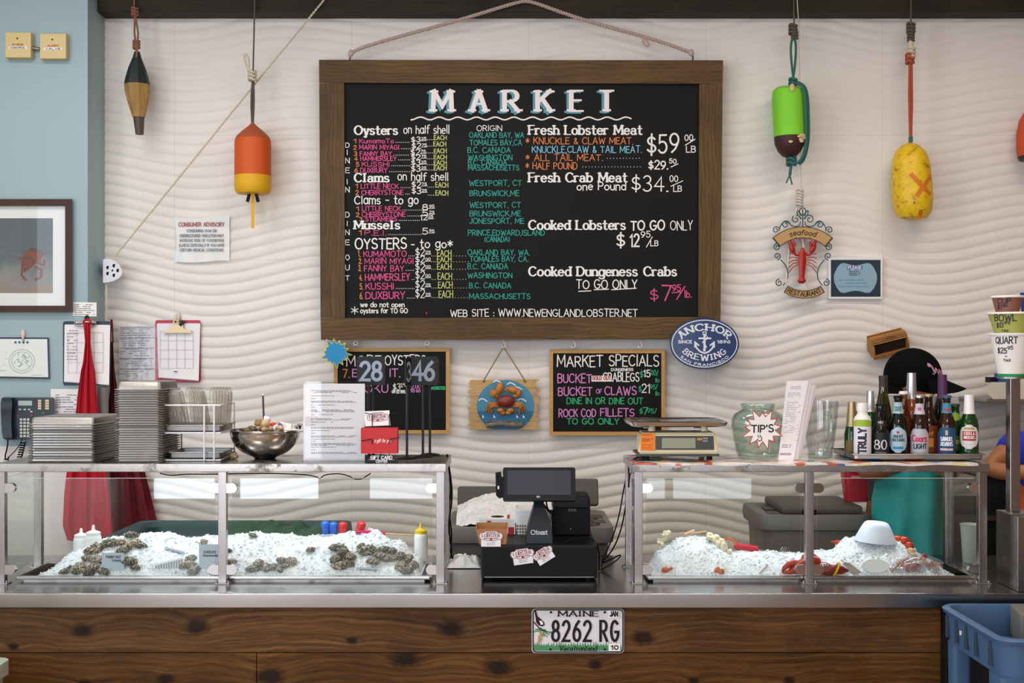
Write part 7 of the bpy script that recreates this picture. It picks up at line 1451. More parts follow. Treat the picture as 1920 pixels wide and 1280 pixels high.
def shop_card(label, cu, cv, w, rot, Y, front=True):
    c = thing('shop_card', label, 'card', P(cu, cv, Y), 'lobster shop cards'); ca, sa = cos(radians(rot)), sin(radians(rot)); k = w / 50.
    mp = lambda u, v, y=Y: P(cu + u * ca + v * sa, cv - u * sa + v * ca, y)
    o = [(-25, -2), (-22, -8), (-14, -9), (-12, -12), (12, -12), (14, -9), (22, -8), (25, -2), (22, 5), (20, 6), (20, 20), (-20, 20), (-20, 6), (-22, 5)]
    mb = MB(); mb.prism([(a * k, b * k) for a, b in o], lambda u, v, y: mp(u, v, y), Y, Y + .0012); mb.build('card', 'paper', c)
    mb = MB(); q = lambda u, v: mp(u, v, Y - .0005); lobster_logo(mb, lambda u, v: q(u * .96, v * .96), w); scribble(mb, -9 * k, 9 * k, 9.5 * k, 17.5 * k, q, 4, .7, .9, (4, 9), 2, .1); mb.build('badge_print', ['#8a3a48', 'lobred', '#8b8890'], c, flat=True, recalc=False)
shop_card('white lobster shop card stuck on the drawer front, the left of two', 979.5, 1039, 46, 8, YD - .0062); shop_card('white lobster shop card stuck crooked on the drawer front, the right of two', 1018, 1037.5, 42, 32, YD - .0078)
# terminal
ps = thing('till_terminal', 'black touchscreen till terminal facing the counter on a tapered stand', 'till', P(1010, 1021, .3)); YP = .27
mb = MB(); o = rrect(943, 876, 1079, 938, 4); M_ = Matrix.Translation(P(1011, 907, YP)) @ Matrix.Rotation(radians(-8), 4, 'X') @ Matrix.Translation(-P(1011, 907, YP)); mb.M = M_; mb.prism(o, pq, YP, YP + .03); bmesh.ops.bevel(mb.bm, geom=[e for e in mb.bm.edges if len(e.link_faces) == 2 and e.calc_face_angle(0) > 1], offset=.003, segments=2, affect='EDGES'); mb.build('monitor', 'pos', ps)
mb = MB(M_); mb.prism(rect(951, 882, 1070, 927), pq, YP - .0012, YP + .001); mb.build('screen', 'screen', ps)
mb = MB(M_); txt(mb, 'elo', 1006, 1012, 932, 3.2, plane(YP - .0006), .9, 'print'); mb.build('maker_mark', '#c4c8cc', ps, flat=True, recalc=False)
mb = MB(M_); mb.prism([(929, 886), (939, 884), (941, 894), (944, 894), (944, 930), (936, 932), (930, 926)], pq, YP - .004, YP + .03); rd_ = mb.build('card_reader', 'blackmatte', ps); mb = MB(M_); mb.prism(rect(933, 911, 936, 917), pq, YP - .005, YP - .003); mb.build('reader_mark', 'platewhite', rd_)
mb = MB(); zz = [(930, 1000, 1020, .30, .36), (948, 1001, 1020, .29, .36), (955, 999, 1023, .28, .37), (985, 991, 1033, .26, .38), (1019, 986, 1036, .25, .42), (1021, 986, 1036, .25, .42)]
mb.loft([[P(u0, v, ya), P(u1, v, ya), Vector((P(u1, v, ya).x, yb, P(u1, v, ya).z)), Vector((P(u0, v, ya).x, yb, P(u0, v, ya).z))] for v, u0, u1, ya, yb in zz]); mb.build('stand', 'posside', ps)
mb = MB(); q = plane(.2515); txt(mb, 'toast', 1005, 1026, 1001.5, 8, plane(.2545), 1.25, 'print'); rr = rrect(996, 994, 1003, 1001.5, 1.8); rr.append(rr[0]); ribbon(mb, [(u, -v) for u, v in rr], lambda d: 1.2, lambda u, v: P(u, -v, .2545)); mb.build('stand_lettering', '#d8dbe0', ps, flat=True, recalc=False)
mb = MB(); mb.tube(smooth([P(1024, 935, .31), P(1026, 955, .34), P(1036, 960, .38), P(1044, 945, .42)], 2), .003, 6); mb.tube(smooth([P(1020, 945, .32), P(1030, 962, .36), P(1045, 962, .42)], 2), .0025, 6); mb.build('cable', 'rubber', ps)
ZDt = zt_
pr_ = thing('receipt_printer', 'black receipt printer behind the till screen on the cash drawer', 'printer', (P(1073, 0, .45).x, .46, ZDt)); Yp2 = .42
mb = MB(); xa2, xb2 = P(1037, 0, Yp2).x, P(1107, 0, Yp2).x; zb2, ze2 = ZDt + .0008, P(0, 932, Yp2).z; mb.box2((xa2, Yp2, zb2), (xb2, Yp2 + .17, ze2), bev=.006); mb.build('body', 'blackmatte', pr_)
mb = MB(); mb.box2((xa2 + .004, Yp2 - .012, ze2 - .04), (xb2 - .004, Yp2 + .16, ze2 + .004), bev=.006); mb.build('cover', 'pos', pr_); mb = MB(); txt(mb, 'EPSON', 1066, 1080, 958, 4, plane(Yp2 - .0005), .9, 'print'); mb.mi = 1; mb.poly([P(1070 + 1.2 * cos(a), 991 + 1.2 * sin(a), Yp2 - .0005) for a in range(6)]); mb.build('markings', ['#6d7276', '#d09a30'], pr_, flat=True, recalc=False)
cbk = MB(); cbk.tube(smooth([P(1034, 1012, .33), P(1052, 1019, .27), P(1076, 1010, .28), P(1100, 1006, .3), P(1112, 1010, .32), P(1121, 1024, .33), P(1124, 1040, .35), (P(1123, 0, .4).x, .4, CT + .004)], 3), .003, 7); tag(cbk.build('cable', 'rubber', None, P(1076, 1012, .3)), 'black cable lying along the top of the cash drawer past the printer', 'cable', 'cables by the till')
# card box, glove box, basket, towel
Yb_ = .225
mb = MB(); z0_ = ZDt + .0006; A0 = [P(899, 0, Yb_).x, P(949, 0, Yb_).x]; A1 = [P(892, 0, Yb_).x, P(952, 0, Yb_).x]; zt2 = P(0, 991, Yb_).z
lo_ = [(A0[0], Yb_, z0_), (A0[1], Yb_, z0_), (A0[1], Yb_ + .07, z0_), (A0[0], Yb_ + .07, z0_)]; hi_ = [(A1[0], Yb_ - .006, zt2), (A1[1], Yb_ - .006, zt2), (A1[1], Yb_ + .085, zt2 + .01), (A1[0], Yb_ + .085, zt2 + .01)]
ins = lambda r, d: [(x + (d if i in (0, 3) else -d), y + (d if i < 2 else -d), z) for i, (x, y, z) in enumerate(r)]
mb.loft([lo_, hi_, ins(hi_, .003), ins([(x, y, z + .004) for x, y, z in lo_], .003)]); tag(mb.build('card_box', 'card', None, (P(922, 0, .25).x, .25, ZDt), flat=True), 'small brown cardboard box of shop cards at the left end of the cash drawer', 'box')
shop_card('white lobster shop card standing against the front of the brown card box', 920.5, 1006, 46, 0, Yb_ - .0085)
gb = thing('glove_box', 'white and red cardboard glove box with an oval opening beside the till stand', 'box', (P(931, 0, .5).x, .5, ZDt)); G = .46; mb = MB(); a, b = P(899, 0, G).x, P(966, 0, G).x; zt3 = P(0, 973, G).z; mb.box2((a, G, ZDt + .0006), (b, G + .13, zt3)); mb.build('carton', 'white', gb, flat=True)
mb = MB(); cx_ = (a + b) / 2; mb.poly([(cx_ + .025 * cos(t), G + .07 + .028 * sin(t), zt3 + .0006) for t in [i * pi / 12 for i in range(24)]]); mb.build('opening', 'blackmatte', gb); mb = MB(); mb.box((cx_ - .03, G + .1, zt3 + .012), (.012, .002, .025), R=rot2('Y', 25)); mb.build('torn_flap', '#e8d8d8', gb)
mb = MB(); q = lambda u, v: P(u, v, G - .0006)
for r_ in (rect(913, 976, 921, 984), rect(953, 988, 964, 1001), rect(948, 1000, 955, 1008)): mb.poly([q(u, v) for u, v in r_])
mb.poly([(b - .03, G + .01, zt3 + .0007), (b - .02, G + .01, zt3 + .0007), (b - .02, G + .12, zt3 + .0007), (b - .03, G + .12, zt3 + .0007)]); mb.mi = 1; scribble(mb, 905, 945, 990, 1006, q, 4, 1, .7, (4, 10), 1); mb.build('print', ['#c02a30', '#8e8a8c'], gb, flat=True)
bk = thing('plastic_basket', 'white plastic basket with square holes behind the till stand', 'basket', (P(996, 0, .5).x, .5, ZDt)); G = .44; a, b = P(966, 0, G).x, P(1036, 0, G).x; zt4 = P(0, 958, G).z
def bring(e, z): return [(x, y, z) for x, y in rrect(a + e, G + e, b - e, G + .15 - e, .02, 4)]
mb = MB(); mb.loft([bring(.006, ZDt + .0006), bring(0, zt4), bring(-.003, zt4), bring(-.003, zt4 + .006), bring(.002, zt4 + .006), bring(.008, ZDt + .004)]); mb.build('body', 'white', bk)
mb = MB()
for r in range(5):
    for c in range(8): u = 969 + c * 4.8; v = 984 + r * 5.6; mb.poly([P(x, y, G + .003 * (v - 958) / 50 - .0005) for x, y in rect(u, v, u + 3, v + 3.6)])
mb.build('holes', '#6f7440', bk, flat=True)
mb = MB(); mb.tube([P(989, 965, G + .04), P(996, 976, G + .03)], .004); tag(mb.build('marker_pen', '#4a4f55', None, P(992, 970, G + .04)), 'grey pen sticking out of the white basket', 'pen')
tw = MB(); tw.grid(26, 20, lambda i, j: (P(840 + 62 * i, 0, .52).x, .45 + .17 * j, CT + .003 + .045 * (sin(pi * i) ** .6) * (sin(pi * j) ** .6) * (.6 + .9 * abs(noise.noise(Vector((i * 4, j * 3, 2)))) + .3 * noise.noise(Vector((i * 9, j * 8, 4)))))); bmesh.ops.solidify(tw.bm, geom=tw.bm.faces[:], thickness=-.003); tag(tw.build('towel', 'towel', None, P(870, 1050, .5)), 'crumpled white towel on the counter left of the cash drawer', 'towel')
# ================================================================ behind the counter
def bin_(name, label, cat, x0, x1, y0, y1, z0, z1, m, grp=None, recess=()):
    b = thing(name, label, cat, ((x0 + x1) / 2, (y0 + y1) / 2, 0), grp); r = .05
    R = lambda e, z: [(x, y, z) for x, y in rrect(x0 + e, y0 + e, x1 - e, y1 - e, r, 4)]
    mb = MB(); mb.loft([R(.05, z0), R(.02, z1 - .09), R(.015, z1 - .06), R(0, z1 - .06), R(-.004, z1 - .03), R(0, z1), R(.045, z1), R(.06, z1 - .02), R(.07, z0 + .06)]); mb.build('body', m, b)
    for x, y, w_, d_ in recess: mb = MB(); mb.box((x, y, z1 + .001), (w_, d_, .004), bev=.001); mb.build('recess', 'greydark', b, label='dark moulded recess')
    for x in (x0 + .1, x1 - .1):
        for y in (y0 + .1, y1 - .1): mb = MB(); mb.cyl((x - .015, y, .05), (x + .015, y, .05), .05, n=16); mb.box((x, y, .12), (.04, .05, .08)); mb.build('caster', 'rubber', b)
    return b
ib = bin_('ice_caddy', 'grey plastic ice caddy heaped with ice behind the till', 'ice bin', P(838, 0, .95).x, P(1148, 0, .95).x, .86, 1.42, .16, P(0, 990, .86).z, 'grey', None, [(P(1125, 0, 1.0).x, 1.05, .05, .09), (P(1125, 0, 1.0).x, 1.2, .05, .09)])
zi = P(0, 990, .86).z; xi0, xi1 = P(855, 0, .95).x, P(1100, 0, .95).x
mb = MB(); mb.grid(60, 40, lambda a, b: (xi0 + (xi1 - xi0) * a, .93 + .42 * b, zi - .02 + .13 * sin(pi * (.08 + .84 * b)) * (sin(pi * min(1, .1 + .9 * a)) ** .5 if a < .98 else 0) + .015 * noise.noise(Vector((a * 9, b * 7, 2))) + .008 * noise.noise(Vector((a * 30, b * 20, 2))))); tag(mb.build('crushed_ice', 'ice', None, ((xi0 + xi1) / 2, 1.1, zi)), 'loose ice heaped in the grey ice caddy behind the till', 'ice', None, 'stuff')
mb = MB(); M_ = Matrix.Translation(P(990, 930, 1.47)) @ Matrix.Rotation(radians(-20), 4, 'X'); mb.M = M_; w_ = (P(1112, 0, 1.47).x - P(848, 0, 1.47).x); mb.box((0, 0, 0), (w_, .035, .09), bev=.012); mb.box((w_ * .38, .0, .05), (w_ * .24, .03, .06), bev=.01); o = mb.build('lid', 'greydark', None, P(990, 930, 1.47)); o.parent = ib; o.location = Vector(o.location) - ORG[ib.name]
bin2 = bin_('equipment_box', 'grey moulded insulated box behind the right display case', 'box', P(1418, 0, 1.02).x, P(1622, 0, 1.02).x, .92, 1.35, .12, P(0, 966, .92).z, 'grey', None, [(P(1440, 0, 1.1).x, 1.0, .05, .08), (P(1446, 0, 1.1).x, 1.14, .05, .08)])
zb_ = P(0, 966, .92).z; mb = MB(); x0_, x1_ = P(1462, 0, 1.0).x, P(1612, 0, 1.0).x; mb.box2((x0_, .95, zb_ + .001), (x1_, 1.31, zb_ + .035), bev=.012); mb.build('lid', 'greydark', bin2)
mb = MB(); mb.box2((x0_ + .08, .935, zb_ - .03), (x0_ + .14, .951, zb_ + .02), bev=.003); mb.build('latch', 'blackmatte', bin2)
zz0 = zb_ + .037; rb = thing('red_bin', 'red plastic bin standing on the grey box behind the right case', 'bin', (P(1603, 0, 1.12).x, 1.1, zz0)); mb = MB(); cx_ = P(1603, 0, 1.12).x; f_ = S(1.1); ht = P(0, 872, 1.1).z
sq = lambda h_, z: [(x, y, z) for x, y in rrect(cx_ - h_, 1.1 - h_ * .7, cx_ + h_, 1.1 + h_ * .7, .015, 4)]
mb.loft([sq(21 * f_, zz0), sq(28 * f_, ht), sq(30 * f_, ht), sq(30 * f_, ht + .012), sq(27 * f_, ht + .012), sq(20 * f_, zz0 + .01)]); mb.build('body', 'binred', rb); mb = MB(); mb.box2((P(1604, 0, 1.0).x, 1.1 - 28 * f_ * .7 - .004, ht - .05), (P(1628, 0, 1.0).x, 1.1 - 26 * f_ * .7, ht - .04)); mb.build('handle', '#d98a95', rb)
tb = bin_('floor_tub', 'dark teal plastic tub low behind the left display case', 'tub', P(215, 0, .95).x, P(640, 0, .95).x, .8, 1.3, .15, P(0, 1008, .8).z, 'tealbin')
mb = MB(); xg0, xg1 = P(405, 0, .9).x, P(610, 0, .9).x; zg = P(0, 1008, .8).z; mb.grid(40, 14, lambda a, b: (xg0 + (xg1 - xg0) * a, .87 + .36 * b, zg - .02 + .06 * sin(pi * b) * (.6 + .5 * noise.noise(Vector((a * 7, b * 3, 1))) + .25 * noise.noise(Vector((a * 20, b * 9, 4))))))
bmesh.ops.solidify(mb.bm, geom=mb.bm.faces[:], thickness=.002); tag(mb.build('green_netting', '#2c5a44', None, ((xg0 + xg1) / 2, 1.0, zg)), 'dark green sacking bunched in the teal tub behind the left case', 'sack')
pc = thing('paper_cup', 'white paper cup on the counter behind the right end of the right case', 'cup', (P(1820, 0, .6).x, .6, CT)); c = Vector((P(1819, 0, .6).x, .6, CT)); s_ = S(.6); zt5 = P(0, 982, .6).z - CT
mb = MB(); mb.lathe([(13 * s_, 0), (13.4 * s_, .004), (17.5 * s_, zt5 - .004), (18.6 * s_, zt5 - .003), (18.8 * s_, zt5), (17.6 * s_, zt5 + .001), (17 * s_, zt5 - .004), (12.5 * s_, .006), (.001, .006)], c, 32); mb.build('cup', '#dfe6da', pc)
# white panel behind the bottles
wp = thing('white_panel', 'white plastic panel standing behind the bottles in front of the black cap', 'panel', (P(1732, 0, .465).x, .465, TOPZ)); mb = MB(); Yq = .468; mb.prism([(1662, 862), (1800, 862), (1797, 741), (1667, 738)], pq, Yq, Yq + .006); mb.build('panel', '#dcdbe0', wp); mb = MB(); mb.prism([(1664, 741), (1799, 743.5), (1799, 741), (1664, 738.5)], pq, Yq - .004, Yq + .009); mb.build('rim', 'cupwhite', wp)
mb = MB(); mb.box2((P(1690, 0, Yq).x, Yq - .008, ZP), (P(1780, 0, Yq).x, Yq + .035, ZP + .012), bev=.002); mb.build('foot', 'cupwhite', wp)
# ================================================================ right end: steel post with cups, housing box
hb = thing('steel_housing', 'tall steel box on the right end of the counter carrying the upright post', 'housing', (1.76, .1, CT)); xl = P(1908, 0, .02).x; mb = MB(); mb.box2((xl, .02, CT + .0005), (xl + .2, .2, P(0, 968, .02).z), bev=.003); mb.build('box', 'steel_v', hb)
mb = MB(); zt6 = P(0, 968, .02).z; px0, px1 = P(1894, 0, .1).x, P(1914, 0, .1).x; mb.box2((xl - .006, .06, zt6), (xl + .07, .15, zt6 + .004), bev=.001)
for x in (xl, xl + .06): mb.cyl((x, .07, zt6 + .004), (x, .07, zt6 + .009), .005, n=10)
mb.build('foot_plate', 'steel_dark', hb); zc0 = P(0, 706, .12).z
mb = MB(); mb.box2((px0, .1, zt6 + .004), (px1, .14, zc0 - .004), bev=.004); mb.build('post', 'steel_v', hb); mb = MB(); mb.lathe([(.05, -.006), (.05, 0)], (P(1897, 0, .12).x, .12, zc0), 24); mb.build('cap_plate', 'steel_dark', hb)
def pcup(label, cu, v0, v1, r0_, r1_, m, band, texts, Y=.12, wipe=None):
    c = Vector((P(cu, 0, Y).x, Y, P(0, v1, Y).z)); s = S(Y); h = (v1 - v0) * s; t = thing('price_cup', label, 'cup', c, 'soup cups showing prices on the post')
    R0_, R1_ = r0_ * s, r1_ * s
    mb = MB(); mb.lathe([(R0_, .0005), (R0_ * 1.005, .004), (R1_ * .985, h - .006), (R1_ * 1.03, h - .006), (R1_ * 1.04, h - .002), (R1_ * 1.01, h), (R1_ * .97, h - .003), (R0_ * .97, .006), (.001, .006)], c, 40); mb.build('cup', m, t, angle=50)
    mb = MB(); mb.lathe([(R1_ * 1.0, h - .0062), (R1_ * 1.045, h - .006), (R1_ * 1.055, h - .002), (R1_ * 1.02, h + .0008), (R1_ * .97, h - .002)], c, 40, False, False); mb.build('rim', 'cupwhite', t)
    if band: mb = MB(); mb.lathe([(R0_ + .0006, .0006), (R0_ + (R1_ - R0_) * .07 + .0008, h * .07)], c, 40, False, False); mb.build('band', band, t)
    mb = MB(); mb.sub = 2
    def mp(u, v):
        z = (v1 - v) * s; r = R0_ * 1.005 + (R1_ * .985 - R0_ * 1.005) * (z - .004) / (h - .01) + .0009; a = max(-1.5, min(1.5, (u - cu) * s / r)); return c + Vector((r * sin(a), -r * cos(a), z))
    for s_t, a, b, y, hh, w in texts: txt(mb, s_t, a, b, y, hh, mp, w, 'hand')
    mb.build('lettering', '#2b2740', t, flat=True, recalc=False); t.rotation_euler = (0, 0, -atan2(c.x, D + Y))
CUx = 1897
pcup('tall white QUART soup cup with green base band, lowest of three on the post', CUx, 625, 706, 24, 39, 'cupwhite', 'greenband', [('QUART', 1866, 1907, 644, 12, 1.9), ('$25', 1870, 1888, 662, 10, 1.7), ('95', 1890, 1899, 655, 6, 1.3), ('+', 1885, 1889, 669, 3, 1.2), ('TAX', 1882, 1895, 677, 4, 1.2)])
pcup('yellow green BOWL soup cup, middle of three on the post', CUx, 586, 624.5, 31, 42, 'cupgreen', None, [('BOWL', 1864, 1905, 602, 12, 1.9), ('$13', 1868, 1882, 614, 8, 1.5), ('95', 1884, 1894, 608, 5, 1.2), ('TAX', 1879, 1891, 622, 3.5, 1.1)])
pcup('small brown CUP soup cup, topmost on the post', 1889, 555, 585.5, 21, 28, 'cupbrown', None, [('CUP', 1870, 1895, 569.5, 9, 1.7), ('$7', 1870, 1880, 579.5, 7, 1.5), ('50', 1882, 1889, 575.5, 4, 1.1)])
mb = MB(); c = P(1932, 585, .2); mb.lathe([(.03, .0), (.034, .07)], c, 24); tag(mb.build('blue_cup', '#1c3f9c', None, c), 'dark blue cup beside the brown cup at the right edge', 'cup')
o = bpy.data.objects['blue_cup']; o.location.z = P(0, 585, .12).z
# dark equipment standing low on the right
eq = thing('dark_cabinet', 'dark equipment cabinet low behind the right end of the counter', 'cabinet', (2.3, 1.3, 0)); mb = MB(); mb.box2((P(1838, 0, 1.2).x, 1.2, 0), (3.2, 1.75, P(0, 892, 1.2).z), bev=.01); mb.build('body', 'darkshelf', eq)
mb = MB(); mb.box2((P(1838, 0, 1.2).x, 1.19, P(0, 975, 1.2).z), (3.2, 1.2, P(0, 967, 1.2).z)); mb.build('rail', 'steel_dark', eq); mb = MB(); mb.box2((P(1838, 0, 1.2).x - .005, 1.19, P(0, 892, 1.2).z), (3.2, 1.76, P(0, 888, 1.2).z)); mb.build('top', 'greydark', eq)
# ================================================================ in front of the counter
ct = thing('utility_cart', 'blue grey plastic utility cart standing in front of the counter at the lower right', 'cart', (1.85, -.31, 0)); cx0, cx1, cy0, cy1 = P(1762, 0, -.06).x, 2.25, -.56, -.06; cz = P(0, 1131, -.06).z
rr = lambda e, z, r=.05: [(x, y, z) for x, y in rrect(cx0 + e, cy0 + e, cx1 - e, cy1 - e, r, 5)]
mb = MB(); mb.loft([rr(.012, cz - .115), rr(.004, cz - .02), rr(-.002, cz - .018), rr(-.006, cz - .006), rr(.0, cz), rr(.014, cz), rr(.02, cz - .012), rr(.026, cz - .1)]); mb.build('top_tray', 'cartblue', ct, angle=50)
mb = MB()
for y in (-.12, -.2, -.28, -.36, -.47): mb.box((cx0 + .0045, y, cz - .06), (.012, .014, .07), bev=.002)
mb.build('side_ribs', '#2c3d50', ct, label='dark moulded slots along the side')
mb = MB(); mb.box((cx0 + .003, -.235, cz - .055), (.004, .008, .012)); mb.build('mark', 'white', ct)
for x, y in ((cx0 + .045, cy1 - .05), (cx1 - .05, cy1 - .05), (cx0 + .05, cy0 + .055), (cx1 - .05, cy0 + .05)):
    mb = MB(); w0 = .03 if y > -.3 else .05; L = lambda e, z: [(a, b, z) for a, b in rrect(x - w0 + e, y - w0 + e, x + w0 - e, y + w0 - e, .014, 3)]; mb.loft([L(.006, .12), L(.002, .5), L(0, cz - .112)]); mb.build('leg', 'cartblue', ct)
    mb = MB(); mb.cyl((x, y - .012, .05), (x, y + .012, .05), .05, n=18); mb.box((x, y, .1), (.03, .04, .05)); mb.build('caster', 'rubber', ct)
mb = MB(); mb.loft([rr(.012, .22), rr(.004, .3), rr(.0, .31), rr(.014, .31), rr(.02, .3), rr(.026, .235)]); mb.build('lower_tray', 'cartblue', ct, angle=50)
mb = MB(); c = P(1915, 1146, -.2); mb.box((c.x + .07, -.2, cz - .04), (.17, .16, .1), R=rot2('Z', -12), bev=.008); tag(mb.build('grey_box', 'grey', None, c), 'grey box sitting in the blue grey cart at the right edge', 'box')
tg = thing('plastic_tote', 'pale grey green plastic tote cut off at the lower left corner of the photo', 'tote', P(-50, 1300, -.5)); a = P(24, 0, -.12).x; zq = P(0, 1232, -.12).z; cxa = a - .45
R4 = lambda e, z: [(x, y, z) for x, y in rrect(cxa + e, -.5 - .0 + e, a - e, -.12 - e, .04, 4)]
mb = MB(); mb.loft([R4(.06, .35), R4(.01, zq - .05), R4(.0, zq - .045), R4(.0, zq), R4(.02, zq), R4(.03, zq - .03), R4(.07, .37)]); mb.build('body', 'totegreen', tg); mb = MB(); mb.box2((cxa + .02, -.5, 0), (a - .02, -.12, .348), bev=.01); mb.build('stand', 'greydark', tg)
mb = MB()
for k in range(6): mb.box((a - .05 - .04 * k, -.31, zq + .001), (.012, .2, .003))
mb.build('ribs', 'greydark', tg)

# ================================================================ people
def person_mesh(J, name='body'):
    """J: list of (parent index, point, radius); one skinned surface"""
    me = bpy.data.meshes.new(name); me.from_pydata([j[1] for j in J], [(j[0], i) for i, j in enumerate(J) if j[0] is not None], []); o = bpy.data.objects.new(name, me); COL.objects.link(o)
    m = o.modifiers.new('skin', 'SKIN'); m.use_smooth_shade = True
    for v, j in zip(me.skin_vertices[0].data, J): r = j[2]; v.radius = r if isinstance(r, tuple) else (r, r)
    me.skin_vertices[0].data[0].use_root = True
    s = o.modifiers.new('sub', 'SUBSURF'); s.levels = 2; s.render_levels = 2
    dg = bpy.context.evaluated_depsgraph_get(); m2 = bpy.data.meshes.new_from_object(o.evaluated_get(dg)); bpy.data.objects.remove(o); return m2
def mesh_obj(me, name, m, parent):
    o = bpy.data.objects.new(name, me); me.materials.clear(); me.materials.append(mat(m)); COL.objects.link(o); o.parent = parent; org = ORG[parent.name]; ORG[o.name] = org
    me.transform(Matrix.Translation(-org)); me.polygons.foreach_set('use_smooth', [True] * len(me.polygons)); return o
def head(mb, c, R, s=1.):
    """head 0.23 tall; local -y is the face"""
    def fn(p, d):
        q = p.copy()
        if d.z < 0: q.x *= 1 - .22 * d.z * d.z; q.y *= 1 - .1 * d.z * d.z
        if d.y < 0: q.y *= .93
        return q
    f = lambda x, y, z: c + R @ (Vector((x, y, z)) * s)
    mb.mi = 0; mb.ball(c, (.077 * s, .098 * s, .117 * s), 24, 16, R=R, fn=fn)
    mb.tube([f(0, -.088, .01), f(0, -.11, -.022), f(0, -.1, -.036)], [.008 * s, .014 * s, .008 * s], 8)
    for sx in (-1, 1): mb.ball(f(sx * .077, .005, -.005), (.012 * s, .022 * s, .032 * s), 10, 8, R=R)
    mb.ball(f(0, -.07, -.085), (.03 * s, .024 * s, .024 * s), 10, 6, R=R)
    mb.mi = 1
    for sx in (-1, 1): mb.ball(f(sx * .03, -.087, .008), (.012 * s, .006 * s, .007 * s), 10, 6, R=R)
    mb.mi = 2; mb.ball(f(0, -.09, -.058), (.024 * s, .008 * s, .006 * s), 10, 6, R=R); mb.mi = 3
    for sx in (-1, 1):
        mb.ball(f(sx * .03, -.0925, .008), (.005 * s,) * 3, 8, 6, R=R); mb.tube([f(sx * .015, -.092, .027), f(sx * .03, -.094, .031), f(sx * .046, -.086, .026)], .0045 * s, 6)
    mb.mi = 0
def hand(mb, w, d, up, s=1., curl=.6):
    """palm from wrist w along d, back of hand towards up"""
    d = d.normalized(); n = (up - d * up.dot(d)).normalized(); t = d.cross(n)
    R = Matrix((t, d, n)).transposed(); mb.ball(w + d * .045 * s, (.04 * s, .052 * s, .016 * s), 14, 10, R=R)
    for i, (o, L) in enumerate(((-.029, .068), (-.0095, .078), (.0105, .073), (.029, .058))):
        p = w + d * .085 * s + t * o * s; pts = [p - d * .02 * s]; a = 0
        pts.append(p)
        for k, fr in enumerate((.45, .3, .25)): a += curl * (.7 if k == 0 else 1); pts.append(pts[-1] + (d * cos(a) - n * sin(a)) * L * fr * s)
        mb.tube(pts, [.0095 * s, .0095 * s, .0088 * s, .008 * s, .006 * s], 8)
    b = w + d * .03 * s - t * .035 * s; mb.tube([b + t * .015 * s, b - t * .012 * s + d * .012 * s, b - t * .022 * s + d * .04 * s - n * .012 * s, b - t * .016 * s + d * .062 * s - n * .02 * s], [.013 * s, .012 * s, .0105 * s, .007 * s], 8)
# person in the black cap, head bowed
Yc = 1.0; X = P(1702, 0, Yc).x; V = Vector
p1 = thing('person', 'person in a black cap and teal apron with bowed head behind the bottles', 'person', (X, Yc, 0))
hc = P(1715, 716, Yc - .08); nk = V((X + .0, Yc + .02, 1.42)); sh = 1.36
hipz = .90
J = [(None, (X, Yc + .08, hipz), (.15, .1)), (0, (X, Yc + .06, 1.08), (.14, .1)), (1, (X, Yc + .03, 1.28), (.165, .11)), (2, nk, .062), (3, hc + V((-.01, .05, -.06)), .055),
     (2, (X - .17, Yc + .02, sh), .062), (5, (X - .185, Yc - .05, 1.15), .046), (6, (X - .11, Yc - .21, 1.205), .036), (7, (X - .075, Yc - .26, 1.215), .029),
     (2, (X + .17, Yc + .02, sh), .062), (9, (X + .185, Yc - .05, 1.15), .046), (10, (X + .12, Yc - .21, 1.205), .036), (11, (X + .085, Yc - .26, 1.215), .029),
     (0, (X - .09, Yc + .08, .84), .1), (13, (X - .1, Yc + .05, .48), .065), (14, (X - .1, Yc + .1, .1), .045), (15, (X - .1, Yc + .0, .045), .04),
     (0, (X + .09, Yc + .08, .84), .1), (17, (X + .1, Yc + .05, .48), .065), (18, (X + .1, Yc + .1, .1), .045), (19, (X + .1, Yc + .0, .045), .04)]
bd1 = mesh_obj(person_mesh(J), 'body', 'skin', p1)
Rh = rot2('Z', 60) @ rot2('X', 14)
mb = MB(); head(mb, hc, Rh); 
hand(mb, V((X - .075, Yc - .26, 1.215)), V((.5, -.6, .1)), V((0, .1, 1))); hand(mb, V((X + .085, Yc - .26, 1.215)), V((-.5, -.6, .1)), V((0, .1, 1)))
mb.build('head_and_hands', ['skin', 'white', '#7d4038', '#1a1210'], p1, angle=80)
# shirt and trousers: a slightly larger skin over the same joints
sh_J = [(None, (X, Yc + .08, .9), (.165, .118)), (0, (X, Yc + .06, 1.08), (.155, .115)), (1, (X, Yc + .03, 1.28), (.18, .125)), (2, (X, Yc + .025, 1.385), .085), (2, (X - .175, Yc + .02, sh - .005), .075), (4, (X - .182, Yc - .035, 1.19), .06), (2, (X + .175, Yc + .02, sh - .005), .075), (6, (X + .182, Yc - .035, 1.19), .06)]
mesh_obj(person_mesh(sh_J), 'shirt', '#35414a', p1)
tr_J = [(None, (X, Yc + .08, .93), (.16, .115)), (0, (X - .09, Yc + .08, .82), .112), (1, (X - .1, Yc + .05, .48), .08), (2, (X - .1, Yc + .1, .12), .065), (0, (X + .09, Yc + .08, .82), .112), (4, (X + .1, Yc + .05, .48), .08), (5, (X + .1, Yc + .1, .12), .065)]
mesh_obj(person_mesh(tr_J), 'trousers', 'jeans', p1)
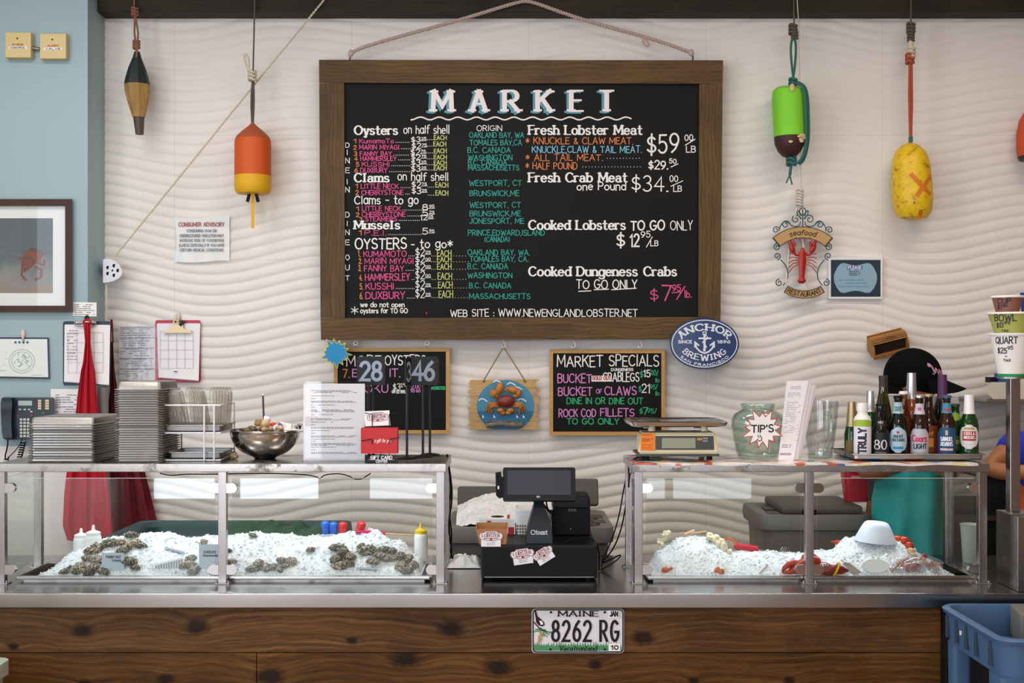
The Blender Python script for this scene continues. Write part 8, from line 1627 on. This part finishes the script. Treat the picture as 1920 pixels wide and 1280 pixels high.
# teal apron wrapped over the front
def af(a, b):
    z = 1.33 - .6 * b; w_ = .1 + .058 * min(1, b * 2.2); t = (a - .5) * 2
    y = Yc - .085 - .055 * min(1, b * 2) + .12 * t * t + .02 * sin(t * 8 + b * 5) * b + .01 * noise.noise(Vector((a * 4, b * 5, 2)))
    return (X + .005 + w_ * t + .02 * noise.noise(Vector((a * 2, b * 3, 7))) * b, y - .03 * b, z - .02 * t * t * b)
mb = MB(); mb.grid(40, 40, af); bmesh.ops.solidify(mb.bm, geom=mb.bm.faces[:], thickness=.002); apn = mb.build('apron', 'teal', p1, label='teal bib apron')
mb = MB()
for sx in (-1, 1): mb.tube(smooth([(X + sx * .11, Yc - .06, 1.325), (X + sx * .1, Yc - .02, 1.41), (X + sx * .06, Yc + .09, 1.43)], 2), .008, 6)
mb.build('neck_strap', 'teal', apn)
# cap: crown, brim, emblem
cp_ = thing('cap', '', '') if False else None
fc = lambda x, y, z: hc + Rh @ V((x, y, z))
mb = MB(); mb.ball(fc(0, .014, .022), (.093, .116, .114), 28, 16, R=Rh, fn=lambda p, d: Vector((p.x, p.y, p.z if d.z > -.42 else -.048 + (p.z + .048) * .12))); crown = mb.build('cap', 'cap', p1, label='black baseball cap')
mb = MB(); n = 14; top, bot = [], []
for i in range(n + 1):
    t = -1 + 2 * i / n; top.append(fc(.084 * t, -.06 - .035 * sqrt(max(0, 1 - t * t)), .042 - .014 * t * t)); bot.append(fc(.082 * t, -.085 - .115 * sqrt(max(0, 1 - t * t)), .026 - .05 * t * t))
for a, b in zip(range(n), range(1, n + 1)): mb.poly([top[a], top[b], bot[b], bot[a]])
bmesh.ops.solidify(mb.bm, geom=mb.bm.faces[:], thickness=.004); mb.build('brim', 'cap', crown)
mb = MB()
def em(u, v): x = u / 1000; z = .075 - v / 1000; return fc(x, .014 - .1168 * sqrt(max(.02, 1 - (x / .0935) ** 2 - ((z - .022) / .1145) ** 2)), z)
ribbon(mb, [(-62 + i * 1.6, -4 + 9 * sin(i * .62) - i * .25 + 9 * (i < 6)) for i in range(46)], lambda d: 6, lambda u, v: em(u, -v)); ribbon(mb, [(-58, -20), (-30, -26), (0, -24), (12, -18)], lambda d: 4, lambda u, v: em(u, -v)); mb.build('emblem', '#b98aa6', crown, flat=True, recalc=False, label='pinkish script emblem')
mb = MB(); mb.ball(fc(0, .035, -.045), (.072, .07, .05), 20, 12, R=Rh); spec('darkhair', '#0b0908', .8, 0, None, None, .1); mb.build('hair', 'darkhair', p1)
# second person, mostly outside the frame: blue sleeve, orange apron, folded arm
Y2p = .93; X2 = P(1984, 0, Y2p).x; p2 = thing('person', 'person in a blue shirt and orange apron at the right edge behind the steel post', 'person', (X2, Y2p, 0)); shz = P(0, 836, Y2p).z; el_ = P(1853, 879, Y2p - .05)
shl = P(1896, 838, Y2p); nk2 = V((X2, Y2p + .02, shz + .09))
J = [(None, (X2, Y2p + .05, .85), (.15, .1)), (0, (X2, Y2p + .04, 1.02), (.14, .1)), (1, (X2, Y2p + .02, shz - .07), (.16, .1)), (2, nk2, .055), (3, (X2, Y2p, shz + .17), .05),
     (2, shl + V((.03, .01, .0)), .056), (5, shl.lerp(el_, .5), .046), (6, el_, .038), (7, P(1895, 886, Y2p - .12), .036), (8, P(1945, 884, Y2p - .16), .028),
     (2, (2 * X2 - shl.x - .03, Y2p + .01, shz), .056), (10, (2 * X2 - shl.x + .1, Y2p, 1.08), .044), (11, (X2 + .12, Y2p - .16, 1.06), .036), (12, (X2 + .04, Y2p - .19, 1.06), .028),
     (0, (X2 - .09, Y2p + .05, .8), .1), (14, (X2 - .1, Y2p + .03, .46), .062), (15, (X2 - .1, Y2p + .06, .1), .044), (16, (X2 - .1, Y2p - .05, .045), .04), (0, (X2 + .09, Y2p + .05, .8), .1), (18, (X2 + .1, Y2p + .03, .46), .062), (19, (X2 + .1, Y2p + .06, .1), .044), (20, (X2 + .1, Y2p - .05, .045), .04)]
mesh_obj(person_mesh(J), 'body', 'skin_b', p2)
mb = MB(); hc2 = V((X2, Y2p - .02, shz + .25)); head(mb, hc2, Matrix.Identity(3)); hand(mb, P(1945, 884, Y2p - .16), V((1, -.25, .05)), V((0, -1, .2)), 1., .5); hand(mb, V((X2 + .04, Y2p - .19, 1.06)), V((-1, -.15, 0)), V((0, -1, .2)), 1., .5); mb.build('head_and_hands', ['skin_b', 'white', '#8a4a40', '#1a1210'], p2, angle=80)
mb = MB(); mb.ball(hc2 + V((0, .018, .03)), (.084, .1, .1), 20, 12, fn=lambda p, d: p if d.y > -.55 or d.z > .35 else p * .86); mb.build('hair', '#1c1512', p2)
J = [(None, (X2, Y2p + .05, .86), (.165, .115)), (0, (X2, Y2p + .04, 1.02), (.158, .115)), (1, (X2, Y2p + .02, shz - .07), (.175, .118)), (2, (X2, Y2p + .02, shz + .03), .08), (2, shl + V((.02, .01, 0)), .078), (4, shl.lerp(el_, .42), .066), (2, (2 * X2 - shl.x - .02, Y2p + .01, shz), .078), (6, (2 * X2 - shl.x + .05, Y2p, shz - .1), .066)]
mesh_obj(person_mesh(J), 'shirt', 'bluecloth', p2)
J = [(None, (X2, Y2p + .05, .9), (.16, .115)), (0, (X2 - .09, Y2p + .05, .78), .11), (1, (X2 - .1, Y2p + .03, .46), .078), (2, (X2 - .1, Y2p + .06, .12), .06), (0, (X2 + .09, Y2p + .05, .78), .11), (4, (X2 + .1, Y2p + .03, .46), .078), (5, (X2 + .1, Y2p + .06, .12), .06)]
mesh_obj(person_mesh(J), 'trousers', 'jeans', p2)
mb = MB(); mb.grid(24, 30, lambda a, b: (X2 + (.15 + .06 * min(1, b * 2)) * (a - .5) * 2, Y2p - .115 - .03 * min(1, b * 2) + .12 * ((a - .5) * 2) ** 2 + .01 * noise.noise(Vector((a * 4, b * 5, 2))), shz - .06 - .62 * b)); bmesh.ops.solidify(mb.bm, geom=mb.bm.faces[:], thickness=.002); mb.build('apron', 'orangecloth', p2)
